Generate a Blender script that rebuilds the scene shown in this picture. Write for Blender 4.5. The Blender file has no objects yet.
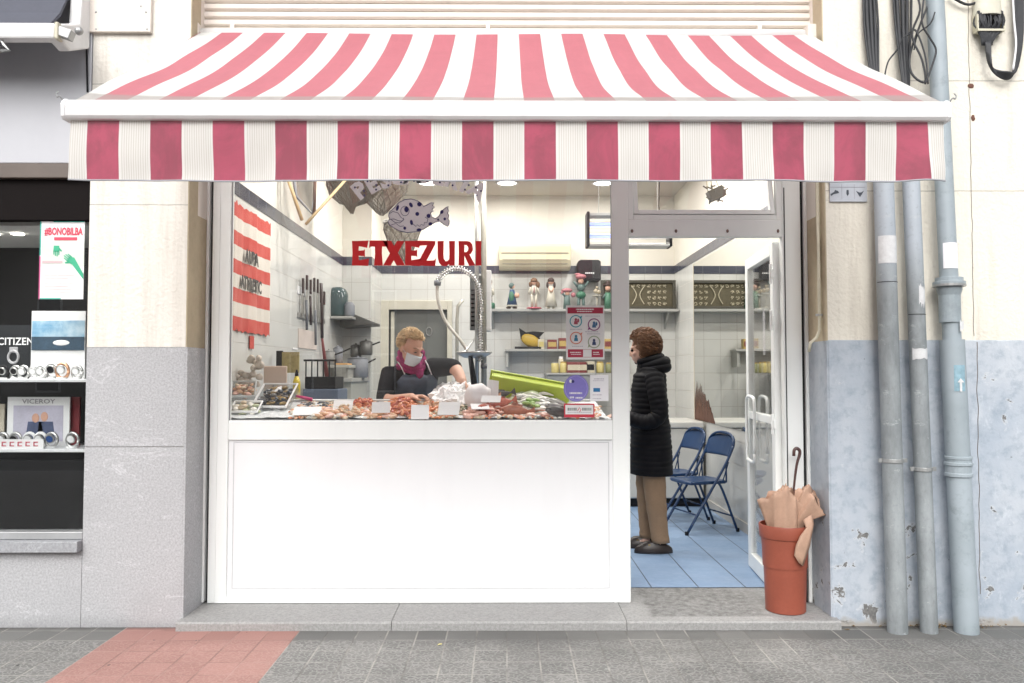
import bpy, math, random
from mathutils import Vector, Matrix, noise as mnoise
R = math.radians
PI = math.pi
rnd = random.Random(7)
S = bpy.context.scene

# ------------------------------------------------------------------ camera
cam_d = bpy.data.cameras.new('camera'); cam = bpy.data.objects.new('camera', cam_d)
S.collection.objects.link(cam); S.camera = cam
F = 800.0; HC = 1.388; YC = -4.46
cam_d.sensor_width = 36.0; cam_d.lens = 36.0 * F / 1024.0
cam_d.clip_start = 0.05; cam_d.clip_end = 600
cam.location = (0, YC, HC)
cam.rotation_euler = (R(90 + 2.33), 0, R(-0.36))
CM = cam.rotation_euler.to_matrix()
def W(px, py, y):
    """photo measurement -> point on the vertical plane at depth y"""
    d = CM @ Vector(((px - 512) / F, (341.5 - py) / F, -1.0))
    t = (y - YC) / d.y
    return Vector((d.x * t, y, HC + d.z * t))
def WX(px, py, y): return W(px, py, y).x
def WZ(px, py, y): return W(px, py, y).z

# ------------------------------------------------------------------ world, sun, exposure
wd = bpy.data.worlds.new("World"); S.world = wd; wd.use_nodes = True
nt = wd.node_tree; bg = nt.nodes['Background']
sky = nt.nodes.new('ShaderNodeTexSky'); sky.sky_type = 'NISHITA'; sky.sun_disc = False
SUN_EL, SUN_AZ = 40, 190
sky.sun_elevation = R(SUN_EL); sky.sun_rotation = R(SUN_AZ)
sky.air_density = 1.0; sky.dust_density = 4.0; sky.ozone_density = 1.0
hs = nt.nodes.new('ShaderNodeHueSaturation'); hs.inputs['Saturation'].default_value = 0.22
nt.links.new(sky.outputs[0], hs.inputs['Color']); nt.links.new(hs.outputs[0], bg.inputs['Color'])
bg.inputs['Strength'].default_value = 0.15
sl = bpy.data.lights.new('sun', 'SUN'); sl.energy = 0.9; sl.angle = R(60); sl.color = (1.0, 0.975, 0.94)
so = bpy.data.objects.new('sun', sl); S.collection.objects.link(so)
az = R(SUN_AZ)
sd = Vector((math.sin(az) * math.cos(R(SUN_EL)), math.cos(az) * math.cos(R(SUN_EL)), math.sin(R(SUN_EL))))
so.rotation_euler = sd.to_track_quat('Z', 'Y').to_euler()
so.location = (-3, -8, 9)
S.view_settings.view_transform = 'Standard'; S.view_settings.look = 'None'
S.view_settings.gamma = 1; S.view_settings.use_curve_mapping = False
S.view_settings.exposure = 0.74
LAMP_W = 18.0
S.render.engine = 'CYCLES'
S.cycles.max_bounces = 10; S.cycles.transparent_max_bounces = 24
S.cycles.diffuse_bounces = 5; S.cycles.glossy_bounces = 4
S.cycles.caustics_reflective = False; S.cycles.caustics_refractive = False
S.cycles.sample_clamp_indirect = 6
S.cycles.use_denoising = True

# ------------------------------------------------------------------ materials
MATS = {}
class N:
    def __init__(s, name):
        s.m = bpy.data.materials.new(name); s.m.use_nodes = True
        s.t = s.m.node_tree; s.b = s.t.nodes['Principled BSDF']; s.o = s.t.nodes['Material Output']
        s.tc = s.t.nodes.new('ShaderNodeTexCoord')
    def co(s): return s.tc.outputs['Object']
    def new(s, ty, **k):
        n = s.t.nodes.new(ty)
        for a, b in k.items(): setattr(n, a, b)
        return n
    def l(s, a, b): s.t.links.new(a, b)
    def set(s, n, k, v):
        if hasattr(v, 'links') or isinstance(v, bpy.types.NodeSocket): s.l(v, n.inputs[k])
        else: n.inputs[k].default_value = v
    def math(s, op, a, b=0.0, c=None, clamp=False):
        n = s.new('ShaderNodeMath', operation=op, use_clamp=clamp)
        s.set(n, 0, a); s.set(n, 1, b)
        if c is not None: s.set(n, 2, c)
        return n.outputs[0]
    def noise(s, scale, detail=4, rough=0.55, vec=None, out='Fac', dist=0.0):
        n = s.new('ShaderNodeTexNoise'); s.set(n, 'Scale', scale); s.set(n, 'Detail', detail); s.set(n, 'Roughness', rough)
        s.set(n, 'Distortion', dist)
        s.l(vec if vec is not None else s.co(), n.inputs['Vector']); return n.outputs[out]
    def ramp(s, fac, p0, p1):
        n = s.new('ShaderNodeMapRange'); s.set(n, 'Value', fac); n.inputs['From Min'].default_value = p0; n.inputs['From Max'].default_value = p1
        n.clamp = True; return n.outputs[0]
    def mix(s, fac, a, b, mode='MIX'):
        n = s.new('ShaderNodeMix', data_type='RGBA', blend_type=mode)
        s.set(n, 0, fac)
        for k, v in ((6, a), (7, b)):
            if isinstance(v, (tuple, list)): v = tuple(v) + ((1,) if len(v) == 3 else ())
            s.set(n, k, v)
        return n.outputs[2]
    def xyz(s):
        n = s.new('ShaderNodeSeparateXYZ'); s.l(s.co(), n.inputs[0]); return n.outputs
    def scaled(s, x, y, z):
        n = s.new('ShaderNodeMapping'); s.l(s.co(), n.inputs['Vector']); n.inputs['Scale'].default_value = (x, y, z); return n.outputs[0]
    def bump(s, h, strength=0.3, dist=0.01):
        n = s.new('ShaderNodeBump'); n.inputs['Strength'].default_value = strength; n.inputs['Distance'].default_value = dist
        s.l(h, n.inputs['Height']); s.l(n.outputs[0], s.b.inputs['Normal'])
    def fin(s, col=None, rough=None, metal=None, **k):
        if col is not None:
            if isinstance(col, (tuple, list)): col = tuple(col) + ((1,) if len(col) == 3 else ())
            s.set(s.b, 'Base Color', col)
        if rough is not None: s.set(s.b, 'Roughness', rough)
        if metal is not None: s.set(s.b, 'Metallic', metal)
        for a, b in k.items(): s.set(s.b, a.replace('_', ' '), b)
        return s.m
def sc(c, k): return tuple(min(1, v * k) for v in c)
def M(name, col=None, rough=0.5, var=0.12, vs=6.0, metal=0.0, bump=0.0, bs=60.0, coat=0.0, spec=0.5):
    """plain material with slow and fine mottling"""
    if name in MATS: return MATS[name]
    n = N(name)
    a = n.noise(vs, 5); b = n.noise(vs * 9, 3)
    f = n.math('ADD', n.math('MULTIPLY', a, 0.7), n.math('MULTIPLY', b, 0.3))
    f = n.ramp(f, 0.3, 0.7)
    c = n.mix(f, sc(col, 1 - var), sc(col, 1 + var * 0.6))
    r = n.math('ADD', n.math('MULTIPLY', a, 0.16), rough - 0.08, clamp=True)
    if bump: n.bump(n.noise(bs, 4), bump, 0.004)
    m = n.fin(c, r, metal, Coat_Weight=coat, Specular_IOR_Level=(0.12 if max(col) < 0.03 and rough > 0.4 else spec))
    MATS[name] = m; return m
def EM(name, col, st):
    if name in MATS: return MATS[name]
    n = N(name); n.set(n.b, 'Emission Color', tuple(col) + (1,)); n.b.inputs['Emission Strength'].default_value = st
    n.fin(col, 0.4); MATS[name] = n.m; return n.m

def m_plaster(name, col, dirt, seams):
    n = N(name); x, y, z = n.xyz()
    big = n.noise(1.3, 6, 0.6); mid = n.noise(9, 5, 0.6)
    vo = n.new('ShaderNodeTexVoronoi', feature='F1'); vo.inputs['Scale'].default_value = 46
    n.l(n.scaled(1, 1, 1.0), vo.inputs['Vector'])
    lump = n.noise(34, 5, 0.65, dist=0.7)
    c = n.mix(n.ramp(big, 0.42, 0.75), col, sc(col, 0.93))
    streak = n.noise(1.0, 6, 0.7, vec=n.scaled(7, 7, 0.55))
    c = n.mix(n.math('MULTIPLY', n.ramp(streak, 0.50, 0.74), 0.75), c, dirt)
    pit = n.ramp(n.noise(26, 3, 0.5), 0.68, 0.74)
    c = n.mix(n.math('MULTIPLY', pit, 0.35), c, dirt)
    h = n.math('ADD', lump, n.math('MULTIPLY', vo.outputs['Distance'], 0.35))
    for zz in seams:
        wob = n.math('ADD', z, n.math('MULTIPLY', mid, 0.008))
        g = n.math('LESS_THAN', n.math('ABSOLUTE', n.math('SUBTRACT', wob, zz + 0.004)), 0.0028)
        c = n.mix(n.math('MULTIPLY', g, 0.6), c, sc(dirt, 0.5)); h = n.math('SUBTRACT', h, n.math('MULTIPLY', g, 0.8))
    n.bump(h, 0.45, 0.012)
    return n.fin(c, 0.9)
MATS['plaster'] = m_plaster('cream_plaster', (0.79, 0.76, 0.70), (0.54, 0.50, 0.44), (2.335, 3.02))
MATS['plaster2'] = m_plaster('cream_plaster_right', (0.77, 0.735, 0.65), (0.48, 0.44, 0.38), (2.42, 3.05))
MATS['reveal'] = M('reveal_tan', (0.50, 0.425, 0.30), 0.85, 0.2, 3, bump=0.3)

def m_granite(name, col, k=1.0):
    n = N(name)
    a = n.noise(90, 4, 0.8); b = n.noise(3, 5, 0.6); c3 = n.noise(260, 2, 0.6)
    c = n.mix(n.ramp(a, 0.35, 0.65), sc(col, 0.72), sc(col, 1.18))
    c = n.mix(n.ramp(c3, 0.60, 0.7), c, sc(col, 0.6))
    c = n.mix(n.math('MULTIPLY', n.ramp(b, 0.5, 0.72), 0.35 * k), c, sc(col, 0.72))
    v = n.noise(2.2, 6, 0.62, dist=1.4, vec=n.scaled(1, 1, 2.6))
    c = n.mix(n.math('MULTIPLY', n.ramp(n.math('ABSOLUTE', n.math('SUBTRACT', v, 0.60)), 0.012, 0.0), 0.55), c, sc(col, 1.5))
    x, y, z = n.xyz()
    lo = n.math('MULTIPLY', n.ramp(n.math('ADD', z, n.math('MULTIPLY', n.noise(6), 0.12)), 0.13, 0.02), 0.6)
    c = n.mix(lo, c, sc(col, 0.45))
    n.bump(a, 0.12, 0.003)
    return n.fin(c, 0.62)
MATS['granite'] = m_granite('grey_granite', (0.43, 0.435, 0.45))
MATS['granite_sill'] = m_granite('sill_stone', (0.33, 0.34, 0.36))
def m_doorstep():
    n = N('doorstep_stone'); x, y, z = n.xyz()
    a = n.noise(70, 5, 0.75); b = n.noise(5, 5, 0.65)
    c = n.mix(n.ramp(a, 0.3, 0.7), (0.22, 0.22, 0.216), (0.38, 0.38, 0.375))
    # the worn, dirty stretch where people step in
    e = n.math('MULTIPLY', n.ramp(n.math('ADD', x, n.math('MULTIPLY', b, 0.16)), 0.86, 0.90), n.ramp(n.math('ADD', x, n.math('MULTIPLY', b, 0.5)), 1.85, 1.6))
    e = n.math('MULTIPLY', e, n.ramp(y, -0.10, -0.07))
    c = n.mix(n.math('MULTIPLY', e, n.ramp(n.noise(24, 6, 0.8), 0.30, 0.66)), c, (0.10, 0.10, 0.097))
    c = n.mix(n.math('MULTIPLY', n.ramp(n.noise(11, 6, 0.7), 0.6, 0.75), 0.6), c, (0.2, 0.195, 0.18))
    n.bump(a, 0.25, 0.004)
    return n.fin(c, 0.75)
MATS['doorstep'] = m_doorstep()

def m_bluepaint():
    n = N('blue_grey_paint'); x, y, z = n.xyz()
    a = n.noise(2.0, 6, 0.65); b = n.noise(14, 6, 0.7); w = n.noise(60, 3)
    c = n.mix(n.ramp(a, 0.35, 0.65), (0.36, 0.415, 0.485), (0.48, 0.52, 0.57))
    c = n.mix(n.math('MULTIPLY', n.ramp(b, 0.48, 0.66), 0.75), c, (0.29, 0.345, 0.41))
    c = n.mix(n.math('MULTIPLY', n.ramp(n.noise(8, 6, 0.75, vec=n.scaled(1, 1, 0.45)), 0.58, 0.70), 0.7), c, (0.58, 0.62, 0.67))
    # chips, thicker near the ground
    low = n.ramp(z, 0.75, 0.0)
    ch = n.math('SUBTRACT', n.noise(8.5, 6, 0.62, dist=0.4), n.math('MULTIPLY', low, 0.095))
    chip = n.ramp(n.math('ADD', ch, n.math('MULTIPLY', n.math('SUBTRACT', n.noise(45, 4, 0.7), 0.5), 0.07)), 0.318, 0.300)
    rim = n.ramp(ch, 0.352, 0.335)
    c = n.mix(n.math('MULTIPLY', rim, 0.45), c, (0.60, 0.62, 0.64))
    c = n.mix(chip, c, n.mix(n.noise(70, 3), (0.05, 0.05, 0.055), (0.30, 0.30, 0.29)))
    ch2 = n.ramp(n.noise(21, 4, 0.6), 0.735, 0.745)
    c = n.mix(ch2, c, (0.16, 0.17, 0.18))
    foot = n.ramp(n.math('ADD', z, n.math('MULTIPLY', b, 0.12)), 0.11, 0.075)
    c = n.mix(foot, c, (0.36, 0.345, 0.32))
    h = n.math('SUBTRACT', n.math('ADD', n.math('MULTIPLY', a, 1.5), n.math('MULTIPLY', w, 0.25)), n.math('MULTIPLY', chip, 0.5))
    n.bump(h, 0.5, 0.012)
    return n.fin(c, n.math('ADD', 0.45, n.math('MULTIPLY', chip, 0.4)))
MATS['bluepaint'] = m_bluepaint()

def m_paving(name, c0, c1, x0, joint, worn):
    n = N(name); x, y, z = n.xyz(); T = 0.16
    xs = n.math('DIVIDE', n.math('SUBTRACT', x, x0), T); ys = n.math('DIVIDE', n.math('ADD', y, 0.06), T)
    fx = n.math('FRACT', n.math('ADD', xs, 200)); fy = n.math('FRACT', n.math('ADD', ys, 200))
    jw = n.math('MULTIPLY', n.noise(2.1, 2), 0.09)
    ex = n.math('MINIMUM', fx, n.math('SUBTRACT', 1, fx)); ey = n.math('MINIMUM', fy, n.math('SUBTRACT', 1, fy))
    e = n.math('MINIMUM', n.math('MULTIPLY', ex, 1.0), n.math('MULTIPLY', ey, 1.3))
    jt = n.ramp(e, 0.036, 0.018)
    cb = n.new('ShaderNodeCombineXYZ'); n.l(n.math('FLOOR', xs), cb.inputs[0]); n.l(n.math('FLOOR', ys), cb.inputs[1])
    wn = n.new('ShaderNodeTexWhiteNoise', noise_dimensions='2D'); n.l(cb.outputs[0], wn.inputs['Vector'])
    # fine relief: little raised strokes on each tile
    wv = n.new('ShaderNodeTexVoronoi', feature='DISTANCE_TO_EDGE'); wv.inputs['Scale'].default_value = 1.0
    n.l(n.scaled(38, 62, 1), wv.inputs['Vector'])
    strokes = n.ramp(wv.outputs['Distance'], 0.04, 0.16)
    plain = n.ramp(y, -0.20, -0.24)         # first row by the wall is smooth
    grit = n.noise(120, 4, 0.8)
    st = n.noise(1.2, 6, 0.6)
    c = n.mix(wn.outputs['Value'], c0, c1)
    c = n.mix(n.math('MULTIPLY', n.math('SUBTRACT', 1, strokes), n.math('MULTIPLY', plain, 0.75)), c, worn)
    c = n.mix(n.ramp(grit, 0.3, 0.75), sc(c0, 0.75) if False else n.mix(0.25, c, (0.02, 0.02, 0.02)), c)
    c = n.mix(n.math('MULTIPLY', n.ramp(st, 0.48, 0.7), 0.35), c, sc(c0, 0.55))
    spots = n.ramp(n.noise(17, 3, 0.5), 0.735, 0.75)
    c = n.mix(spots, c, (0.035, 0.035, 0.035))
    edge = n.ramp(n.math('ADD', y, n.math('MULTIPLY', n.noise(14, 5), 0.05)), -0.03, 0.03)  # contact shade along the wall foot, put into the tile colour
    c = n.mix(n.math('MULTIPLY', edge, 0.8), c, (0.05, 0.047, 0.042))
    wet = n.ramp(n.noise(0.7, 5, 0.6, vec=n.scaled(1, 2.2, 1)), 0.5, 0.62)
    c = n.mix(n.math('MULTIPLY', wet, 0.28), c, sc(c0, 0.5))
    jc = n.mix(n.ramp(n.noise(2.6, 3), 0.42, 0.56), joint, sc(joint, 0.28))
    c = n.mix(n.math('MULTIPLY', jt, 0.48), c, jc)
    h = n.math('SUBTRACT', n.math('ADD', n.math('MULTIPLY', n.math('MULTIPLY', strokes, plain), 0.5), n.math('MULTIPLY', wn.outputs['Value'], 0.25)), n.math('MULTIPLY', jt, 0.9))
    n.bump(n.math('ADD', h, n.math('MULTIPLY', grit, 0.3)), 0.6, 0.006)
    return n.fin(c, 0.72)
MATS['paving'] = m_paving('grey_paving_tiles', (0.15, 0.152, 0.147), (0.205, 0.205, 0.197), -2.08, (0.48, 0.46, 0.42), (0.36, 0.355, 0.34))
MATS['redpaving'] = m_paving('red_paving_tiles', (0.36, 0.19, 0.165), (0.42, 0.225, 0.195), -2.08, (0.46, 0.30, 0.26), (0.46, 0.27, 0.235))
MATS['asphalt'] = M('asphalt', (0.09, 0.09, 0.09), 0.85, 0.3, 20, bump=0.5, bs=200)

def m_stripes(name, red, white, pin, wash):
    n = N(name); x, y, z = n.xyz(); P = 0.2462
    xw = n.math('ADD', x, n.math('MULTIPLY', n.math('SUBTRACT', n.noise(2.5, 2), 0.5), 0.004))
    f = n.math('FRACT', n.math('ADD', n.math('DIVIDE', xw, P), 19.97))
    isred = n.math('LESS_THAN', n.math('ABSOLUTE', n.math('SUBTRACT', f, 0.5)), 0.253)
    fw = n.math('FRACT', n.math('ADD', f, 0.5))
    inner = n.math('LESS_THAN', n.math('ABSOLUTE', n.math('SUBTRACT', fw, 0.5)), 0.215)
    pins = n.math('GREATER_THAN', n.math('SINE', n.math('MULTIPLY', fw, 2 * PI * 27)), 0.15)
    blot = n.ramp(n.noise(4.2, 6, 0.7, vec=n.scaled(1, 1, 0.75), dist=0.8), 0.42, 0.60)
    st = n.ramp(n.noise(3.0, 5, 0.7, vec=n.scaled(9, 1, 1)), 0.5, 0.8)
    wc = n.mix(n.math('MULTIPLY', n.math('MULTIPLY', pins, inner), 0.75), white, pin)
    wc = n.mix(n.math('MULTIPLY', st, 0.25), wc, (0.55, 0.52, 0.46))
    rc = n.mix(n.math('MULTIPLY', blot, wash), red, sc(red, 0.56))
    rc = n.mix(n.math('MULTIPLY', st, 0.2), rc, sc(red, 1.35))
    c = n.mix(isred, wc, rc)
    # grey grime band where the cloth bends over the front rail
    gy = n.math('ADD', y, n.math('MULTIPLY', n.noise(7), 0.03))
    if name.startswith('top'):
        c = n.mix(n.math('MULTIPLY', n.ramp(gy, -1.16, -1.19), n.math('ADD', 0.6, n.math('MULTIPLY', blot, 0.2))), c, (0.34, 0.30, 0.28))
    wv = n.noise(520, 2)
    n.bump(n.math('ADD', wv, n.math('MULTIPLY', n.noise(5, 4), 2.2)), 0.22, 0.010)
    m = n.fin(c, 0.85)
    # cloth lets some light through
    tr = n.new('ShaderNodeBsdfTranslucent'); n.l(n.mix(0.6, c, (0.62, 0.62, 0.62)), tr.inputs['Color'])
    mx = n.new('ShaderNodeMixShader'); mx.inputs[0].default_value = 0.30
    n.l(n.b.outputs[0], mx.inputs[1]); n.l(tr.outputs[0], mx.inputs[2]); n.l(mx.outputs[0], n.o.inputs['Surface'])
    return m
MATS['top_cloth'] = m_stripes('top_striped_cloth', (0.56, 0.165, 0.205), (0.74, 0.77, 0.75), (0.74, 0.72, 0.69), 0.12)
MATS['val_cloth'] = m_stripes('hanging_striped_cloth', (0.46, 0.055, 0.12), (0.80, 0.79, 0.76), (0.60, 0.57, 0.52), 0.75)

def m_tilewall(name, col, grout, su, szz, low=None):
    n = N(name); x, y, z = n.xyz()
    u = n.math('ADD', x, y)
    fu = n.math('FRACT', n.math('ADD', n.math('DIVIDE', u, su), 50)); fz = n.math('FRACT', n.math('ADD', n.math('DIVIDE', z, szz), 50))
    eu = n.math('MULTIPLY', n.math('MINIMUM', fu, n.math('SUBTRACT', 1, fu)), su); ez = n.math('MULTIPLY', n.math('MINIMUM', fz, n.math('SUBTRACT', 1, fz)), szz)
    e = n.math('MINIMUM', eu, ez); j = n.ramp(e, 0.004, 0.0015)
    c = n.mix(n.ramp(n.noise(3, 5), 0.35, 0.7), col, sc(col, 0.93))
    c = n.mix(j, c, grout)
    n.bump(n.math('SUBTRACT', n.math('MULTIPLY', n.noise(6), 0.3), j), 0.3, 0.004)
    return n.fin(c, n.math('ADD', 0.18, n.math('MULTIPLY', j, 0.6)))
MATS['walltile'] = m_tilewall('white_wall_tiles', (0.64, 0.64, 0.61), (0.43, 0.41, 0.38), 0.2, 0.2)
MATS['creamwall'] = M('cream_wall_paint', (0.75, 0.715, 0.635), 0.6, 0.05, 2)
MATS['bandtile'] = m_tilewall('dark_band_tiles', (0.055, 0.06, 0.085), (0.10, 0.10, 0.12), 0.2, 5)
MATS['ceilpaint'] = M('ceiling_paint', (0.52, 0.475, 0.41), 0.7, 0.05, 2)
MATS['skirt'] = M('skirting_tile', (0.55, 0.53, 0.49), 0.4, 0.1)
def m_floor():
    n = N('blue_floor_tiles'); x, y, z = n.xyz(); su = 0.295
    fu = n.math('FRACT', n.math('ADD', n.math('DIVIDE', n.math('SUBTRACT', x, 0.905), su), 50)); fy = n.math('FRACT', n.math('ADD', n.math('DIVIDE', y, su), 50.2))
    eu = n.math('MINIMUM', fu, n.math('SUBTRACT', 1, fu)); ey = n.math('MINIMUM', fy, n.math('SUBTRACT', 1, fy))
    j1 = n.ramp(eu, 0.016, 0.008); j2 = n.math('MULTIPLY', n.ramp(ey, 0.012, 0.006), 0.25)
    a = n.noise(3, 6, 0.6); b = n.noise(30, 4)
    c = n.mix(n.ramp(a, 0.35, 0.7), (0.235, 0.335, 0.49), (0.185, 0.28, 0.43))
    c = n.mix(n.math('MULTIPLY', n.ramp(b, 0.5, 0.7), 0.2), c, (0.36, 0.46, 0.60))
    c = n.mix(n.math('MAXIMUM', j1, j2), c, (0.05, 0.065, 0.09))
    n.bump(n.math('SUBTRACT', n.math('MULTIPLY', b, 0.2), j1), 0.3, 0.004)
    return n.fin(c, n.math('ADD', 0.32, n.math('MULTIPLY', a, 0.2)))
MATS['bluefloor'] = m_floor()

def m_glass(name, ior=1.45, tint=(1, 1, 1), haze=0.0):
    n = N(name); t = n.new('ShaderNodeBsdfTransparent'); t.inputs[0].default_value = tuple(tint) + (1,)
    g = n.new('ShaderNodeBsdfGlossy'); g.inputs['Roughness'].default_value = 0.0
    ge = n.new('ShaderNodeNewGeometry'); vm = n.new('ShaderNodeVectorMath', operation='DOT_PRODUCT')
    n.l(ge.outputs['Normal'], vm.inputs[0]); n.l(ge.outputs['Incoming'], vm.inputs[1])
    f0 = ((ior - 1) / (ior + 1)) ** 2
    cosi = n.math('ABSOLUTE', vm.outputs['Value']); fz = n.math('ADD', f0, n.math('MULTIPLY', n.math('POWER', n.math('SUBTRACT', 1, cosi), 5), 1 - f0))
    mx = n.new('ShaderNodeMixShader'); n.l(fz, mx.inputs[0]); n.l(t.outputs[0], mx.inputs[1]); n.l(g.outputs[0], mx.inputs[2])
    out = mx.outputs[0]
    if haze:
        d = n.new('ShaderNodeBsdfDiffuse'); d.inputs[0].default_value = (0.8, 0.8, 0.8, 1)
        m2 = n.new('ShaderNodeMixShader'); n.l(n.math('MULTIPLY', n.ramp(n.noise(2.5, 5), 0.35, 0.75), haze), m2.inputs[0])
        n.l(out, m2.inputs[1]); n.l(d.outputs[0], m2.inputs[2]); out = m2.outputs[0]
    n.l(out, n.o.inputs['Surface']); return n.m
MATS['glass'] = m_glass('window_glass', 1.6, haze=0.035)
MATS['glass2'] = m_glass('shop_glass_left', 1.42, (0.93, 0.94, 0.94))
MATS['clearplastic'] = m_glass('clear_plastic', 1.4, (0.9, 0.92, 0.92), haze=0.3)
def m_net(name, col, op):
    n = N(name); n.fin(col, 0.9); t = n.new('ShaderNodeBsdfTransparent'); mx = n.new('ShaderNodeMixShader')
    mx.inputs[0].default_value = op; n.l(t.outputs[0], mx.inputs[1]); n.l(n.b.outputs[0], mx.inputs[2]); n.l(mx.outputs[0], n.o.inputs['Surface']); return n.m
MATS['net'] = m_net('fishing_net', (0.12, 0.095, 0.07), 0.55)
MATS['mirror'] = M('mirror_silver', (0.80, 0.83, 0.80), 0.02, 0.03, 1.5, metal=1.0)
def m_mirror():
    n = N('mirror_silvering'); return n.fin((0.82, 0.84, 0.82), 0.015, 1.0)
MATS['mirror'] = m_mirror()

def m_white(name, col, rough, streak=0.25):
    n = N(name)
    a = n.noise(1.5, 6, 0.7, vec=n.scaled(5, 5, 0.8)); b = n.noise(24, 5, 0.7)
    c = n.mix(n.math('MULTIPLY', n.ramp(a, 0.48, 0.8), streak), col, sc(col, 0.72))
    c = n.mix(n.math('MULTIPLY', n.ramp(b, 0.62, 0.75), streak * 0.7), c, sc(col, 0.65))
    x, y, z = n.xyz()
    if name == 'white_panel':
        lowd = n.math('MULTIPLY', n.ramp(n.math('ADD', z, n.math('MULTIPLY', n.noise(9, 6, 0.7), 0.25)), 0.30, 0.08), 0.30)
        c = n.mix(lowd, c, (0.50, 0.49, 0.47))
        scuff = n.ramp(n.noise(5, 6, 0.75, vec=n.scaled(1, 1, 5), dist=1.2), 0.70, 0.74)
        c = n.mix(n.math('MULTIPLY', scuff, 0.25), c, (0.55, 0.55, 0.55))
    return n.fin(c, n.math('ADD', rough, n.math('MULTIPLY', b, 0.12)))
MATS['upvc'] = m_white('white_aluminium', (0.86, 0.885, 0.875), 0.32, 0.14)
MATS['rail'] = m_white('awning_rail_white', (0.76, 0.76, 0.765), 0.35, 0.45)
MATS['panel'] = m_white('white_panel', (0.80, 0.81, 0.825), 0.36, 0.10)
MATS['slat'] = m_white('cream_shutter', (0.74, 0.685, 0.625), 0.55, 0.35)
MATS['gasket'] = M('black_gasket', (0.025, 0.025, 0.028), 0.7)
MATS['steel'] = M('stainless_steel', (0.55, 0.55, 0.54), 0.32, 0.12, 5, metal=0.85)
MATS['steel_paint'] = M('grey_painted_steel', (0.36, 0.36, 0.34), 0.45, 0.12)
MATS['black'] = M('black_plastic', (0.02, 0.02, 0.022), 0.45, 0.2)
MATS['paper'] = M('white_paper', (0.80, 0.80, 0.80), 0.7, 0.03)
MATS['redletter'] = M('red_vinyl', (0.80, 0.022, 0.028), 0.4, 0.06)
MATS['navy'] = M('navy_ink', (0.02, 0.018, 0.13), 0.5, 0.1)
MATS['vinylwhite'] = M('pale_vinyl', (0.84, 0.84, 0.87), 0.5, 0.04)
def m_pipe():
    n = N('pvc_pipe'); x, y, z = n.xyz()
    a = n.noise(2.2, 6, 0.7, vec=n.scaled(3, 3, 1)); b = n.noise(40, 4, 0.7)
    c = n.mix(n.ramp(a, 0.35, 0.65), (0.33, 0.36, 0.375), (0.19, 0.21, 0.22))
    up = n.ramp(n.math('ADD', z, n.math('MULTIPLY', a, 0.35)), 2.0, 2.3)
    c = n.mix(n.math('MULTIPLY', up, 0.75), c, (0.44, 0.49, 0.55))
    c = n.mix(n.math('MULTIPLY', n.ramp(n.noise(7, 6, 0.8, vec=n.scaled(1, 1, 2)), 0.60, 0.66), 0.7), c, (0.45, 0.48, 0.50))
    c = n.mix(n.math('MULTIPLY', n.ramp(b, 0.55, 0.75), 0.4), c, (0.15, 0.16, 0.16))
    n.bump(b, 0.15, 0.003)
    return n.fin(c, 0.5)
MATS['pipe'] = m_pipe()
MATS['pipeblue'] = (lambda n: n.fin(n.mix(n.math('MULTIPLY', n.ramp(n.noise(9, 6, 0.75), 0.52, 0.72), 0.8), n.mix(n.ramp(n.noise(2), 0.4, 0.6), (0.36, 0.415, 0.455), (0.29, 0.34, 0.37)), (0.22, 0.26, 0.28)), 0.5))(N('blue_painted_pipe'))
MATS['zinc'] = M('zinc_clamp', (0.42, 0.43, 0.43), 0.4, 0.2, metal=0.6)
MATS['cable'] = M('black_cable', (0.035, 0.037, 0.042), 0.6, 0.3)
MATS['cablegrey'] = M('grey_cable', (0.17, 0.18, 0.20), 0.6, 0.3)
MATS['terracotta'] = M('terracotta_plastic', (0.29, 0.075, 0.045), 0.42, 0.14, 7, bump=0.08)
MATS['umbcloth'] = M('peach_umbrella_cloth', (0.47, 0.30, 0.215), 0.7, 0.18, 9)
MATS['umbwood'] = M('dark_wood_handle', (0.09, 0.045, 0.04), 0.35, 0.2)
MATS['chairblue'] = M('navy_chair_enamel', (0.010, 0.040, 0.115), 0.3, 0.15)
MATS['skin'] = M('skin', (0.62, 0.36, 0.26), 0.5, 0.1, 14)
MATS['skin2'] = M('skin_pale', (0.60, 0.37, 0.29), 0.5, 0.1, 14)
MATS['mask'] = M('surgical_mask', (0.62, 0.72, 0.78), 0.8, 0.05)
MATS['blonde'] = M('blonde_hair', (0.66, 0.47, 0.26), 0.6, 0.5, 30)
MATS['brownhair'] = M('auburn_hair', (0.17, 0.080, 0.038), 0.6, 0.6, 30)
MATS['blackcoat'] = M('black_quilted_nylon', (0.006, 0.006, 0.008), 0.6, 0.3, 12)
MATS['trousers'] = M('tan_trousers', (0.27, 0.175, 0.105), 0.85, 0.15, 10, bump=0.2)
MATS['shoe'] = M('dark_leather', (0.022, 0.014, 0.012), 0.35, 0.3)
MATS['blacktop'] = M('black_jumper', (0.02, 0.02, 0.022), 0.85, 0.3, 10)
MATS['apron'] = M('navy_apron', (0.085, 0.115, 0.165), 0.6, 0.3, 14)
MATS['scarf'] = M('magenta_scarf', (0.30, 0.015, 0.12), 0.85, 0.5, 30)

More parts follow.
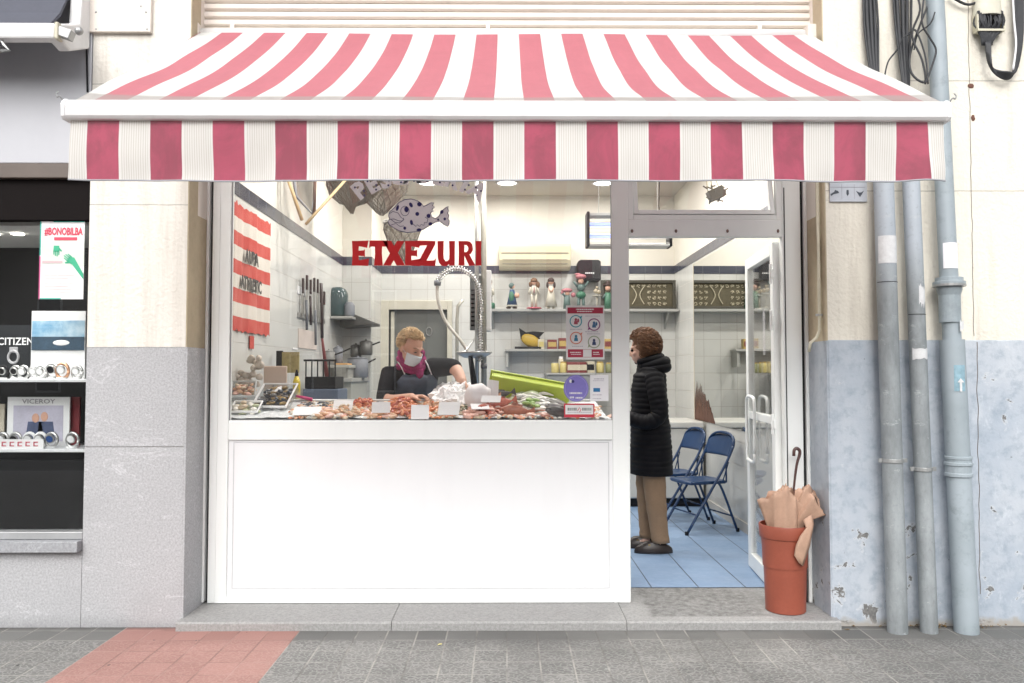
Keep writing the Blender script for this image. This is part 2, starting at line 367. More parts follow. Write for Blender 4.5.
# ------------------------------------------------------------------ mesh helpers
def frames(pts):
    out = []; n = len(pts); up = None
    for i in range(n):
        t = (pts[min(i + 1, n - 1)] - pts[max(i - 1, 0)]).normalized()
        if up is None:
            up = Vector((0, 0, 1)) if abs(t.z) < 0.9 else Vector((1, 0, 0))
        up = (up - t * up.dot(t))
        if up.length < 1e-5: up = t.orthogonal()
        up.normalize(); out.append((t, up.copy(), t.cross(up)))
    return out
def smooth_path(pts, k=6):
    pts = [Vector(p) for p in pts]; out = []
    for i in range(len(pts) - 1):
        p0 = pts[max(i - 1, 0)]; p1 = pts[i]; p2 = pts[i + 1]; p3 = pts[min(i + 2, len(pts) - 1)]
        for j in range(k):
            t = j / k
            out.append(0.5 * ((2 * p1) + (p2 - p0) * t + (2 * p0 - 5 * p1 + 4 * p2 - p3) * t * t + (3 * p1 - p0 - 3 * p2 + p3) * t ** 3))
    out.append(pts[-1]); return out
class MB:
    def __init__(s): s.v = []; s.f = []; s.mi = []; s.m = 0
    def add(s, vs, fs):
        o = len(s.v); s.v += [Vector(v) for v in vs]
        for f in fs: s.f.append([i + o for i in f]); s.mi.append(s.m)
        return s
    def box(s, x0, x1, y0, y1, z0, z1):
        if x0 > x1: x0, x1 = x1, x0
        return s.add([(x0, y0, z0), (x1, y0, z0), (x1, y1, z0), (x0, y1, z0), (x0, y0, z1), (x1, y0, z1), (x1, y1, z1), (x0, y1, z1)],
                     [(0, 3, 2, 1), (4, 5, 6, 7), (0, 1, 5, 4), (1, 2, 6, 5), (2, 3, 7, 6), (3, 0, 4, 7)])
    def rbox(s, c, size, rot=(0, 0, 0)):
        m = Matrix.Translation(c) @ (rot if isinstance(rot, Matrix) else Matrix.Rotation(rot[2], 4, 'Z') @ Matrix.Rotation(rot[1], 4, 'Y') @ Matrix.Rotation(rot[0], 4, 'X'))
        a, b, d = [q / 2 for q in size]; o = MB().box(-a, a, -b, b, -d, d)
        return s.add([m @ v for v in o.v], o.f)
    def tube(s, pts, r, n=10, smooth=0, caps=True, flat=1.0):
        pts = [Vector(p) for p in pts]
        if smooth: 
            rr = r if isinstance(r, (list, tuple)) else None
            old = len(pts); pts = smooth_path(pts, smooth)
            if rr:
                r = [rr[min(int(i / smooth), old - 2)] * (1 - (i / smooth) % 1) + rr[min(int(i / smooth) + 1, old - 1)] * ((i / smooth) % 1) if i < (old - 1) * smooth else rr[-1] for i in range(len(pts))]
        fr = frames(pts); vs = []; fs = []
        for i, (p, (t, u, w)) in enumerate(zip(pts, fr)):
            q = r[i] if isinstance(r, (list, tuple)) else r
            for k in range(n):
                a = 2 * PI * k / n; vs.append(p + u * (math.cos(a) * q * flat) + w * (math.sin(a) * q))
        for i in range(len(pts) - 1):
            for k in range(n):
                a = i * n + k; b = i * n + (k + 1) % n
                fs.append((a, b, b + n, a + n))
        if caps: fs.append(tuple(range(n))[::-1]); fs.append(tuple((len(pts) - 1) * n + k for k in range(n)))
        return s.add(vs, fs)
    def loft(s, rings, caps=True):
        n = len(rings[0]); vs = [p for r in rings for p in r]; fs = []
        for i in range(len(rings) - 1):
            for k in range(n):
                a = i * n + k; b = i * n + (k + 1) % n; fs.append((a, b, b + n, a + n))
        if caps: fs.append(tuple(range(n))[::-1]); fs.append(tuple((len(rings) - 1) * n + k for k in range(n)))
        return s.add(vs, fs)
    def lathe(s, c, prof, n=20, caps=True, sx=1, sy=1):
        return s.loft([[(c[0] + r * sx * math.cos(2 * PI * k / n), c[1] + r * sy * math.sin(2 * PI * k / n), c[2] + z) for k in range(n)] for r, z in prof], caps)
    def ell(s, c, rad, n=14, m=9, rot=None, fn=None):
        rings = []; c = Vector(c); mt = rot.to_3x3() if rot else None
        for j in range(m + 1):
            ph = -PI / 2 + PI * min(max(j / m, 0.02), 0.98); ring = []
            for k in range(n):
                a = 2 * PI * k / n; p = Vector((rad[0] * math.cos(ph) * math.cos(a), rad[1] * math.cos(ph) * math.sin(a), rad[2] * math.sin(ph)))
                if fn: p = p * fn(p)
                if mt: p = mt @ p
                ring.append(c + p)
            rings.append(ring)
        return s.loft(rings)
    def prism(s, poly, y0, y1):
        """polygon in x,z pushed from y0 to y1"""
        n = len(poly)
        a = sum(poly[i][0] * poly[(i + 1) % n][1] - poly[(i + 1) % n][0] * poly[i][1] for i in range(n))
        if a < 0: poly = poly[::-1]
        vs = [(x, y0, z) for x, z in poly] + [(x, y1, z) for x, z in poly]
        return s.add(vs, [tuple(range(n)), tuple(range(n, 2 * n))[::-1]] + [(i, i + n, (i + 1) % n + n, (i + 1) % n) for i in range(n)])
    def extr_x(s, poly, x0, x1):
        n = len(poly); vs = [(x0, y, z) for y, z in poly] + [(x1, y, z) for y, z in poly]
        return s.add(vs, [tuple(range(n))[::-1], tuple(range(n, 2 * n))] + [(i, (i + 1) % n, (i + 1) % n + n, i + n) for i in range(n)])
    def text(s, txt, c, size, depth=0.001, bold=0.0, rot=0.0, sx=1.0, align='CENTER', italic=0.0):
        cu = bpy.data.curves.new('t', 'FONT'); cu.body = txt; cu.size = size; cu.extrude = depth / 2; cu.offset = bold; cu.resolution_u = 2
        cu.align_x = align; cu.align_y = 'CENTER'; cu.shear = italic
        ob = bpy.data.objects.new('t', cu); S.collection.objects.link(ob)
        dg = bpy.context.evaluated_depsgraph_get(); me = bpy.data.meshes.new_from_object(ob.evaluated_get(dg))
        ca, sa = math.cos(rot), math.sin(rot); vs = []
        for v in me.vertices:
            x = v.co.x * sx; y = v.co.y; vs.append((c[0] + x * ca - y * sa, c[1] - v.co.z, c[2] + x * sa + y * ca))
        s.add(vs, [tuple(p.vertices) for p in me.polygons])
        bpy.data.objects.remove(ob); bpy.data.meshes.remove(me); bpy.data.curves.remove(cu); return s
    def xf(s, mt):
        s.v = [mt @ v for v in s.v]; return s
    def build(s, name, mats, parent=None, smooth=False, bevel=0, sub=0, remesh=0, solid=0, auto=True):
        o0 = Vector((0, 0, 0)); q = parent
        mt = Matrix()
        if parent is not None: bpy.context.view_layer.update() if False else None; mt = wmat(parent).inverted()
        me = bpy.data.meshes.new(name); me.from_pydata([mt @ v for v in s.v], [], s.f)
        if not isinstance(mats, (list, tuple)): mats = [mats]
        for m in mats: me.materials.append(MATS[m] if isinstance(m, str) else m)
        me.polygons.foreach_set('material_index', s.mi); me.polygons.foreach_set('use_smooth', [bool(smooth)] * len(s.f))
        me.update()
        o = bpy.data.objects.new(name, me); S.collection.objects.link(o); o.parent = parent
        if remesh:
            r = o.modifiers.new('r', 'REMESH'); r.mode = 'VOXEL'; r.voxel_size = remesh; r.use_smooth_shade = True
            sm = o.modifiers.new('s', 'SMOOTH'); sm.iterations = 3; sm.factor = 0.5
        if solid: b = o.modifiers.new('so', 'SOLIDIFY'); b.thickness = solid; b.offset = 0
        if bevel: b = o.modifiers.new('b', 'BEVEL'); b.width = bevel; b.segments = 2; b.limit_method = 'ANGLE'; b.angle_limit = R(40)
        if sub: b = o.modifiers.new('su', 'SUBSURF'); b.levels = sub; b.render_levels = sub
        return o
def wmat(o):
    m = Matrix.LocRotScale(o.location, o.rotation_euler, o.scale)
    return wmat(o.parent) @ m if o.parent else m
def tag(o, label, cat, group=None, kind=None):
    o['label'] = label; o['category'] = cat
    if group: o['group'] = group
    if kind: o['kind'] = kind
    return o
def thing(name, label, cat, loc=(0, 0, 0), rz=0, group=None, kind=None):
    o = bpy.data.objects.new(name, None); S.collection.objects.link(o); o.location = loc; o.rotation_euler = (0, 0, rz); o.empty_display_size = 0.05
    return tag(o, label, cat, group, kind)
def copy_tree(o, parent=None):
    c = o.copy(); S.collection.objects.link(c); c.parent = parent
    for ch in [k for k in S.collection.objects if k.parent == o]: copy_tree(ch, c)
    return c
def B(*a): return MB().box(*a)
def struct(o, label, cat):
    return tag(o, label, cat, kind='structure')

# ================================================================== SETTING
YF = 0.27            # plane of the shop front (recessed)
ZF = 0.05            # shop floor / doorstep level
def sheet(x0, x1, y0, y1, z, nm, m):
    return MB().add([(x0, y0, z), (x1, y0, z), (x1, y1, z), (x0, y1, z)], [(0, 1, 2, 3)]).build(nm, m)
RX0, RX1 = -2.08, -1.12
g = MB()
for a, b in ((-30, RX0), (RX1, 30)):
    g.add([(a, -6.9, 0), (b, -6.9, 0), (b, 0.02, 0), (a, 0.02, 0)], [(0, 1, 2, 3)])
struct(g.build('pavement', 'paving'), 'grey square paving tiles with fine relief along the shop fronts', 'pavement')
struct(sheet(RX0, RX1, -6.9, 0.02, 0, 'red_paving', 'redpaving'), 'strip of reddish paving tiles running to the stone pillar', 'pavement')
struct(sheet(-200, 200, -200, 200, -0.14, 'ground', 'asphalt'), 'dark asphalt street in front of the shop', 'road')
k = B(-30, 30, -7.05, -6.9, -0.2, 0.0).build('kerb', 'granite_sill', bevel=0.012)
struct(k, 'stone kerb at the street edge of the pavement', 'kerb')

# ---- doorstep
d = thing('doorstep', 'low worn stone doorstep under the white shop front', 'doorstep', (0, 0.1, 0))
XL, XR = WX(182, 560, 0) , WX(830.5, 500, 0)      # opening in the facade
xb = WX(391, 628, -0.08)
def wob(x): return 0.004 * mnoise.noise(Vector((x * 9, 3.3, 0)))
def slab(x0, x1, nm):
    n = max(2, int((x1 - x0) / 0.04)); m = MB(); rings = []
    for i in range(n + 1):
        x = x0 + (x1 - x0) * i / n; w = wob(x)
        prof = [(-0.07 + w, -0.03), (-0.07 + w, 0.038), (-0.061 + w, 0.0475), (0.05, 0.0495), (0.66, 0.05), (0.66, -0.03)]
        rings.append([(x, y, z) for y, z in prof])
    m.loft(rings); return m.build(nm, 'doorstep', d)
slab(XL - 0.0, xb - 0.0015, 'step_stone'); slab(xb + 0.0015, WX(627, 628, -0.08), 'step_stone'); slab(WX(627, 628, -0.08) + .003, XR + 0.02, 'step_stone')

# ---- left stone and plaster pillar
PL = WX(82, 560, 0)
ZS = WZ(130, 347, 0)
p = thing('pillar', 'wall pillar left of the striped awning, cream plaster over grey stone cladding', 'pillar', ((PL + XL) / 2, 0.2, 0))
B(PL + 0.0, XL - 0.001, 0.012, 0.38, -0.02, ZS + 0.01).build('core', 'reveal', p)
g = MB(); zj = WZ(130, 447, 0)
g.box(PL, XL, 0, 0.012, -0.02, zj - 0.0015); g.box(PL, XL, 0, 0.012, zj + 0.0015, ZS)
g.box(XL - 0.0005, XL + 0.012, 0.0, 0.32, -0.02, ZS)
g.build('stone_cladding', 'granite', p, bevel=0.002)
B(PL + 0.002, XL, -0.002, 0.375, ZS, 5.2).build('plaster', 'plaster', p)
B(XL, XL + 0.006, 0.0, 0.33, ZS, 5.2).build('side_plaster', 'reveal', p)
# board fixed high on the pillar
bx = thing('cover_board', 'blank cream board fixed high on the plaster beside the grey awning', 'board', (WX(121, 22, 0), -0.01, WZ(121, 22, 0)))
B(WX(89, 22, 0), WX(153, 22, 0), -0.03, -0.003, WZ(121, 34, 0), WZ(121, -8, 0)).build('board', 'slat', bx, bevel=0.003)
for a, b in ((96, 12), (96, 29), (146, 12), (147, 29), (141, 6)):
    q = W(a, b, -0.03); MB().ell((q.x, -0.0305, q.z), (0.006, 0.004, 0.006), 8, 5).build('screw', 'zinc', bx)

# ---- lintel above the opening, shutter slats
l = thing('lintel_wall', 'strip of cream wall above the roller shutter over the awning', 'wall', (0, 0.2, 3.6))
B(XL - 0.0, XR + 0.0, 0.0, 0.38, 3.83, 5.2).build('plaster', 'plaster', l)
sh = thing('roller_shutter', 'rolled down cream slatted shutter panel above the striped awning', 'shutter', (0, 0.2, 3.35))
g = MB(); z = 3.24
sx0 = WX(197, 15, 0.2); sx1 = WX(808, 15, 0.2)
while z < 3.83:
    g.extr_x([(0.185, z + 0.004), (0.172, z + 0.014), (0.172, z + 0.040), (0.187, z + 0.047), (0.205, z + 0.047), (0.205, z + 0.004)], sx0, sx1); z += 0.0475
g.build('slats', 'slat', sh, bevel=0.002)
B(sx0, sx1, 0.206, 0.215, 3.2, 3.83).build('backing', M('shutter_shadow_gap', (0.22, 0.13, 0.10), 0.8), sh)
for px in (232, 488, 760):
    x = WX(px, 28, 0.15); (MB().box(x - 0.02, x + 0.02, 0.15, 0.18, 3.385, 3.41).box(x - 0.012, x + 0.012, 0.15, 0.175, 3.37, 3.435)).build('catch', 'slat', sh, bevel=0.002)
for a, b in ((XL + 0.007, sx0), (sx1, XR - 0.001)):
    B(a, b, 0.13, 0.30, 2.3, 3.83).build('side_channel', 'slat', sh, bevel=0.002)
struct(B(XL, XR, 0.30, 0.38, 3.56, 3.83).build('wall_above_shop', 'creamwall'), 'closing strip above the shop ceiling', 'wall')

# ---- right wall
w = thing('facade_wall', 'right hand facade wall, rough cream plaster above pale blue painted base', 'wall', (XR + 1.5, 0.2, 0))
B(XR, 5.2, 0.0, 0.38, 1.578, 5.2).build('plaster', 'plaster2', w)
B(XR - 0.001, 5.2, -0.004, 0.38, -0.02, 1.578).build('painted_base', 'bluepaint', w, bevel=0.006)
B(XR - 0.007, XR - 0.0012, 0.0, 0.33, 0.05, 1.575).build('side_paint', 'bluepaint', w)
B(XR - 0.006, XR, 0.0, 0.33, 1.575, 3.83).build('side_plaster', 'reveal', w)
# cracks / vertical seam and rust stain on the right
sm = M('crack_dark', (0.16, 0.13, 0.11), 0.9)
g = MB(); pts = [W(968 + 0.018 * (yy) + 1.2 * mnoise.noise(Vector((yy * .06, 0, 5))), yy, -0.0035) for yy in range(0, 340, 6)]
g.tube([(p_.x, -0.0025, p_.z) for p_ in pts], 0.0015, 4)
pts = [W(977 + 0.013 * (yy - 342) + 1.6 * mnoise.noise(Vector((yy * .05, 0, 8))), yy, -0.006) for yy in range(342, 600, 6)]
g.tube([(p_.x, -0.005, p_.z) for p_ in pts], 0.002, 4)
g.build('crack', sm, w)
g = MB(); q = W(971, 86, 0); g.ell((q.x, -0.001, q.z), (0.019, 0.005, 0.014), 10, 6, fn=lambda v: 1 + 0.3 * mnoise.noise(v * 90)); q = W(973, 118, 0); g.ell((q.x, -0.001, q.z), (0.012, 0.006, 0.018), 8, 5, fn=lambda v: 1 + 0.3 * mnoise.noise(v * 90))
g.build('rust_stain', M('rust', (0.15, 0.07, 0.05), 0.9), w)

# ================================================================== LEFT SHOP (jeweller)
js = thing('jewellery_shop_front', 'dark glazed jewellery shop front with grey fascia, cut by the photo edge', 'shop front', (-3.4, 0.1, 0))
LX = -5.6
J = lambda px, py, y=0.03: W(px, py, y)
zt, zb = WZ(40, 163, -0.01), WZ(40, 178, -0.01)
B(LX, PL - 0.002, -0.01, 0.1, zt, 5.2).build('fascia', M('grey_fascia', (0.50, 0.51, 0.545), 0.45, 0.05, 2), js, bevel=0.004)
B(LX, PL - 0.002, -0.016, 0.1, zb, zt - 0.002).build('trim', M('bronze_trim', (0.13, 0.105, 0.09), 0.4), js, bevel=0.004)
z2 = WZ(40, 220, 0.03); z3 = WZ(40, 531, 0.03)
B(LX, PL - 0.002, 0.02, 0.1, z2, zb - 0.002).build('head_panel', M('brown_black_panel', (0.010, 0.008, 0.008), 0.85, 0.15), js)
B(PL - 0.05, PL - 0.002, 0.0, 0.06, z3, z2).build('side_frame', 'gasket', js) if False else None
B(LX, PL - 0.003, 0.05, 0.056, z3, z2 + 0.01).build('window_pane', 'glass2', js)
B(LX, PL - 0.002, 0.0, 0.08, WZ(40, 539.5, 0.0), z3).build('bottom_frame', M('satin_aluminium', (0.45, 0.46, 0.47), 0.35, metal=0.4), js, bevel=0.003)
zs0, zs1 = WZ(40, 553, -0.05), WZ(40, 541, -0.03)
B(LX, PL - 0.002, -0.05, 0.12, zs0, zs1).build('window_sill', 'granite_sill', js, bevel=0.004)
B(LX, PL - 0.0015, 0.0, 0.12, -0.02, zs0 - 0.001).build('stone_base', 'granite', js)
dk = M('display_black', (0.012, 0.012, 0.013), 0.5, 0.2)
B(LX, PL - 0.002, 0.9, 0.95, 0.2, 3.0).build('back_panel', dk, js)
B(PL - 0.03, PL - 0.002, 0.1, 0.9, 0.2, 3.0).build('side_panel', dk, js)
B(LX, PL - 0.002, 0.1, 0.9, z2 - 0.02, z2 + 0.03).build('display_ceiling', M('display_ceiling_white', (0.6, 0.6, 0.58), 0.6), js)
lwr = WZ(40, 452, 0.1)
B(LX, PL - 0.03, 0.11, 0.13, z3 - 0.1, lwr - 0.045).build('lower_panel', dk, js)
zA, zB = WZ(40, 379, 0.12), WZ(40, 449, 0.12)
shelfm = M('white_display_shelf', (0.75, 0.76, 0.77), 0.4)
for zz in (zA, zB): B(LX, PL - 0.03, 0.11, 0.55, zz - 0.018, zz).build('display_shelf', shelfm, js, bevel=0.003)
for px in (-6, 18):
    q = W(px, 222, 0.35); MB().lathe((q.x, 0.35, z2 - 0.027), [(0.035, 0), (0.03, 0.006)], 16).build('spotlight', EM('display_spot', (1, 0.95, 0.85), 9), js)
for px in (-60, 10, 62):
    q = W(px, 222, 0.3); ld = bpy.data.lights.new('display_lamp', 'AREA'); ld.shape = 'DISK'; ld.size = .12; ld.energy = 3.5; ld.color = (1, .95, .9)
    lo = bpy.data.objects.new('display_lamp', ld); S.collection.objects.link(lo); lo.location = (q.x, 0.16, z2 - .04); lo.rotation_euler = (R(12), 0, 0)
# poster on the glass
po = thing('poster', 'white paper poster with green hands taped inside the jeweller window', 'poster', (J(62, 260).x, 0.045, J(62, 260).z))
pa, pb = J(38.5, 221), J(PL and 84, 299)
x0, x1, z1_, z0_ = J(38.5, 260).x, J(83, 260).x, J(60, 221).z, J(60, 299).z
B(x0, x1, 0.040, 0.042, z0_, z1_).build('sheet', 'paper', po)
bw = x1 - x0; bh = z1_ - z0_
B(x0, x0 + 0.006, 0.0385, 0.0395, z0_, z0_ + bh * 0.55).build('border', M('pink_print', (0.62, 0.10, 0.28), 0.6), po)
tp = M('teal_print', (0.04, 0.42, 0.33), 0.6)
B(x0, x0 + 0.006, 0.0385, 0.0395, z0_ + bh * .56, z1_).build('border', tp, po); B(x0 + .007, x0 + bw * .5, 0.0385, 0.0395, z0_, z0_ + 0.006).build('border', tp, po); B(x0 + bw * .3, x1, 0.0385, 0.0395, z1_ - .005, z1_).build('border', tp, po)
MB().text('#BONOBILBA', (x0 + 0.026, 0.0385, z1_ - bh * .135), 0.058, 0.001, 0.0022, align='LEFT', sx=0.60).build('heading', M('poster_red', (0.62, 0.07, 0.12), 0.6), po)
B(x0 + bw * .32, x0 + bw * .84, 0.038, 0.0395, z1_ - bh * .245, z1_ - bh * .205).build('band', M('poster_red', (0.62, 0.07, 0.12), 0.6), po)
B(x0 + bw * .04, x1, 0.039, 0.0398, z0_ + bh * .42, z0_ + bh * .75).build('picture', M('poster_pale_green', (0.66, 0.72, 0.66), 0.6), po)
g = MB(); hx, hz = x0 + bw * .38, z0_ + bh * .64
def hand2d(g, cx, cz, k, a, y0, y1):
    def P(u, v): return (cx + k * (u * math.cos(a) - v * math.sin(a)), cz + k * (u * math.sin(a) + v * math.cos(a)))
    g.prism([P(-.3, -.4), P(.3, -.4), P(.36, .25), P(-.34, .25)], y0, y1)
    for i, (u, L) in enumerate(((-.27, .45), (-.09, .6), (.1, .55), (.28, .4))): g.prism([P(u - .07, .2), P(u + .07, .2), P(u + .05, .2 + L), P(u - .05, .2 + L)], y0, y1)
    g.prism([P(-.3, -.2), P(-.62, .15), P(-.54, .28), P(-.28, .1)], y0, y1)
hand2d(g, hx, hz, 0.05, PI, 0.0375, 0.0385); hand2d(g, hx + .08, hz - .06, 0.055, R(50), 0.0375, 0.0385); 
g.prism([(hx + .07, hz - .06), (hx + .10, hz - .045), (x1, hz - .14), (x1, hz - .17)], 0.0362, 0.0372)
g.build('printed_hands', M('poster_green', (0.05, 0.42, 0.24), 0.6), po)
g = MB()
for i in range(8): g.box(x0 + bw * .12, x0 + bw * (.8 - .2 * ((i * 7) % 3) / 3), 0.0385, 0.0395, z0_ + bh * (.09 + .035 * i), z0_ + bh * (.093 + .035 * i) + .001)
g.box(x0 + bw * .07, x0 + bw * .52, 0.0375, 0.0385, z0_ + bh * .46, z0_ + bh * .49)
g.build('small_print', M('poster_pinkgrey', (0.60, 0.45, 0.47), 0.6), po)
# display cards on the shelves
def card(label, px0, px1, py0, py1, y, zbase, fn, nm='display_card'):
    x0 = WX(px0, 350, y); x1 = WX(px1, 350, y); z1 = WZ(px0, py0, y); z0 = zbase
    t = thing(nm, label, 'display card', ((x0 + x1) / 2, y, z0)); fn(t, x0, x1, y, z0, z1); return t
def c1(t, x0, x1, y, z0, z1):
    B(x0, x1, y, y + 0.012, z0, z1).build('board', M('card_black', (0.015, 0.017, 0.02), 0.4), t)
    MB().text('CITIZEN', ((x0 + x1) / 2 + .055, y - 0.002, z1 - 0.10), 0.062, 0.001, 0.0005, sx=0.95).build('lettering', 'paper', t)
    g = MB().tube([(x0 + .19 + .03 * math.cos(a), y - .004, z0 + .13 + .036 * math.sin(a)) for a in [2 * PI * i / 20 for i in range(21)]], .008, 6)
    g.box(x0 + .165, x0 + .215, y - .004, y - .001, z0 + .155, z0 + .19); g.build('printed_watch', M('watch_grey', (0.35, 0.35, 0.36), 0.4), t)
card('black advertising card lettered CITIZEN behind the upper row of watches', -18, 31, 325, 379, 0.34, zA, c1)
def c2(t, x0, x1, y, z0, z1):
    B(x0, x1, y, y + 0.012, z0, z1).build('board', 'paper', t)
    h = z1 - z0; B(x0 + .004, x1 - .004, y - .002, y - .0005, z0 + h * .50, z0 + h * .86).build('sky_print', (lambda n: n.fin(n.mix(n.ramp(n.noise(9, 5), .4, .65), (0.16, 0.33, 0.48), (0.45, 0.58, 0.66)), .5))(N('printed_sky')), t)
    B(x0 + .004, x1 - .004, y - .004, y - .002, z0 + h * .42, z0 + h * .62).build('sea_print', M('printed_sea', (0.035, 0.07, 0.11), 0.5, .5, 20), t)
    MB().ell(((x0 + x1) / 2 + .02, y - .004, z0 + h * .53), (.05, .002, .016), 12, 6).build('printed_boat', 'paper', t)
card('white card with a blue seascape photo above the watches', 31, 85, 311, 379, 0.30, zA, c2)
def c3(t, x0, x1, y, z0, z1):
    B(x0, x1, y, y + 0.012, z0, z1).build('board', 'paper', t)
    MB().text('VICEROY', ((x0 + x1) / 2, y - .002, z1 - .027), 0.038, .001, .0002, sx=1.25).build('lettering', M('card_grey', (0.25, 0.24, 0.26), 0.5), t)
    h = z1 - z0; w_ = x1 - x0
    B(x0 + w_ * .1, x1 - w_ * .1, y - .002, y - .0005, z0 + h * .1, z1 - .05).build('printed_photo', M('photo_lilac', (0.52, 0.50, 0.60), 0.5, .2, 12), t)
    g = MB(); 
    for cx, a in ((x0 + w_ * .45, .1), (x0 + w_ * .63, -.1)):
        g.prism([(cx - .055, z0 + h * .12), (cx + .055, z0 + h * .12), (cx + .04, z0 + h * .5), (cx - .04, z0 + h * .5)], y - .004, y - .002)
    g.build('printed_clothes', M('photo_navy', (0.07, 0.09, 0.17), 0.5, .3, 12), t)
    g = MB(); g.ell((x0 + w_ * .46, y - .003, z0 + h * .57), (.022, .003, .028)); g.ell((x0 + w_ * .6, y - .003, z0 + h * .6), (.022, .003, .028)); g.build('printed_faces', 'skin', t)
card('white framed card lettered VICEROY with a couple on the lower shelf', 9, 71, 397, 449, 0.30, zB, c3)
def c4(t, x0, x1, y, z0, z1):
    B(x0, x1, y, y + 0.012, z0, z1).build('board', M('card_maroon', (0.16, 0.02, 0.025), 0.4), t)
card('narrow dark red card at the right end of the lower shelf', 72, 81, 397, 449, 0.33, zB, c4)
def c5(t, x0, x1, y, z0, z1):
    B(x0, x1, y, y + 0.012, z0, z1).build('board', M('card_cream', (0.5, 0.45, 0.36), 0.4), t)
card('plain beige card at the left end of the lower shelf', -22, 6, 404, 449, 0.32, zB, c5)
def watch(x, y, z, mm, face, lab, s=1.0):
    t = thing('wrist_watch', lab, 'watch', (x, y, z), R(rnd.uniform(-25, 25)), 'watches on the jeweller shelves')
    c = Vector((x, y, z))
    MB().tube([c + Vector((0.028 * s * math.cos(a), 0.006, 0.036 * s + 0.034 * s * math.sin(a))) for a in [2 * PI * i / 18 for i in range(19)]], 0.008 * s, 6, flat=1.0).build('strap', mm, t, smooth=True)
    cc = MB().lathe((0, 0, 0), [(0.020 * s, 0), (0.022 * s, 0.004), (0.020 * s, 0.010)], 20).xf(Matrix.Translation(c + Vector((0, -0.008, 0.044 * s))) @ Matrix.Rotation(R(90 + 15), 4, 'X')).build('case', 'steel', t, smooth=False)
    MB().lathe((0, 0, 0), [(0.0165 * s, 0.0105), (0.016 * s, 0.0115)], 20).xf(Matrix.Translation(c + Vector((0, -0.008, 0.044 * s))) @ Matrix.Rotation(R(90 + 15), 4, 'X')).build('dial', face, t)
    MB().lathe(c, [(0.024 * s, 0), (0.022 * s, 0.008)], 14).build('cushion', 'paper', t)
wcol = {'silver': 'steel', 'gold': M('rose_gold', (0.65, 0.36, 0.22), .3, metal=.8), 'black': 'black', 'white': 'paper', 'red': M('red_strap', (0.45, 0.03, 0.05), .5)}
fcol = {'white': 'paper', 'black': 'black', 'blue': M('dial_blue', (0.03, 0.08, 0.25), .3)}
ups = [(3, 'black', 'black', 'at the left edge of the upper shelf'), (13, 'silver', 'black', 'beneath the letters of the CITIZEN card'), (23, 'silver', 'white', 'at the right corner of the CITIZEN card'), (32, 'white', 'white', 'below the left edge of the seascape card'), (41, 'silver', 'white', 'below the white boat of the seascape'), (50, 'silver', 'black', 'on the upper shelf, third from the stone pillar'), (62, 'gold', 'white', 'in front of the seascape card'), (75, 'silver', 'white', 'on the upper shelf nearest the stone pillar')]
for i, (px, a, f, wh) in enumerate(ups):
    watch(WX(px, 370, 0.2), 0.2 + 0.02 * (i % 2), zA, wcol[a], fcol[f], f'{a} wrist watch with {f} dial {wh}', 1.25 if i in (5, 6) else 1.05)
los = [(2, 'silver', 'white', 'at the left edge of the lower shelf'), (15, 'silver', 'black', 'before the lower left corner of the VICEROY card'), (29, 'white', 'white', 'in front of the woman on the VICEROY card'), (40, 'white', 'white', 'below the couple of the VICEROY card'), (51, 'silver', 'blue', 'beneath the man on the VICEROY card'), (72, 'silver', 'white', 'standing alone at the pillar end of the lower shelf')]
for i, (px, a, f, wh) in enumerate(los):
    watch(WX(px, 440, 0.2), 0.2, zB + (0.0 if i > 0 else 0), wcol[a], fcol[f], f'{a} wrist watch with {f} dial {wh}', 1.2)
# red-lettered strip on the lower shelf
t = thing('price_strip', 'white strip with small red squares along the lower jewellery shelf', 'sign', (WX(18, 441, .13), .13, zB))
x0 = WX(-4, 441, .13); x1 = WX(44, 441, .13)
B(x0, x1, .125, .13, zB + .001, zB + .055).build('strip', 'paper', t)
g = MB()
for i in range(5):
    cx = x0 + .05 + i * .045; g.box(cx - .012, cx + .012, .122, .124, zB + .015, zB + .02).box(cx - .012, cx + .012, .122, .124, zB + .036, zB + .041).box(cx - .013, cx - .008, .122, .124, zB + .015, zB + .041)
g.build('red_marks', M('poster_red', (0.62, 0.07, 0.12), 0.6), t)

# ---- folded grey awning of the left shop
ga = thing('folded_awning', 'rolled grey awning with white front bar over the jewellery shop', 'awning', (-3.2, -0.2, 3.4))
ya = -0.34
zb0, zb1 = WZ(20, 38, ya), WZ(20, 22, ya)
B(LX, WX(54, 30, ya), ya, ya + 0.07, zb0, zb1).build('front_bar', 'rail', ga, bevel=0.012)
B(WX(54, 30, ya) + .001, WX(58, 30, ya), ya - 0.004, ya + 0.074, zb0 - .004, zb1 + .004).build('bar_cap', M('cream_plastic', (0.6, 0.57, 0.45), .5), ga, bevel=0.008)
gc = M('slate_grey_cloth', (0.085, 0.09, 0.115), 0.85, 0.15, 5)
g = MB(); zz0 = zb1 + 0.005
rings = []
for x in (LX, -3.6, WX(62, 10, -0.2)):
    rings.append([(x, ya + 0.03, zz0), (x, ya + 0.12, zz0 + 0.10), (x, -0.02, zz0 + 0.45), (x, -0.02, zz0 + 0.44), (x, ya + 0.13, zz0 + 0.085), (x, ya + 0.04, zz0 - 0.004)])
g.loft(rings); g.build('cloth', gc, ga)
xb0 = WX(70, 10, ya); 
g = MB().extr_x([(ya + .02, WZ(70, 38, ya)), (ya + .12, WZ(70, 42, ya)), (-0.02, WZ(70, 24, ya)), (-0.02, WZ(70, -60, ya)), (-.10, WZ(70, -60, ya)), (-.13, WZ(70, 6, ya)), (ya, WZ(70, 24, ya))], WX(91, 10, -.02) - .065, WX(91, 10, -.02))
g.build('end_bracket', 'rail', ga, bevel=0.01)
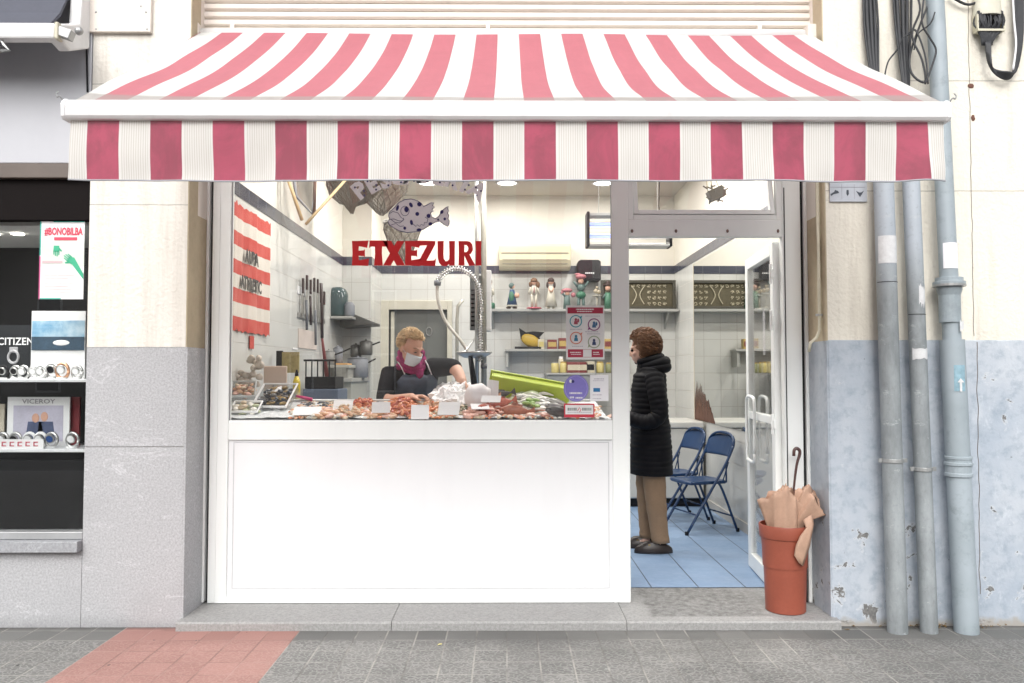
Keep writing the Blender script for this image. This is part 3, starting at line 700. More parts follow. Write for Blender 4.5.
g = MB().tube([W(57, 30, ya + .03), W(62, 34, ya + .05), W(70, 32, ya + .10)], 0.018, 8).rbox(W(66, 34, ya + .03), (0.07, .05, .05), (0, R(20), 0)); g.ell(W(79, 31, ya), (.022, .02, .022))
g.build('arm_joint', 'zinc', ga, bevel=.004)
g = MB().tube([W(0, 38, ya + .03), W(4, 45, ya + .03), W(9, 50, ya + .03), W(1, 51, ya + .03)], 0.009, 7); g.build('crank_hook', 'zinc', ga)
MB().tube([W(86.5, 42, -0.015), W(87.5, 92, -0.015)], 0.006, 6).build('side_channel', 'gasket', ga)

# ================================================================== STRIPED AWNING
aw = thing('striped_awning', 'large red and white striped awning with hanging valance over the fish shop', 'awning', (0, 0, 0))
YA = -1.36
zr0, zr1 = WZ(512, 119, YA), WZ(512, 99, YA)
ax0, ax1 = WX(66, 140, YA), WX(948, 140, YA)
rx0, rx1 = WX(200, 37, 0.14), WX(806, 37, 0.14) + 0.02
zw = WZ(512, 33, 0.14); zf = zr1 - 0.008
g = MB(); nu, nv = 60, 26; vs = []; fs = []
for j in range(nv + 1):
    v = j / nv; y = 0.14 + (YA + 0.02 - 0.14) * v
    for i in range(nu + 1):
        u = i / nu; xa = rx0 + (rx1 - rx0) * u; xb_ = ax0 + (ax1 - ax0) * u; x = xa + (xb_ - xa) * v
        sag = 0.055 * math.sin(PI * v) * (4 * u * (1 - u)) ** 0.6 + 0.010 * math.sin(PI * v)
        rip = 0.012 * mnoise.noise(Vector((x * 1.1, y * 2.5, 0)))
        vs.append((x, y, zw + (zf - zw) * v - sag + rip))
for j in range(nv):
    for i in range(nu):
        a = j * (nu + 1) + i; fs.append((a, a + nu + 1, a + nu + 2, a + 1))
g.add(vs, fs); g.build('canopy', 'top_cloth', aw, smooth=True)
# front rail: rounded box profile
rp = [(YA + 0.06, zr0), (YA + 0.01, zr0), (YA, zr0 + 0.012), (YA - 0.006, (zr0 + zr1) / 2 + .01), (YA + 0.004, zr1 - 0.012), (YA + 0.02, zr1), (YA + 0.06, zr1)]
MB().extr_x(rp, ax0 - 0.012, ax1 + 0.006).build('front_rail', 'rail', aw, bevel=0.004)
for a, s_ in ((ax0 - 0.014, -1), (ax1 + 0.008, 1)):
    MB().extr_x([(y - (0.003 if y < YA + .03 else -.003), z_ + (-.003 if z_ < zr0 + .04 else .003)) for y, z_ in rp], a - 0.008, a + 0.008).build('rail_cap', 'rail', aw, bevel=0.003)
    q = W(60 if s_ < 0 else 951, 103, YA)
    MB().tube([(a + s_ * .004, YA + .02, zr1 - .02), (a + s_ * 0.012, YA, zr1 + 0.006), (a + s_ * 0.024, YA, zr1 + .004), (a + s_ * .028, YA, zr1 + .016), (a + s_ * .02, YA, zr1 + .026)], 0.0028, 6, smooth=4).build('hook', 'zinc', aw)
# hanging valance
zv = zr0 + .004; zl = WZ(512, 180.5, YA + .03)
g = MB(); nu, nv = 240, 10; vs = []; fs = []
for j in range(nv + 1):
    v = j / nv
    for i in range(nu + 1):
        u = i / nu; x = ax0 + (ax1 - ax0) * u
        wv = (mnoise.noise(Vector((x * 2.6, v * 0.8, 1))) * 0.034 + mnoise.noise(Vector((x * 9, v * 1.6, 4))) * 0.011) * v
        if u > 0.9: wv += 0.03 * (u - 0.9) * 10 * v * math.sin((u - .9) * 60)
        zz = zv + (zl - zv) * v + 0.004 * mnoise.noise(Vector((x * 1.7, 9, 0))) * v
        vs.append((x + .006 * v * mnoise.noise(Vector((x * 4, v * 2, 7))), YA + 0.03 + wv, zz))
for j in range(nv):
    for i in range(nu):
        a = j * (nu + 1) + i; fs.append((a, a + nu + 1, a + nu + 2, a + 1))
g.add(vs, fs); o = g.build('valance', 'val_cloth', aw, smooth=True)
g = MB().tube([(vs[nv * (nu + 1) + i][0], vs[nv * (nu + 1) + i][1], vs[nv * (nu + 1) + i][2]) for i in range(0, nu + 1, 2)], 0.0035, 6)
g.build('hem', M('hem_grey', (0.36, 0.37, 0.40), .8), aw)
# rear roller, arms
MB().tube([(rx0 - .02, 0.15, zw - 0.01), (rx1 + .02, 0.15, zw - 0.01)], 0.035, 14).build('roller_tube', 'rail', aw, smooth=True)
for s_, xx in ((-1, rx0), (1, rx1)):
    MB().box(xx - .05 + s_ * .02, xx + .03 + s_ * .02, 0.08, 0.17, zw - .06, zw + .035).build('wall_bracket', 'slat', aw, bevel=.006)
    xe = xx - s_ * 0.9
    MB().tube([(xx - s_ * .1, 0.12, zw - .12), (xe, -0.62, zw - .66)], 0.024, 8).build('arm', 'rail', aw, smooth=True)
    MB().tube([(xe, -0.62, zw - .66), (xx - s_ * .16, YA + .07, zr0 + .05)], 0.02, 8).build('arm', 'rail', aw, smooth=True)
    MB().box(xx - s_ * .1 - .04, xx - s_ * .1 + .04, 0.1, 0.19, zw - .17, zw - .07).build('arm_mount', 'rail', aw, bevel=.006)

# ================================================================== SHOP FRONT
sf = thing('shop_front', 'white aluminium fish shop front with big window, solid lower panel and open doorway', 'shop front', (0, YF, ZF))
X = lambda px, y=YF: WX(px, 400, y)
Zp = lambda py, y=YF: WZ(512, py, y)
TOP = 3.24
y0, y1 = YF, YF + 0.055
xa, xb_ = X(197.5), X(207)       # outer fixed strip
B(XL + .007, xb_, 0.262, 0.33, ZF + .01, TOP).build('outer_post', 'upvc', sf, bevel=.003)
B(xb_ + .0005, X(210), 0.30, 0.33, ZF, TOP).build('gap_seal', 'gasket', sf)
wl, wr = X(228.5), X(612.5); zt_, zb_ = 2.62, Zp(420.5); zpan = Zp(440)
B(X(210), wl, y0, y1, ZF + .002, TOP).build('left_post', 'upvc', sf, bevel=.004)
B(X(213.5), X(218), y0 - .006, y0 - .0005, ZF + .01, TOP).build('post_ridge', 'upvc', sf, bevel=.002)
xm0, xm1 = wr, X(629.5)
B(xm0, xm1, y0, y1, ZF + .002, TOP).build('mullion', 'upvc', sf, bevel=.004)
B(xm1 - .006, xm1 + .004, y0 + .015, y1 + .03, ZF + .002, TOP).build('mullion_stop', 'upvc', sf, bevel=.002)
B(wl, xm0, y0 + .002, y1, zpan, zb_).build('window_ledge', 'upvc', sf, bevel=.004)
B(wl, xm0, y0 + .002, y1, ZF + .002, Zp(597)).build('bottom_rail', 'upvc', sf, bevel=.004)
B(wl, xm0, y0 + .016, y1 - .01, Zp(597), zpan).build('lower_panel', 'panel', sf)
g = MB(); a, b_, c_, d_ = wl + .028, xm0 - .02, Zp(589), zpan - .012
for bxx in ((a, b_, d_ - .005, d_), (a, b_, c_, c_ + .005), (a, a + .005, c_ + .005, d_ - .005), (b_ - .005, b_, c_ + .005, d_ - .005)):
    g.box(bxx[0], bxx[1], y0 + .0125, y0 + .0165, bxx[2], bxx[3])
g.build('panel_beading', M('bead_grey_white', (.60, .61, .63), .5), sf, bevel=.0015)
B(wl, xm0, y0 + .002, y1, TOP - .35, TOP).build('window_head', 'upvc', sf, bevel=.004)
wp = B(wl - .005, xm0 + .005, y0 + .024, y0 + .030, zb_ - .005, TOP - .345).build('window_pane', 'glass', sf)
g = MB(); 
for bb in ((wl, wl + .004, zb_, TOP - .35), (xm0 - .004, xm0, zb_, TOP - .35)): g.box(bb[0], bb[1], y0 + .012, y0 + .0235, bb[2], bb[3])
g.box(wl, xm0, y0 + .012, y0 + .0235, zb_, zb_ + .004); g.build('window_gasket', M('grey_rubber', (.3, .3, .31), .7), sf)
# door frame
dx0 = xm1; dx1 = X(784.5); dr = X(803)
B(dx1, dr, y0, y1, ZF + .002, TOP).build('door_post', 'upvc', sf, bevel=.004)
B(dr + .0005, X(806), .30, .33, ZF, TOP).build('gap_seal', 'gasket', sf)
B(X(806), XR - .007, 0.264, 0.33, ZF + .002, TOP).build('outer_post', 'upvc', sf, bevel=.003)
zh0, zh1 = Zp(236.5), Zp(219.5)
B(dx0, dx1, y0 + .001, y1, zh0, zh1).build('door_head', 'upvc', sf, bevel=.004)
for px in (632, 676, 727.5, 778):
    q = W(px, 231, YF); MB().ell((q.x, y0 - .001, q.z), (.008, .006, .011), 10, 6).build('screw_cap', M('brown_cap', (.2, .13, .11), .5), sf)
# fanlight, sash tilted open inwards at its head
B(dx0, dx1, y0 + .001, y1, TOP - .35, TOP).build('fanlight_head', 'upvc', sf, bevel=.004)
g = MB(); g.box(dx0, dx0 + .03, y0 + .004, y1, zh1, TOP - .35); g.box(dx1 - .03, dx1, y0 + .004, y1, zh1, TOP - .35); g.box(dx0 + .03, dx1 - .03, y0 + .004, y1, zh1, zh1 + .03); g.build('fanlight_frame', 'upvc', sf, bevel=.003)
fan = Matrix.Translation((0, y0 + .03, zh1 + .035)) @ Matrix.Rotation(R(-12), 4, 'X')
fw0, fw1, fh = dx0 + .035, dx1 - .035, TOP - .35 - zh1 - .05
g = MB(); g.box(fw0, fw0 + .028, -.015, .02, 0, fh); g.box(fw1 - .028, fw1, -.015, .02, 0, fh); g.box(fw0 + .028, fw1 - .028, -.015, .02, 0, .028); g.box(fw0 + .028, fw1 - .028, -.015, .02, fh - .028, fh)
fs_ = g.xf(fan).build('fanlight_sash', 'upvc', sf, bevel=.003)
MB().box(fw0 + .02, fw1 - .02, 0, .005, .02, fh - .02).xf(fan).build('fanlight_pane', 'glass', sf)
MB().box(fw0 - .01, fw1 + .01, -.004, .004, -.012, -.003).xf(fan).build('fanlight_seal', 'gasket', sf)
# door leaf opened inwards against the right
hx = dx1 - .012; yd = y1 + .02
dr_ = thing  # keep name short
M4 = Matrix.Translation((hx, yd, ZF + .012)) @ Matrix.Rotation(R(85), 4, 'Z')
DW, DH = 0.80, zh0 - ZF - .03
g = MB(); g.box(0, .075, -.022, .022, 0, DH); g.box(DW - .075, DW, -.022, .022, 0, DH); g.box(.075, DW - .075, -.022, .022, 0, .10); g.box(.075, DW - .075, -.022, .022, DH - .075, DH); g.box(.075, DW - .075, -.022, .022, 1.02, 1.07)
leaf = g.xf(M4).build('door', 'upvc', sf, bevel=.004)
MB().box(.07, DW - .07, -.003, .003, .09, DH - .07).xf(M4).build('door_pane', 'glass', leaf)
for yy in (-.042, .042):
    hp = [(DW - .33, yy, .80), (DW - .33, yy, .77), (DW - .30, yy, .745), (DW - .15, yy, .745), (DW - .115, yy, .78), (DW - .10, yy, 1.1), (DW - .135, yy, 1.17), (DW - .30, yy, 1.17), (DW - .345, yy, 1.13), (DW - .34, yy, 1.0), (DW - .33, yy, .80)]
    MB().tube(hp, .011, 8, smooth=3).xf(M4).build('handle', 'upvc', leaf, smooth=True)
g = MB()
for zz in (.15, DH - .22, DH - .5, 1.0):
    g.box(-.03, .03, .022, .034, zz, zz + .05); g.tube([(-.004, .036, zz - .035), (-.004, .036, zz + .085)], .009, 8)
g.xf(M4).build('hinge', 'upvc', leaf, bevel=.002)
MB().box(.33, .39, -.0045, -.0035, 1.45, 1.74).xf(M4).build('sticker', 'vinylwhite', leaf)
# thin black cable/gasket on the frame next to the door
MB().tube([(X(786.5), y0 - .004, Zp(487)), (X(786.5), y0 - .004, 2.5)], .003, 5).build('draught_strip', 'gasket', sf)
MB().tube([(X(804.5), y0 + .02, ZF), (X(804.5), y0 + .02, 2.9)], .009, 5).build('frame_gap', 'gasket', sf)

# ---- lettering on the glass (on the street side)
YG = y0 + .021
def GL(px, py): q = W(px, py, YG); return (q.x, q.z)
# flared capitals drawn as polygons inside a unit box (w,h)
def rect(a, b, c, d): return [(a, b), (c, b), (c, d), (a, d)]
LET = {
 'E': [[(0, 0), (.40, 0), (.36, .5), (.40, 1), (0, 1), (.03, .5)], [(.3, .0), (.90, -.02), (.94, .28), (.3, .20)], [(.3, .80), (.84, .72), (.92, 1.02), (.3, 1)], [(.3, .40), (.66, .38), (.72, .33), (.72, .68), (.66, .62), (.3, .60)]],
 'T': [[(.27, 0), (.73, 0), (.68, .5), (.70, .9), (.30, .9), (.32, .5)], [(0, .70), (.10, .77), (.9, .77), (1.0, .70), (.97, 1.02), (.03, 1.02)]],
 'X': [[(-.02, 0), (.36, 0), (1.02, 1), (.66, 1)], [(.64, 0), (1.06, 0), (.38, 1), (-.03, 1)]],
 'Z': [[(.03, .74), (.12, .81), (.95, .84), (.97, 1), (.04, 1.02)], [(.52, .84), (.96, .86), (.45, .16), (.0, .12)], [(0, 0), (.96, -.02), (1.0, .30), (.90, .21), (.0, .18)]],
 'U': [[(0, 1), (.36, 1), (.34, .45), (.36, .28), (.44, .20), (.40, -.03), (.22, .0), (.08, .12), (.01, .35)], [(.66, 1), (1.0, 1), (.98, .0), (.66, 0), (.68, .5)], [(.40, -.03), (.42, .17), (.56, .18), (.74, .30), (.74, .12), (.58, .0)]],
 'R': [[(0, 0), (.38, 0), (.36, .5), (.38, 1), (0, 1), (.02, .5)], [(.24, .84), (.50, .83), (.60, .76), (.62, .70), (.90, .70), (.86, .86), (.72, .97), (.52, 1), (.24, 1)], [(.62, .71), (.60, .62), (.50, .55), (.24, .54), (.24, .39), (.54, .40), (.78, .48), (.90, .62), (.90, .71)], [(.34, .44), (.66, .48), (1.06, 0), (.66, -.01)]],
 'I': [[(0, 0), (1, 0), (.92, .5), (1, 1), (0, 1), (.08, .5)]],
}
g = MB()
spans = [('E', 352, 370), ('T', 369, 388), ('X', 383.5, 404), ('E', 405, 422), ('Z', 418, 436), ('U', 437.5, 455), ('R', 458.5, 474.5), ('I', 475.5, 481.5)]
for ch, a, b in spans:
    for k_, poly in enumerate(LET[ch]):
        pp = []
        for u, v in poly:
            pp.append(GL(a + (b - a) * u, 265.5 - 24.5 * v))
        g.prism(pp, YG - .0012 - .0002 * k_, YG + .0008)
g.build('shop_name_lettering', 'redletter', wp)
# PESCADERIA on an arc
g = MB(); g2 = MB(); word = 'PESCADERIA'; cxp, cyp, Rp = 418.5, 295.8, 120
for i, ch in enumerate(word):
    a = R(-29.2 + 58.4 * i / 9); px = cxp + Rp * math.sin(a); py = cyp - Rp * math.cos(a); x, z = GL(px, py)
    g.text(ch, (x, YG - .0005, z), .135, .001, .007, rot=-a * 1.3, sx=1.0)
    for k_ in range(3):
        g2.lathe((0, 0, 0), [(.0065, 0), (.0065, .0012)], 8).v
        for v in g2.v[-16:]:
            pass
for q in g2.v: pass
g2 = MB()
for i in range(10):
    a = R(-29.2 + 58.4 * i / 9)
    for k_ in range(3):
        px = cxp + (Rp + (-5, 4, 0)[k_]) * math.sin(a) + (2, -3, 4)[k_]; py = cyp - (Rp + (-5, 4, 0)[k_]) * math.cos(a); x, z = GL(px, py)
        g2.prism([(x + .006 * math.cos(t_), z + .006 * math.sin(t_)) for t_ in [2 * PI * m_ / 10 for m_ in range(10)]], YG - .0028, YG - .0016)
g.build('arched_lettering', 'vinylwhite', wp); g2.build('letter_dots', 'navy', wp)
# fish emblem
fo = [(388.5, 216), (389.5, 212), (394, 208), (399, 202.5), (405, 199.6), (411, 199), (417, 200.5), (421.5, 203.5), (423.5, 206.5), (427, 205), (431, 202.8), (434, 203), (432.5, 205.5), (434.5, 207), (432, 209.5), (433.5, 211), (430.5, 213), (432, 217), (435.5, 218.6), (439, 216), (442, 211), (446, 207.5), (448.5, 206.5), (447.8, 209), (449, 211), (447.5, 213), (449, 215.5), (448, 218.5), (449.5, 221), (449, 225), (447.5, 226.5), (444, 224.5), (440, 221.5), (436, 222), (430.5, 225), (424, 229), (416, 231.8), (407, 232.5), (399, 230.8), (394, 228), (389.5, 225), (388, 221.5), (389.8, 219)]
g = MB().prism([GL(*q) for q in fo], YG - .0008, YG + .0008); fe = g.build('fish_emblem', 'vinylwhite', wp)
g = MB()
def dot(px, py, a, b, rot=0):
    pts = []
    for i in range(14):
        t_ = 2 * PI * i / 14; u = a * math.cos(t_); v = b * math.sin(t_); pts.append(GL(px + u * math.cos(rot) - v * math.sin(rot), py + u * math.sin(rot) + v * math.cos(rot)))
    g.prism(pts, YG - .0026, YG - .0012)
for q in ((397.5, 208, 1.3, 3, .3), (406.5, 209.5, 2.2, 2.9, 0), (411, 205, 1.6, 2.6, -.5), (419.5, 204.3, 2.3, 2.2, 0), (417.3, 214, 1.9, 2, 0), (411.5, 222.5, 1.5, 2.7, -.2), (428.6, 216, 2, 2.1, 0), (430.4, 224, 1.9, 1.8, 0), (404.8, 228.2, 1.4, 1.6, 0), (419, 230, 2.4, 1.6, 0), (441.8, 212, 1.6, 2, .5), (438.2, 219.7, 1, 1, 0), (444.8, 219, 1.3, 1.4, 0)): dot(*q)
def stroke(pts, r=.0022, cl=False):
    pp = [GL(*p_) for p_ in pts]
    if cl: pp.append(pp[0])
    g.tube([(x, YG - .002, z) for x, z in pp], r, 5, flat=1)
stroke(fo, cl=True)
stroke([(405 + 4.2 * math.cos(t_), 211 + 4.8 * math.sin(t_)) for t_ in [2 * PI * i / 16 for i in range(17)]], .0014)
stroke([(389, 214), (393, 211.5), (398, 213), (401, 217.5), (404, 219.5), (400, 223), (395, 222.5), (391, 219.5)], .0016)
stroke([(389, 219.5), (394, 219), (399, 221), (403, 221), (403.5, 218)], .0016)
stroke([(391, 225), (396, 223.5), (400, 226.5), (404, 226)], .0014)
stroke([(413, 224), (416, 226.5), (417, 224.8), (420, 226.6), (421, 224.5), (424, 225.5), (424.5, 222.5), (427, 222.5), (428, 219), (425, 217)], .0016)
g.build('emblem_outline', 'navy', fe)

# ---- stickers & notices on the glass (things taped to it)
YN = YG - .002
def flat(t, name, m, px0, px1, py0, py1, k_=0):
    a = GL(px0, py0); b = GL(px1, py1); return B(a[0], b[0], YN - .0008 * k_ - .0006, YN - .0008 * k_, b[1], a[1]).build(name, m, t)
def bars(t, name, m, rows, k_=1):
    g = MB()
    for px0, px1, py0, py1 in rows:
        x = px0; r_ = random.Random(int(px0 * 7 + py0 * 13))
        while x < px1:
            w_ = r_.uniform(.6, 2.2); e = min(px1, x + w_); a = GL(x, py0); b = GL(e, py1); g.box(a[0], b[0], YN - .0008 * k_ - .0006, YN - .0008 * k_, b[1], a[1]); x = e + .35
    return g.build(name, m, t)
crim = M('crimson_print', (.42, .03, .07), .5)
t = thing('hygiene_notice', 'white notice with crimson bands and four round pictograms taped to the window', 'notice', (GL(585, 332)[0], YN, GL(585, 332)[1]))
flat(t, 'sheet', 'paper', 566, 604.5, 305.5, 359.5)
flat(t, 'band', crim, 567.5, 603, 307.5, 313.5, 1); flat(t, 'band', crim, 567.8, 603, 349.3, 357.3, 1); flat(t, 'blank_square', 'paper', 583, 591.5, 349.6, 357, 2)
bars(t, 'small_print', 'paper', [(576, 594, 308.8, 310), (577, 592, 311, 312), (570, 581, 352, 352.9), (571, 581, 354, 354.7), (593, 599, 352, 352.9), (593, 599.5, 354, 354.7)], 2)
bars(t, 'small_print', M('print_grey', (.45, .43, .5), .6), [(585, 600, 315.8, 316.4), (570, 582, 329, 329.6), (585, 598, 331.5, 332.1), (587, 600, 333.6, 334.2), (572, 583, 346, 346.6)], 1)
for cx, cy, cm, fill, fm, sg in ((575.8, 321.3, 'ring_teal', (.03, .33, .42), (.4, .08, .12), 1), (594, 324.6, 'ring_plum', (.25, .04, .18), (.06, .16, .3), -1), (576, 338, 'ring_coral', (.68, .25, .17), (.04, .2, .33), 1), (594, 342, 'ring_sage', (.35, .42, .28), (.04, .06, .15), -1)):
    x, z = GL(cx, cy); m_ = M(cm, fill, .5)
    rg = MB().tube([(x + .034 * math.cos(a), YN - .0015, z + .034 * math.sin(a)) for a in [2 * PI * i / 24 for i in range(25)]], .0032, 5)
    rg.prism([(x + sg * .022, z + sg * .026), (x + sg * .038, z + sg * .034), (x + sg * .032, z + sg * .014)], YN - .0022, YN - .001); rg.build('pictogram_ring', m_, t)
    g = MB(); g.ell((x, YN - .0015, z + .010), (.008, .001, .009), 10, 6); g.prism([(x - .012, z - .018), (x + .012, z - .018), (x + .009, z + .002), (x - .009, z + .002)], YN - .002, YN - .001)
    if cy < 330: g.ell((x + .014, YN - .0015, z + .004), (.006, .001, .012), 8, 5)
    g.build('pictogram', M(cm + '_figure', fm, .5), t)
t = thing('round_sticker', 'round violet sticker on the lower right corner of the shop window', 'sticker', (GL(576, 388)[0], YN, GL(576, 388)[1]))
x, z = GL(576, 388.3); MB().prism([(x + .074 * math.cos(a), z + .079 * math.sin(a)) for a in [2 * PI * i / 40 for i in range(40)]], YN - .001, YN).build('disc', M('violet_vinyl', (.22, .19, .56), .45, .1), t)
MB().tube([(x + .066 * math.cos(a), YN - .0015, z + .071 * math.sin(a)) for a in [2 * PI * i / 40 for i in range(41)]], .0013, 4).build('ring', M('pale_violet', (.42, .38, .72), .5), t)
bars(t, 'lettering', 'paper', [(569.5, 582, 392.3, 393.9), (569.8, 574, 396.5, 398.2), (575.5, 582.5, 397, 398.6)], 2)
g = MB(); q = GL(572.8, 381.4); g.ell((q[0], YN - .002, q[1]), (.009, .0012, .009), 10, 6); g.build('emblem', 'navy', t)
q = GL(570.5, 381.2); MB().ell((q[0], YN - .0016, q[1]), (.008, .0012, .011), 10, 6).build('emblem', 'paper', t)
t = thing('opening_card', 'small white card with a blue rectangle beside the round violet sticker', 'notice', (GL(599, 388)[0], YN, GL(599, 388)[1]))
flat(t, 'sheet', 'vinylwhite', 590, 608.5, 375, 401); flat(t, 'blue_block', M('card_blue', (.02, .17, .40), .5), 593.3, 600, 388, 391.8, 1)
bars(t, 'small_print', M('print_grey', (.45, .43, .5), .6), [(594, 604, 378.5, 379.3), (593, 604, 380.5, 381), (592.5, 602, 394.5, 395.2), (592.5, 601, 398.2, 398.8)], 1)
t = thing('red_bordered_sign', 'narrow white sign with red border at the foot of the window', 'notice', (GL(579, 410)[0], YN, GL(579, 410)[1]))
rb = M('bright_red_print', (.55, .035, .06), .5)
flat(t, 'border', rb, 564, 594.5, 403.5, 417.3); flat(t, 'sheet', 'paper', 565.3, 593.2, 405, 414.3, 1)
bars(t, 'lettering', M('print_darkgrey', (.28, .3, .3), .6), [(567.5, 577, 407.8, 410.6), (582, 591.5, 407.8, 410.6)], 2); bars(t, 'small_print', M('print_grey', (.45, .43, .5), .6), [(567.5, 591, 412, 412.6)], 2)
g = MB(); pp = [GL(*q) for q in ((577.5, 411), (579.5, 407.5), (581, 409.5), (579.5, 412))]; g.tube([(x, YN - .0028, z) for x, z in pp], .002, 5); g.build('swash', rb, t)
# small plaque on the plaster right of the door
t = thing('pictogram_plaque', 'small grey plaque with red top edge on the plaster beside the door', 'plaque', (WX(847, 190, 0), -.004, WZ(847, 190, 0)))
def fl2(nm, m, px0, px1, py0, py1, y): a = W(px0, py0, y); b = W(px1, py1, y); return B(a.x, b.x, y - .001, y, b.z, a.z).build(nm, m, t)
pa_ = B(WX(829, 190, 0), WX(866, 190, 0), -.012, -.003, WZ(847, 202, 0), WZ(847, 180, 0)).build('plate', M('plaque_grey', (.46, .49, .54), .4), t)
fl2('red_edge', crim, 829, 866, 180, 181.4, -.012); 
g = MB()
for px in (841.5, 854): a = W(px, 184, -.012); b = W(px + .5, 199, -.012); g.box(a.x, b.x, -.013, -.012, b.z, a.z)
a = W(830, 187, -.012); b = W(865, 187.4, -.012); g.box(a.x, b.x, -.0133, -.0122, b.z, a.z); g.build('divider', M('plaque_line', (.25, .24, .3), .5), t)
g = MB()
def pol(pts): g.prism([(W(a, b, -.012).x, W(a, b, -.012).z) for a, b in pts], -.0136, -.0122)
pol([(830.5, 194), (834, 192), (835, 190), (838, 191), (839, 193), (834, 194), (831, 196)]); pol([(846.5, 190), (848.5, 190), (848.8, 194), (847.6, 196), (846.4, 194)]); pol([(856, 191), (858, 194), (860, 197), (862, 194), (864, 190.5), (861, 192.5), (859, 192.5)])
g.build('pictogram', M('plaque_dark', (.05, .06, .08), .5), t)
# slim white conduit on the reveal by the door
t = thing('thin_conduit', 'thin cream conduit pipe bending into the wall beside the doorway', 'conduit', (XR - .03, .06, 1.6))
yc_ = .06
q = [W(823.5, 180, yc_), W(825.5, 316, yc_), W(825.5, 330, yc_), W(820, 338, yc_), W(814, 343, yc_ + .02), W(812.5, 352, yc_ + .02)]
q = [(min(p_.x, XR - .022), yc_, p_.z) for p_ in q]; q[3] = (q[3][0] - .02, yc_, q[3][2]); q[4] = (XR - .075, yc_, q[4][2]); q[5] = (XR - .085, yc_, q[5][2])
MB().tube(q, .0085, 8).build('tube', M('cream_plastic', (0.6, 0.57, 0.45), .5), t, smooth=True)
MB().box(q[1][0] - .02, XR - .006, yc_ - .008, yc_ + .008, q[1][2], q[1][2] + .012).build('clip', 'zinc', t)

# ================================================================== PIPES, CABLES
def pipe(label, p0, p1, r, m, ztop=None, nm='downpipe'):
    """p0 = foot, p1 = upper point; returns thing and a function giving the axis point at height z"""
    t = thing(nm, label, 'pipe', (p0.x, p0.y, 0), 0, 'downpipes on the blue painted wall')
    ax = lambda z: Vector((p0.x + (p1.x - p0.x) * (z - p0.z) / (p1.z - p0.z), p0.y, z))
    MB().tube([ax(z) for z in [-.01 + (ztop + .01) * i / 12 for i in range(13)]], r, 22).build('pipe', m, t, smooth=True).modifiers.new('e', 'EDGE_SPLIT')
    return t, ax
yp = -.085
def clamp(t, c, r, ear=True):
    g = MB().lathe((c.x, c.y, c.z - .011), [(r + .001, 0), (r + .005, .002), (r + .005, .020), (r + .001, .022)], 22)
    if ear: g.box(c.x + r, c.x + r + .028, c.y - .004, c.y + .004, c.z - .011, c.z + .011); g.box(c.x - r - .022, c.x - r, c.y - .004, c.y + .004, c.z - .011, c.z + .011); g.tube([(c.x, c.y + r, c.z), (c.x, -.004, c.z)], .006, 6)
    g.build('clamp', 'zinc', t, bevel=.001)
def wrap(t, c, r, h, a0, a1, m, nm='sticker', jag=.0):
    n = 10; rings = []
    g = MB(); vs = []
    rr = random.Random(int(c.z * 1000))
    for i in range(n + 1):
        a = a0 + (a1 - a0) * i / n; x = c.x + (r + .0015) * math.sin(a); y = c.y - (r + .0015) * math.cos(a)
        vs += [(x, y, c.z - h / 2 + rr.uniform(-jag, jag)), (x, y, c.z + h / 2 + rr.uniform(-jag, jag))]
    g.add(vs, [(2 * i, 2 * i + 2, 2 * i + 3, 2 * i + 1) for i in range(n)]).build(nm, m, t)
pale = M('worn_paper_label', (.66, .67, .68), .7, .15, 40)
f1, u1 = W(897.5, 627, yp - .02), W(883.5, 180, yp - .02)
f1.z = 0; t1, ax1 = pipe('grey downpipe nearest the doorway with a white label and one zinc clamp', f1, u1, .053, 'pipe', 2.62)
clamp(t1, ax1(WZ(897, 460, yp)), .053); wrap(t1, ax1(WZ(884, 251, yp)), .053, .15, -1.2, 1.35, pale)
wrap(t1, ax1(WZ(884, 283, yp)) , .053, .004, -1.5, 1.5, 'cable', 'joint')
f2, u2 = W(929, 627, yp - .02), W(911, 180, yp - .02); f2.z = 0
t2, ax2 = pipe('middle grey downpipe with smeared white paint patches and a zinc clamp', f2, u2, .045, 'pipe', 2.62)
clamp(t2, ax2(WZ(929, 468.5, yp)), .046)
wrap(t2, ax2(WZ(915, 297, yp)), .045, .10, -.1, .9, pale, 'paint_patch', .02); wrap(t2, ax2(WZ(921, 354, yp)), .045, .055, -1.1, 1.1, pale, 'paint_patch', .006)
wrap(t2, ax2(WZ(915, 315, yp)), .045, .004, -1.5, 1.5, 'cable', 'joint')
f3, u3 = W(966.5, 628, yp - .02), W(944, 180, yp - .02); f3.z = 0
t3, ax3 = pipe('thickest pale blue downpipe farthest right with two flanged collars', f3, u3, .047, 'pipeblue', 4.6)
MB().tube([ax3(z) for z in (-.01, .5, 1.2, WZ(955, 340, yp))], .062, 22).build('lower_pipe', 'pipeblue', t3, smooth=True).modifiers.new('e', 'EDGE_SPLIT')
c = ax3(WZ(952, 283, yp)); MB().lathe((c.x, c.y, c.z - .10), [(.055, -.12), (.055, .03), (.064, .06), (.064, .085), (.082, .088), (.082, .104), (.070, .106), (.070, .126), (.048, .128)], 24).build('collar', 'pipeblue', t3, smooth=False, bevel=.002)
c = ax3(WZ(952, 285, yp)); MB().lathe((c.x, c.y, c.z - .012), [(.0832, 0), (.0832, .012)], 24).build('clamp', 'zinc', t3)
c = ax3(WZ(963, 466, yp)); MB().lathe((c.x, c.y, c.z - .055), [(.0625, 0), (.070, .003), (.070, .02), (.066, .023), (.066, .06), (.072, .063), (.072, .078), (.066, .08), (.066, .095), (.070, .097), (.070, .11), (.0625, .113)], 24).build('collar', 'pipeblue', t3, bevel=.0015)
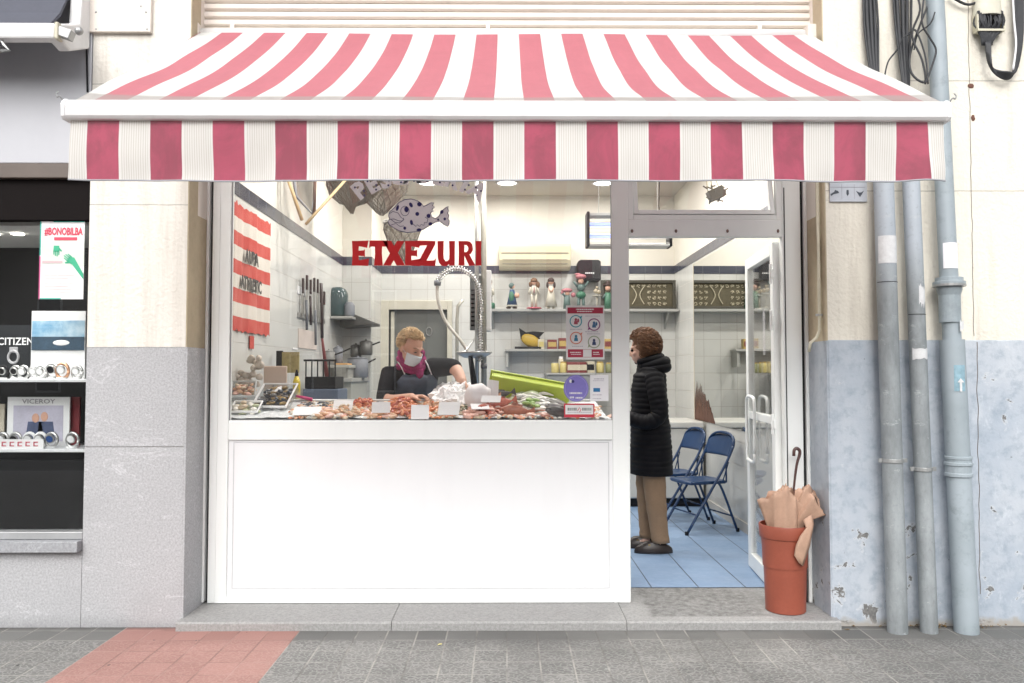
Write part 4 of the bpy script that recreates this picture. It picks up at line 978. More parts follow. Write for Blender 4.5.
wrap(t3, ax3(WZ(949, 257, yp)), .047, .14, -1.0, 1.2, 'vinylwhite'); wrap(t3, ax3(WZ(958, 378, yp)), .062, .14, -.5, .45, M('faded_blue_sticker', (.25, .40, .48), .6, .3, 40)); wrap(t3, ax3(WZ(958, 326, yp)), .062, .05, .2, .7, pale, 'paint_patch', .01)
g = MB(); c = ax3(WZ(958, 384, yp)); g.prism([(c.x + a, c.z + b) for a, b in ((-.006, -.04), (.006, -.04), (.006, .01), (.018, .01), (0, .032), (-.018, .01), (-.006, .01))], c.y - .0655, c.y - .064); g.build('arrow_mark', pale, t3)
# small white splash marks beside pipe one
# cables above the awning
def cab(g, pts, r=.009, k=5): g.tube([W(a, b, y) for a, b, y in pts], r, 6, smooth=k)
t = thing('cable_bundle', 'black cable bundle dropping into the pipe nearest the plaque, left of two', 'cable', (ax1(2.6).x, -.06, 2.7), 0, 'cable bundles above the awning')
g = MB()
for i, (dx, r) in enumerate(((0, .012), (4, .012), (8, .010), (-3, .007), (11, .006))):
    cab(g, [(866 + dx * .8, -20, -.03), (867 + dx, 20, -.035), (870 + dx * .75, 55, -.05), (875 + dx * .35, 92, -.085)], r)
g.build('cables', 'cable', t, smooth=True)
c = ax1(2.62); MB().tube([c, c + Vector((-.003, 0, .10))], .03, 12).build('sleeve', 'cablegrey', t, smooth=True)
t = thing('cable_bundle', 'black cable bundle between the first bundle and the tall blue pipe', 'cable', (ax2(2.6).x, -.06, 2.7), 0, 'cable bundles above the awning')
g = MB()
for i, (dx, r) in enumerate(((0, .012), (5, .013), (9, .010), (-3, .007), (13, .007))):
    cab(g, [(896 + dx * 1.2, -20, -.03), (898 + dx, 20, -.035), (901 + dx * .65, 55, -.05), (905 + dx * .3, 92, -.085)], r)
g.build('cables', 'cable', t, smooth=True)
t = thing('loose_wire', 'thin dark wires curling loosely in front of the tall blue pipe', 'wire', (W(925, 50, -.1).x, -.1, 3.1))
g = MB()
cab(g, [(915, -10, -.10), (920, 10, -.14), (912, 35, -.12), (922, 60, -.15), (925, 82, -.15), (912, 74, -.12), (910, 55, -.1), (920, 25, -.12), (928, 5, -.1)], .006)
cab(g, [(884, 80, -.06), (888, 62, -.08), (897, 50, -.1), (903, 38, -.12), (910, 34, -.12)], .0045)
cab(g, [(925, -10, -.16), (922, 22, -.17), (930, 38, -.17), (936, 50, -.17), (932, 66, -.17), (925, 84, -.17)], .0055)
cab(g, [(908, 34, -.1), (915, 30, -.12), (921, 42, -.15), (926, 60, -.16), (928, 84, -.17)], .005)
cab(g, [(935, 12, -.16), (930, 24, -.15), (918, 34, -.12), (914, 50, -.10)], .004)
g.build('wires', 'cable', t, smooth=True)
# junction cap with cables
t = thing('cable_junction_box', 'cream cable junction cover high on the wall with black wires spilling out', 'junction box', (WX(991, 10, -.05), -.05, WZ(991, 14, -.05)))
c = W(991, 14, -.06)
MB().loft([[(c.x + r * math.cos(a), c.y + .035 + r * .6 * math.sin(a), c.z + z) for a in [2 * PI * i / 24 for i in range(24)]] for r, z in ((.080, 0), (.082, .006), (.076, .05), (.072, .16), (.07, .26))]).build('cover', M('cream_cover', (.62, .60, .50), .5, .15), t, smooth=True).modifiers.new('e', 'EDGE_SPLIT')
MB().box(c.x - .075, c.x + .08, c.y, c.y + .05, c.z - .095, c.z - .083).box(c.x - .078, c.x - .07, c.y, c.y + .05, c.z - .083, c.z).box(c.x + .07, c.x + .078, c.y, c.y + .05, c.z - .083, c.z).build('bracket', M('cream_plastic', (0.6, 0.57, 0.45), .5), t)
g = MB(); r_ = random.Random(4)
for i in range(60):
    xx = c.x + r_.uniform(-.07, .07); p_ = [(xx, c.y + r_.uniform(.0, .04), c.z + .02), (xx + r_.uniform(-.02, .02), c.y + r_.uniform(-.01, .03), c.z - .04), (xx * .8 + (c.x - .02) * .2 + r_.uniform(-.02, .02), c.y + .01, c.z - .09), (c.x - .02 + r_.uniform(-.025, .035), c.y + .02, c.z - .17)]
    g.tube(p_, r_.choice((.0035, .005, .006)), 5, smooth=3)
g.build('wires', 'cable', t, smooth=True)
g = MB()
for i in range(7):
    o = i * 1.1; g.tube([W(986 + o * .6, 42, -.05), W(988 + o * .4, 60 + o * .3, -.055 - .004 * i), W(995 - o * .2, 73 - o * .5, -.05), W(1007, 79 - o, -.045 - .004 * i), W(1014 + o * .3, 70, -.04), W(1016 + o * .9, 40, -.04), W(1015 + o * 1.2, 0, -.04), W(1014 + o * 1.2, -30, -.04)], .0075, 6, smooth=5)
g.build('looped_cables', 'cable', t, smooth=True)
MB().tube([W(1013, 70, -.055), W(1016, 45, -.055), W(1014, 20, -.055), W(1012, -20, -.055)], .006, 6, smooth=4).build('grey_cable', 'vinylwhite', t, smooth=True)
MB().tube([W(950, -4, -.03), W(965, 4, -.03), W(975, 3, -.03), W(983, -4, -.03)], .008, 6, smooth=4).build('upper_loop', 'cable', t, smooth=True)

# ================================================================== BIN WITH UMBRELLAS
bc = Vector((WX(785.5, 600, .13), .13, ZF))
t = thing('umbrella_bin', 'tall terracotta plastic bin on the doorstep holding peach umbrellas', 'bin', bc)
k = .98
MB().lathe(bc, [(.001, 0.004), (.106, 0), (.110, .004), (.1175, .245), (.1175, .249), (.122, .250), (.1225, .256), (.127, .41), (.137, .414), (.139, .42), (.142, .480), (.140, .486), (.133, .486), (.131, .42), (.115, .25), (.104, .012), (.001, .012)], 40, caps=False).build('body', 'terracotta', t, smooth=True).modifiers.new('e', 'EDGE_SPLIT')
def umbrella(label, tip, top, rt, seed, hem_h, pl, handle=True, nm='umbrella', squash=1.0):
    t = thing(nm, label, 'umbrella', tip, 0, 'umbrellas in the terracotta bin')
    tip = Vector(tip); top = Vector(top); ax = (top - tip).normalized(); u = ax.orthogonal().normalized(); v = ax.cross(u); L = (top - tip).length
    rr = random.Random(seed); n = 96; rings = []; amp = [rr.uniform(.7, 1.3) for _ in range(8)]; off = rr.uniform(0, 6)
    for j in range(15):
        s = j / 14; ring = []
        for k_ in range(n):
            a = 2 * PI * k_ / n; g_ = (k_ / 12.0) % 1; ri = int(k_ / 12) % 8
            peak = abs(2 * g_ - 1)             # 1 at a rib, 0 mid panel
            fl_ = max(0, (s - .55) / .45); r = rt * (0.22 + 0.42 * s + .36 * fl_ ** 1.2) * (0.90 + 0.10 * math.cos(PI * (1 - peak)) * .9) * (.30 * fl_ * (amp[ri] * (1 - g_) + amp[(ri + 1) % 8] * g_) + 1 - .30 * fl_) * (1 + .05 * math.sin(a * 3 + off))
            h = L * s * hem_h - (1 - peak) * .014 * fl_ + .020 * math.sin(a * 1 + off) * fl_ + .012 * math.sin(a * 3 + off) * fl_
            sw = .8 * s + .25 * fl_ * math.sin(a * 2)
            aa = a + sw * .35
            ring.append(tip + ax * h + u * (math.cos(aa) * r) + v * (math.sin(aa) * r * squash))
        rings.append(ring)
    MB().loft(rings, caps=False).build('canopy', 'umbcloth', t, smooth=True, solid=.0015)
    r2 = []
    for j in range(9):
        s = .3 + .7 * j / 8; r2.append([tip + ax * (L * s * hem_h + .012 * math.sin(k_ * .55 + off) * (s > .8) + .018 * j / 8) + u * math.cos(2 * PI * k_ / 48) * rt * (.20 + .34 * s) * (1 + .22 * math.sin(k_ * .8 + off)) * (1 - .5 * (j == 8)) + v * math.sin(2 * PI * k_ / 48) * rt * (.20 + .34 * s) * (1 + .22 * math.sin(k_ * .8 + off)) * (1 - .5 * (j == 8)) for k_ in range(48)])
    MB().loft(r2, caps=False).build('inner_fold', 'umbcloth', t, smooth=True)
    MB().tube([tip + ax * -.02, top + ax * (pl - .03)], .0045, 8).build('shaft', 'umbwood' if handle else 'black', t, smooth=True)
    return t, ax, top + ax * pl
def umb2(label, tip, hem, waist, zw_, pleat=.14):
    t = thing('umbrella', label, 'umbrella', tip, 0, 'umbrellas in the terracotta bin'); tip = Vector(tip)
    H = [W(a, b, y) for a, b, y in hem]; n = len(H); K = 8; c = sum(H, Vector()) / n
    def hemp(i, f): return H[i].lerp(H[(i + 1) % n], f)
    rings = []
    for j in range(13):
        s = j / 12; ring = []
        for i in range(n):
            for q in range(K):
                f = q / K; h = hemp(i, f); a = math.atan2(h.y - c.y, h.x - c.x)
                wz = Vector((waist[0] + waist[2] * math.cos(a), waist[1] + waist[2] * math.sin(a), zw_))
                low = tip + Vector((.018 * math.cos(a), .018 * math.sin(a), 0))
                p = low.lerp(wz, s / .5) if s < .5 else wz.lerp(h, (s - .5) / .5)
                ctr = tip.lerp(c, s); ctr.z = p.z
                fold = pleat * math.sin(PI * f) ** .8 * (.4 + .6 * s) * (1 + .3 * math.sin(i * 2.3))
                p = p.lerp(ctr, fold); p.z += .006 * math.sin(f * 9 + i) * s - .012 * math.sin(PI * f) * max(0, s - .6)
                ring.append(p)
        rings.append(ring)
    MB().loft(rings, caps=False).build('canopy', 'umbcloth', t, smooth=True, solid=.0015)
    r2 = [[p.lerp(Vector((c.x, c.y, p.z)), .45 + .12 * math.sin(k_ * .7)) + Vector((0, 0, .006 + .012 * math.sin(k_ * .9))) for k_, p in enumerate(rings[j])] for j in (6, 9, 12)]
    MB().loft(r2 + [[p.lerp(Vector((c.x, c.y, p.z)), .7) + Vector((0, 0, -.02)) for p in r2[-1]]], caps=True).build('inner_fold', 'umbcloth', t, smooth=True)
    MB().tube([tip, c + Vector((0, 0, -.03))], .0045, 8).build('shaft', 'umbwood', t, smooth=True)
    return t
umb2('big peach umbrella spreading on the left of the bin', (bc.x - .005, .13, .12), [(757, 500, .06), (774, 494, .015), (787, 487.5, .02), (796, 497, .03), (806, 504, .06), (803, 492, .19), (786, 485, .22), (768, 492, .17)], (bc.x - .012, .125, .095), ZF + .47)
t = umb2('peach umbrella with dark crook handle leaning right in the bin', (bc.x + .03, .14, .14), [(797, 489, .10), (806, 488, .045), (814, 497, .03), (826, 515, .05), (824, 506, .12), (815, 490, .20), (803, 486, .2)], (bc.x + .055, .125, .06), ZF + .50)
hp = [W(793.5, 492, .19), W(796.5, 466, .18), W(799.5, 455, .18), W(799.5, 450.5, .18), W(796.5, 448.3, .18), W(794.2, 450.5, .18), W(793.8, 456, .18)]
MB().tube([hp[0] + Vector((0, 0, -.08))] + hp, [.006, .006, .0075, .009, .0095, .0095, .0095, .009], 10, smooth=5).build('handle', 'umbwood', t, smooth=True)
# its loose flap hanging over the rim
vs = []; fs = []
fl = [((803, 520), (812, 514)), ((806, 528), (814, 524)), ((800, 536), (812, 534)), ((796, 545), (810, 546)), ((794, 555), (806, 558)), ((799, 563), (803, 566))]
g = MB(); yy = -.022; rows = []
for i, (a, b_) in enumerate(fl):
    yv = [.0, -.012, -.022, -.018, -.014, -.012][i]
    for k_ in range(5):
        q = W(a[0] + (b_[0] - a[0]) * k_ / 4, a[1] + (b_[1] - a[1]) * k_ / 4, yv - .018 * math.sin(PI * k_ / 4) * (1 if k_ % 2 else .3) + .02 * (k_ / 4)); vs.append(q)
for i in range(len(fl) - 1):
    for k_ in range(4): a = i * 5 + k_; fs.append((a, a + 1, a + 6, a + 5))
g.add(vs, fs).build('loose_flap', 'umbcloth', t, smooth=True, solid=.002)

# litter and leaves on the paving
lm = M('dry_leaf', (.20, .13, .055), .8, .3, 30); ly = M('yellow_leaf', (.62, .55, .25), .8, .2, 30)
def leaf(px, py, m, lab, s=.02):
    d_ = (py - 374) / F; y = YC + HC / d_; x = W(px, 620, y).x
    g = MB(); a = rnd.uniform(0, 6); pts = [(-1, 0), (-.4, .45), (.3, .5), (1, .05), (.35, -.4), (-.5, -.35)]
    vs = [(x + s * (u * math.cos(a) - v * math.sin(a)), y + s * (u * math.sin(a) + v * math.cos(a)), .003 + .004 * rnd.random()) for u, v in pts]
    g.add(vs, [(0, 1, 2, 3, 4, 5)]); return tag(g.build('dead_leaf', m, solid=.0012), lab, 'leaf', 'leaves on the paving')
leaf(440, 641, ly, 'pale yellow leaf lying in front of the stone doorstep', .016)
leaf(847, 627, lm, 'brown leaf by the wall foot left of the pipes', .018)
g = MB(); r_ = random.Random(9)
for i in range(170):
    x = r_.choice((r_.uniform(XR + .1, 3.1), r_.gauss(2.36, .12), r_.gauss(2.52, .1))); y = -abs(r_.gauss(.012, .022)) - .006; a = r_.uniform(0, 6); s = r_.uniform(.004, .012)
    if abs(x - f3.x) < .06 or x > 4: continue
    z = .002 + r_.random() * .012
    g.add([(x + s * math.cos(a), y + s * math.sin(a), z), (x - s * .5 * math.sin(a), y + s * .5 * math.cos(a), z + .003), (x - s * math.cos(a), y - s * math.sin(a), z + r_.random() * .006), (x + s * .5 * math.sin(a), y - s * .5 * math.cos(a), z)], [(0, 1, 2, 3)])
tag(g.build('litter', lm), 'crumbs of dead leaves and dirt gathered along the foot of the wall', 'litter', kind='stuff')

# ================================================================== SHOP ROOM
IX0, IX1, IY0, IY1, ZC = -1.82, 2.01, .33, 5.09, 3.53
ZB0, ZB1 = 2.59, 2.685
struct(sheet(IX0, IX1, .60, IY1, ZF + .004, 'shop_floor', 'bluefloor'), 'blue tiled shop floor seen through the doorway', 'floor')
def wall(nm, lab, x0, x1, y0, y1, n):
    """tiled up to the dark band, painted cream above"""
    g = MB(); 
    t = thing(nm, lab, 'wall', ((x0 + x1) / 2, (y0 + y1) / 2, 0), kind='structure')
    B(x0, x1, y0, y1, ZF, ZB0).build('tiles', 'walltile', t)
    e = .006
    B(x0 - e * (n[0] > 1), x1 + e * (n[0] == 1) , y0 - e * (n[1] == -1), y1, ZB0, ZB1).build('dark_band', 'bandtile', t)
    B(x0, x1, y0, y1, ZB1, ZC).build('painted_upper', 'creamwall', t)
wall('wall_left', 'left interior wall with white tiles and a dark band', IX0 - .1, IX0, IY0 + .06, IY1 + .1, (1, 0))
wall('wall_right', 'right interior wall with white tiles and a dark band', IX1, IX1 + .1, IY0 + .06, IY1 + .1, (2, 0))
# back wall with a doorway
DX0, DX1, DZ = WX(388, 350, IY1), WX(448, 350, IY1), WZ(418, 309, IY1)
CXR = -1.5; CYF = 4.36
t = thing('wall_back', 'rear interior wall with white tiles, dark band and a doorway', 'wall', (0, IY1 + .05, 0), kind='structure')
g = MB(); g.box(IX0, DX0, IY1, IY1 + .1, ZF, ZB0); g.box(DX1, IX1, IY1, IY1 + .1, ZF, ZB0); g.box(DX0, DX1, IY1, IY1 + .1, DZ, ZB0); g.build('tiles', 'walltile', t)
B(IX0, IX1, IY1 - .006, IY1 + .1, ZB0, ZB1).build('dark_band', 'bandtile', t); B(IX0, IX1, IY1, IY1 + .1, ZB1, ZC).build('painted_upper', 'creamwall', t)
t = thing('wall_column', 'tiled boxed column in the left rear corner of the shop', 'column', (-1.66, 4.7, 0), kind='structure')
B(IX0, CXR, CYF, IY1, ZF, ZB0).build('tiles', 'walltile', t); B(IX0, CXR + .006, CYF - .006, IY1, ZB0, ZB1).build('dark_band', 'bandtile', t); B(IX0, CXR, CYF, IY1, ZB1, ZC).build('painted_upper', 'creamwall', t)
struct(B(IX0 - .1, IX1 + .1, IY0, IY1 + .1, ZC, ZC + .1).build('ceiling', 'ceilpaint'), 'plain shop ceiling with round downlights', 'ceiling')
struct(B(IX1 - .012, IX1, IY0 + .1, IY1, ZF + .004, ZF + .09).build('skirting', 'skirt', bevel=.002), 'tiled skirting along the right interior wall', 'skirting')
# shut the room off from the recess: side returns
for a, b_ in ((IX0 - .1, XL + .05), (XR - .05, IX1 + .1)): struct(B(min(a, b_), max(a, b_), .332, .39, ZF, ZC).build('wall_return', 'walltile'), 'short return wall beside the shop window', 'wall')
# rear doorway: frame and dark room beyond
t = thing('rear_doorway', 'cream framed doorway to a dark back room behind the fishmonger', 'doorway', ((DX0 + DX1) / 2, IY1, 0))
fm = M('cream_door_frame', (.56, .53, .44), .45, .08)
g = MB(); w_ = .10
g.box(DX0 - w_, DX0 + .01, IY1 - .03, IY1 - .001, ZF, DZ + w_); g.box(DX1 - .01, DX1 + .05, IY1 - .03, IY1 - .001, ZF, DZ + w_); g.box(DX0 + .01, DX1 - .01, IY1 - .03, IY1 - .001, DZ - .01, DZ + w_)
g.build('frame', fm, t, bevel=.006)
dr2 = M('dark_back_room', (.30, .305, .29), .7, .3, 3)
g = MB(); g.box(DX0 - .4, DX1 + .5, 6.6, 6.65, ZF, 2.6); g.box(DX0 - .45, DX0 - .4, IY1 + .1, 6.6, ZF, 2.6); g.box(DX1 + .5, DX1 + .55, IY1 + .1, 6.6, ZF, 2.6); g.box(DX0 - .4, DX1 + .5, IY1 + .1, 6.6, 2.6, 2.65)
g.box(DX0 - .4, DX1 + .5, IY1 + .1, 6.6, ZF - .05, ZF); g.build('back_room', dr2, t)
B(DX0 + .012, DX1 - .012, IY1 + .05, IY1 + .085, ZF + .005, DZ - .012).build('door_panel', M('grey_door_panel', (.125, .13, .12), .5, .2, 2), t, bevel=.003)
B(DX0 + .03, DX0 + .07, IY1 + .02, IY1 + .048, ZF + .005, DZ - .03).build('inner_post', fm, t)
q = W(432, 333, 5.5); MB().tube([(q.x + .035 * math.cos(a), IY1 + .042, q.z + .05 * math.sin(a)) for a in [2 * PI * i / 12 for i in range(13)]], .006, 6).build('hook_ring', 'steel', t)
# mirror on the right wall
ym0 = -4.46 + 8.55; zmb = .905
t = thing('wall_mirror', 'large wall mirror on the right interior wall reflecting the rear shelves', 'mirror', (IX1, 2.4, 1.7))
B(IX1 - .007, IX1 - .001, .9, ym0, zmb, ZB0 - .02).build('glass', 'mirror', t)
B(IX1 - .010, IX1 - .0005, ym0, ym0 + .012, zmb, ZB0 - .02).build('edge_strip', M('cream_strip', (.62, .56, .45), .5), t)
# brown stain on the mirror silvering
g = MB(); pts = []; r_ = random.Random(5)
ys = [ym0 - .02 - i * .03 for i in range(28)]
def sh_(i): return max(0, (.40 - .0 * i) * (1 - (i / 27.0) ** 2.2)) * (1 if i > 3 else .55 + .15 * i)
top = [(y, zmb + .02 + sh_(i) * r_.uniform(.72, 1.0)) for i, y in enumerate(ys)]
poly = [(ys[0], zmb + .003), (ys[-1], zmb + .003)] + top[::-1]
g.extr_x(poly, IX1 - .0095, IX1 - .0075)
ms = m_net('mirror_stain', (.13, .065, .045), .72); nn_ = ms.node_tree; mxn = [q for q in nn_.nodes if q.type == 'MIX_SHADER'][0]
tcn = nn_.nodes.new('ShaderNodeTexCoord'); mpn = nn_.nodes.new('ShaderNodeMapping'); mpn.inputs['Scale'].default_value = (1, 16, 1.2); nzn = nn_.nodes.new('ShaderNodeTexNoise'); nzn.inputs['Scale'].default_value = 1.5; nzn.inputs['Detail'].default_value = 5
spn = nn_.nodes.new('ShaderNodeSeparateXYZ'); mrz = nn_.nodes.new('ShaderNodeMapRange'); mrz.inputs['From Min'].default_value = zmb + .42 - 1.7; mrz.inputs['From Max'].default_value = zmb + .05 - 1.7; mrz.inputs['To Min'].default_value = -.15; mrz.inputs['To Max'].default_value = .75
adn = nn_.nodes.new('ShaderNodeMath'); adn.operation = 'ADD'; adn.use_clamp = True; sbn = nn_.nodes.new('ShaderNodeMath'); sbn.operation = 'MULTIPLY_ADD'; sbn.inputs[1].default_value = 1.6; sbn.inputs[2].default_value = -.6
nn_.links.new(tcn.outputs['Object'], mpn.inputs[0]); nn_.links.new(mpn.outputs[0], nzn.inputs['Vector']); nn_.links.new(tcn.outputs['Object'], spn.inputs[0]); nn_.links.new(spn.outputs[2], mrz.inputs['Value'])
nn_.links.new(nzn.outputs['Fac'], sbn.inputs[0]); nn_.links.new(sbn.outputs[0], adn.inputs[0]); nn_.links.new(mrz.outputs[0], adn.inputs[1]); nn_.links.new(adn.outputs[0], mxn.inputs[0])
g.build('brown_stain', ms, t)

# chest freezer
fx0, fx1, fy0, fy1 = 1.02, IX1 - .03, WX(0, 0, 0) * 0 + 3.62, 4.35
ft = 1.414 - (424 - 374) * (fy0 - YC) / F
t = thing('chest_freezer', 'white chest freezer against the right wall behind the blue chairs', 'freezer', ((fx0 + fx1) / 2, fy0, ZF))
fz = M('freezer_white', (.60, .595, .56), .4, .06)
B(fx0, fx1, fy0, fy1, ZF + .09, ft - .07).build('body', fz, t, bevel=.012); B(fx0 - .01, fx1 + .005, fy0 - .015, fy1, ft - .066, ft).build('lid', fz, t, bevel=.014)
B(fx0 + .03, fx1 - .03, fy0 + .03, fy1, ZF + .01, ZF + .09).build('plinth', 'black', t)
q = W(692, 470, fy0 - .01); B(q.x, q.x + .03, fy0 - .012, fy0 - .0005, q.z - .06, q.z).build('latch', 'upvc', t, bevel=.002)

# ---- folding chairs
def chair(label, x, y, rz):
    t = thing('folding_chair', label, 'chair', (0, 0, 0), 0, 'blue metal folding chairs')
    # local: seat faces -x ; feet at z=0
    cb = 'chairblue'; wd_ = .21
    for s in (-1, 1):
        yy = s * wd_
        MB().tube([(-.27, yy, .012), (.0, yy, .42), (.13, yy, .62), (.20, yy, .76)], .0125, 8, smooth=4).build('front_leg', cb, t, smooth=True)
        MB().tube([(.24, yy * .93, .012), (.10, yy * .93, .36), (.045, yy * .93, .45)], .0115, 8, smooth=3).build('rear_leg', cb, t, smooth=True)
        MB().tube([(.13, yy * .96, .44), (.125, yy, .60)], .008, 6).tube([(.09, yy * .96, .44), (.15, yy, .62)], .006, 6).build('brace', cb, t)
        MB().lathe((-.275, yy, 0), [(.017, 0), (.016, .03)], 10).build('foot_cap', 'black', t); MB().lathe((.245, yy * .93, 0), [(.016, 0), (.015, .03)], 10).build('foot_cap', 'black', t)
    g = MB(); pts = [(-.22, -.19), (-.24, -.13), (-.245, 0), (-.24, .13), (-.22, .19), (.14, .18), (.165, .13), (.165, -.13), (.14, -.18)]
    g.loft([[(a * k_, b_ * k_, z) for a, b_ in pts] for k_, z in ((.97, .425), (1, .433), (1, .447), (.96, .455), (.6, .450))]); g.build('seat', cb, t, smooth=False, bevel=.003)
    # curved back panel inside the bent top tube
    top = [(.20 + .0, -wd_, .76), (.215, -wd_ * .93, .81), (.228, -wd_ * .6, .855), (.232, 0, .87), (.228, wd_ * .6, .855), (.215, wd_ * .93, .81), (.20, wd_, .76)]
    MB().tube(top, .0125, 8, smooth=5).build('back_frame', cb, t, smooth=True)
    rings = []
    n = 12; vs = []; fs = []
    for j in range(9):
        v = j / 8
        for i in range(n + 1):
            u = i / n * 2 - 1; zt2 = .855 - .055 * abs(u) ** 3; z = .665 + (zt2 - .665) * v; xx = .145 + (z - .64) * .36 + .028 * (1 - u * u)
            vs.append((xx, u * (wd_ - .004), z))
    for j in range(8):
        for i in range(n): a = j * (n + 1) + i; fs.append((a, a + 1, a + n + 2, a + n + 1))
    MB().add(vs, fs).build('backrest', cb, t, smooth=True, solid=.004)
    MB().tube([(-.17, -wd_ + .01, .165), (-.17, wd_ - .01, .165)], .0075, 8).build('crossbar', cb, t, smooth=True); MB().tube([(.19, -wd_ + .02, .14), (.19, wd_ - .02, .14)], .0075, 8).build('crossbar', cb, t, smooth=True)
    t.location = (x, y, ZF + .005); t.rotation_euler = (0, 0, rz); return t
ch = chair('blue metal folding chair nearer the doorway with its whole backrest showing', 1.68, 2.48, R(17)); ch.scale = (.95,) * 3
c2_ = copy_tree(ch); c2_['label'] = 'blue metal folding chair half hidden behind its twin, next to the freezer'
c2_.location = (1.57, 3.02, ZF + .005); c2_.rotation_euler = (0, 0, R(14))

# ---- ceiling downlights (lamps)
def downlight(x, y, lab, spot=True):
    t = thing('ceiling_light', lab, 'ceiling light', (x, y, ZC), 0, 'round downlights in the shop ceiling')
    MB().lathe((x, y, ZC - .012), [(.125, .012), (.13, .006), (.12, 0), (.105, .002), (.10, .012)], 28, caps=False).build('trim', 'paper', t, smooth=True)
    MB().lathe((x, y, ZC - .006), [(.102, 0), (.102, .004)], 28).build('diffuser', EM('downlight_glow', (1, .95, .86), 5), t)
    ld = bpy.data.lights.new('lamp', 'AREA'); ld.shape = 'DISK'; ld.size = .2; ld.energy = LAMP_W; ld.color = (1, .97, .925)
    lo = bpy.data.objects.new('lamp', ld); S.collection.objects.link(lo); lo.location = (0, 0, -.03); lo.parent = t
    if y > 4: ld.energy = LAMP_W * .45
    return t
for px, nm in ((428, 'round ceiling downlight above the fish emblem'), (507, 'round ceiling downlight between the pipe and the air conditioner'), (603, 'round ceiling downlight above the glowing insect killer')):
    q = W(px, 187, 4.42); downlight(q.x, 4.42, nm)
for x, y, wh in ((-1.2, 3.0, 'above the knife rack'), (.1, 3.0, 'above the basket nets'), (1.3, 3.0, 'above the blue chairs'), (-1.1, 1.5, 'above the fishmonger'), (.1, 1.5, 'above the squid pile'), (1.3, 1.2, 'above the waiting customer')):  # unseen downlights, added to brighten the shop interior
    downlight(x, y, 'round ceiling downlight ' + wh + ', added to light the room, hidden by the awning')

# ================================================================== WALL AND CEILING ITEMS
def wallp(px, py, y): return W(px, py, y)
# striped banner on left wall
yb0 = WX(0, 0, 0) * 0
def lw(px):      # depth where the left wall shows at this column
    d = CM @ Vector(((px - 512) / F, (341.5 - 374) / F, -1.0)); return YC + IX0 / d.x * d.y
def LWP(px, py):
    d = CM @ Vector(((px - 512) / F, (341.5 - py) / F, -1.0)); tt = IX0 / d.x; return (YC + d.y * tt, HC + d.z * tt)
t = thing('striped_banner', 'red and white striped cloth banner lettered AUPA ATHLETIC on the left wall', 'banner', (IX0 + .01, LWP(248, 260)[0], 2.1))
ya_, za_ = LWP(226, 200); yb_, zbb = LWP(268, 225)
zt1 = LWP(268, 224)[1]; zt2 = LWP(268, 336)[1]
red = (lambda n: n.fin(n.mix(n.ramp(n.noise(6, 5), .4, .7), (.50, .07, .055), (.56, .12, .095)), .9))(N('banner_red'))
wh = M('banner_white', (.66, .62, .55), .9, .08)
hh = (zt1 - zt2) / 9
for i in range(9):
    g = MB(); n = 24; vs = []; fs = []
    for k_ in range(n + 1):
        y = ya_ + (yb_ - ya_) * k_ / n; xx = IX0 + .014 + .006 * math.sin(y * 17) + .004 * math.sin(y * 41)
        rag = (.03 * mnoise.noise(Vector((y * 22, 1, i)))) if i in (0, 8) else 0
        vs += [(xx, y, zt1 - hh * i + (rag if i == 0 else 0)), (xx, y, zt1 - hh * (i + 1) + (rag if i == 8 else 0))]
    for k_ in range(n): fs.append((2 * k_, 2 * k_ + 2, 2 * k_ + 3, 2 * k_ + 1))
    g.add(vs, fs).build('red_stripe' if i % 2 == 0 else 'white_stripe', red if i % 2 == 0 else wh, t, solid=.003)
for txt, zz, yy in (('AUPA', zt1 - hh * 3.5, (ya_ + yb_) / 2), ('ATHLETIC', zt1 - hh * 5.5, (ya_ + yb_) / 2)):
    g = MB().text(txt, (0, 0, 0), .125, .002, .004, sx=.9 if txt == 'AUPA' else .80)
    g.xf(Matrix.Translation((IX0 + .028, yy, zz)) @ Matrix.Rotation(R(90), 4, 'Z')); g.build('lettering', M('banner_ink', (.07, .065, .06), .9), t)
B(IX0 + .006, IX0 + .012, (ya_ + yb_) / 2 + .03, (ya_ + yb_) / 2 + .12, zt2 - .11, zt2 - .02).build('pennant', red, t)

# air conditioner
q0, q1 = W(499, 243, 4.85), W(571, 268.5, 4.85)
t = thing('air_conditioner', 'cream wall air conditioner above the dark tile band', 'air conditioner', ((q0.x + q1.x) / 2, 5.0, (q0.z + q1.z) / 2))
am = M('aged_cream_plastic', (.62, .55, .38), .45, .05)
MB().extr_x([(4.88, q1.z + .03), (4.92, q1.z), (5.089, q1.z), (5.089, q0.z), (4.88, q0.z), (4.85, q0.z - .03), (4.85, q1.z + .10)], q0.x, q1.x).build('case', am, t, bevel=.01)
B(q0.x + .03, q1.x - .03, 4.846, 4.851, q0.z - .125, q0.z - .11).build('intake_slot', M('slot_grey', (.25, .22, .17), .6), t)
for i in range(2): B(q0.x + .04, q1.x - .04, 4.842, 4.852, q1.z + .055 + i * .045, q1.z + .062 + i * .045).build('louvre', M('slot_grey', (.25, .22, .17), .6), t)
# black speaker
q0, q1 = W(578.5, 259, 4.8), W(601.5, 277, 4.8)
t = thing('speaker', 'black box speaker mounted over the dark band near the door post', 'speaker', ((q0.x + q1.x) / 2, 5.0, q0.z))
g = MB().prism([(q0.x, q1.z - .03), (q0.x, q0.z - .02), (q0.x + .03, q0.z), (q1.x - .03, q0.z), (q1.x, q0.z - .02), (q1.x, q1.z - .03)], 4.85, 5.083); g.build('cabinet', 'black', t, bevel=.008)
g = MB(); [g.box((q0.x + q1.x) / 2 - .05 + i * .022, (q0.x + q1.x) / 2 - .035 + i * .022, 4.845, 4.85, q1.z + .045, q1.z + .06) for i in range(5)]; g.build('badge', 'paper', t)
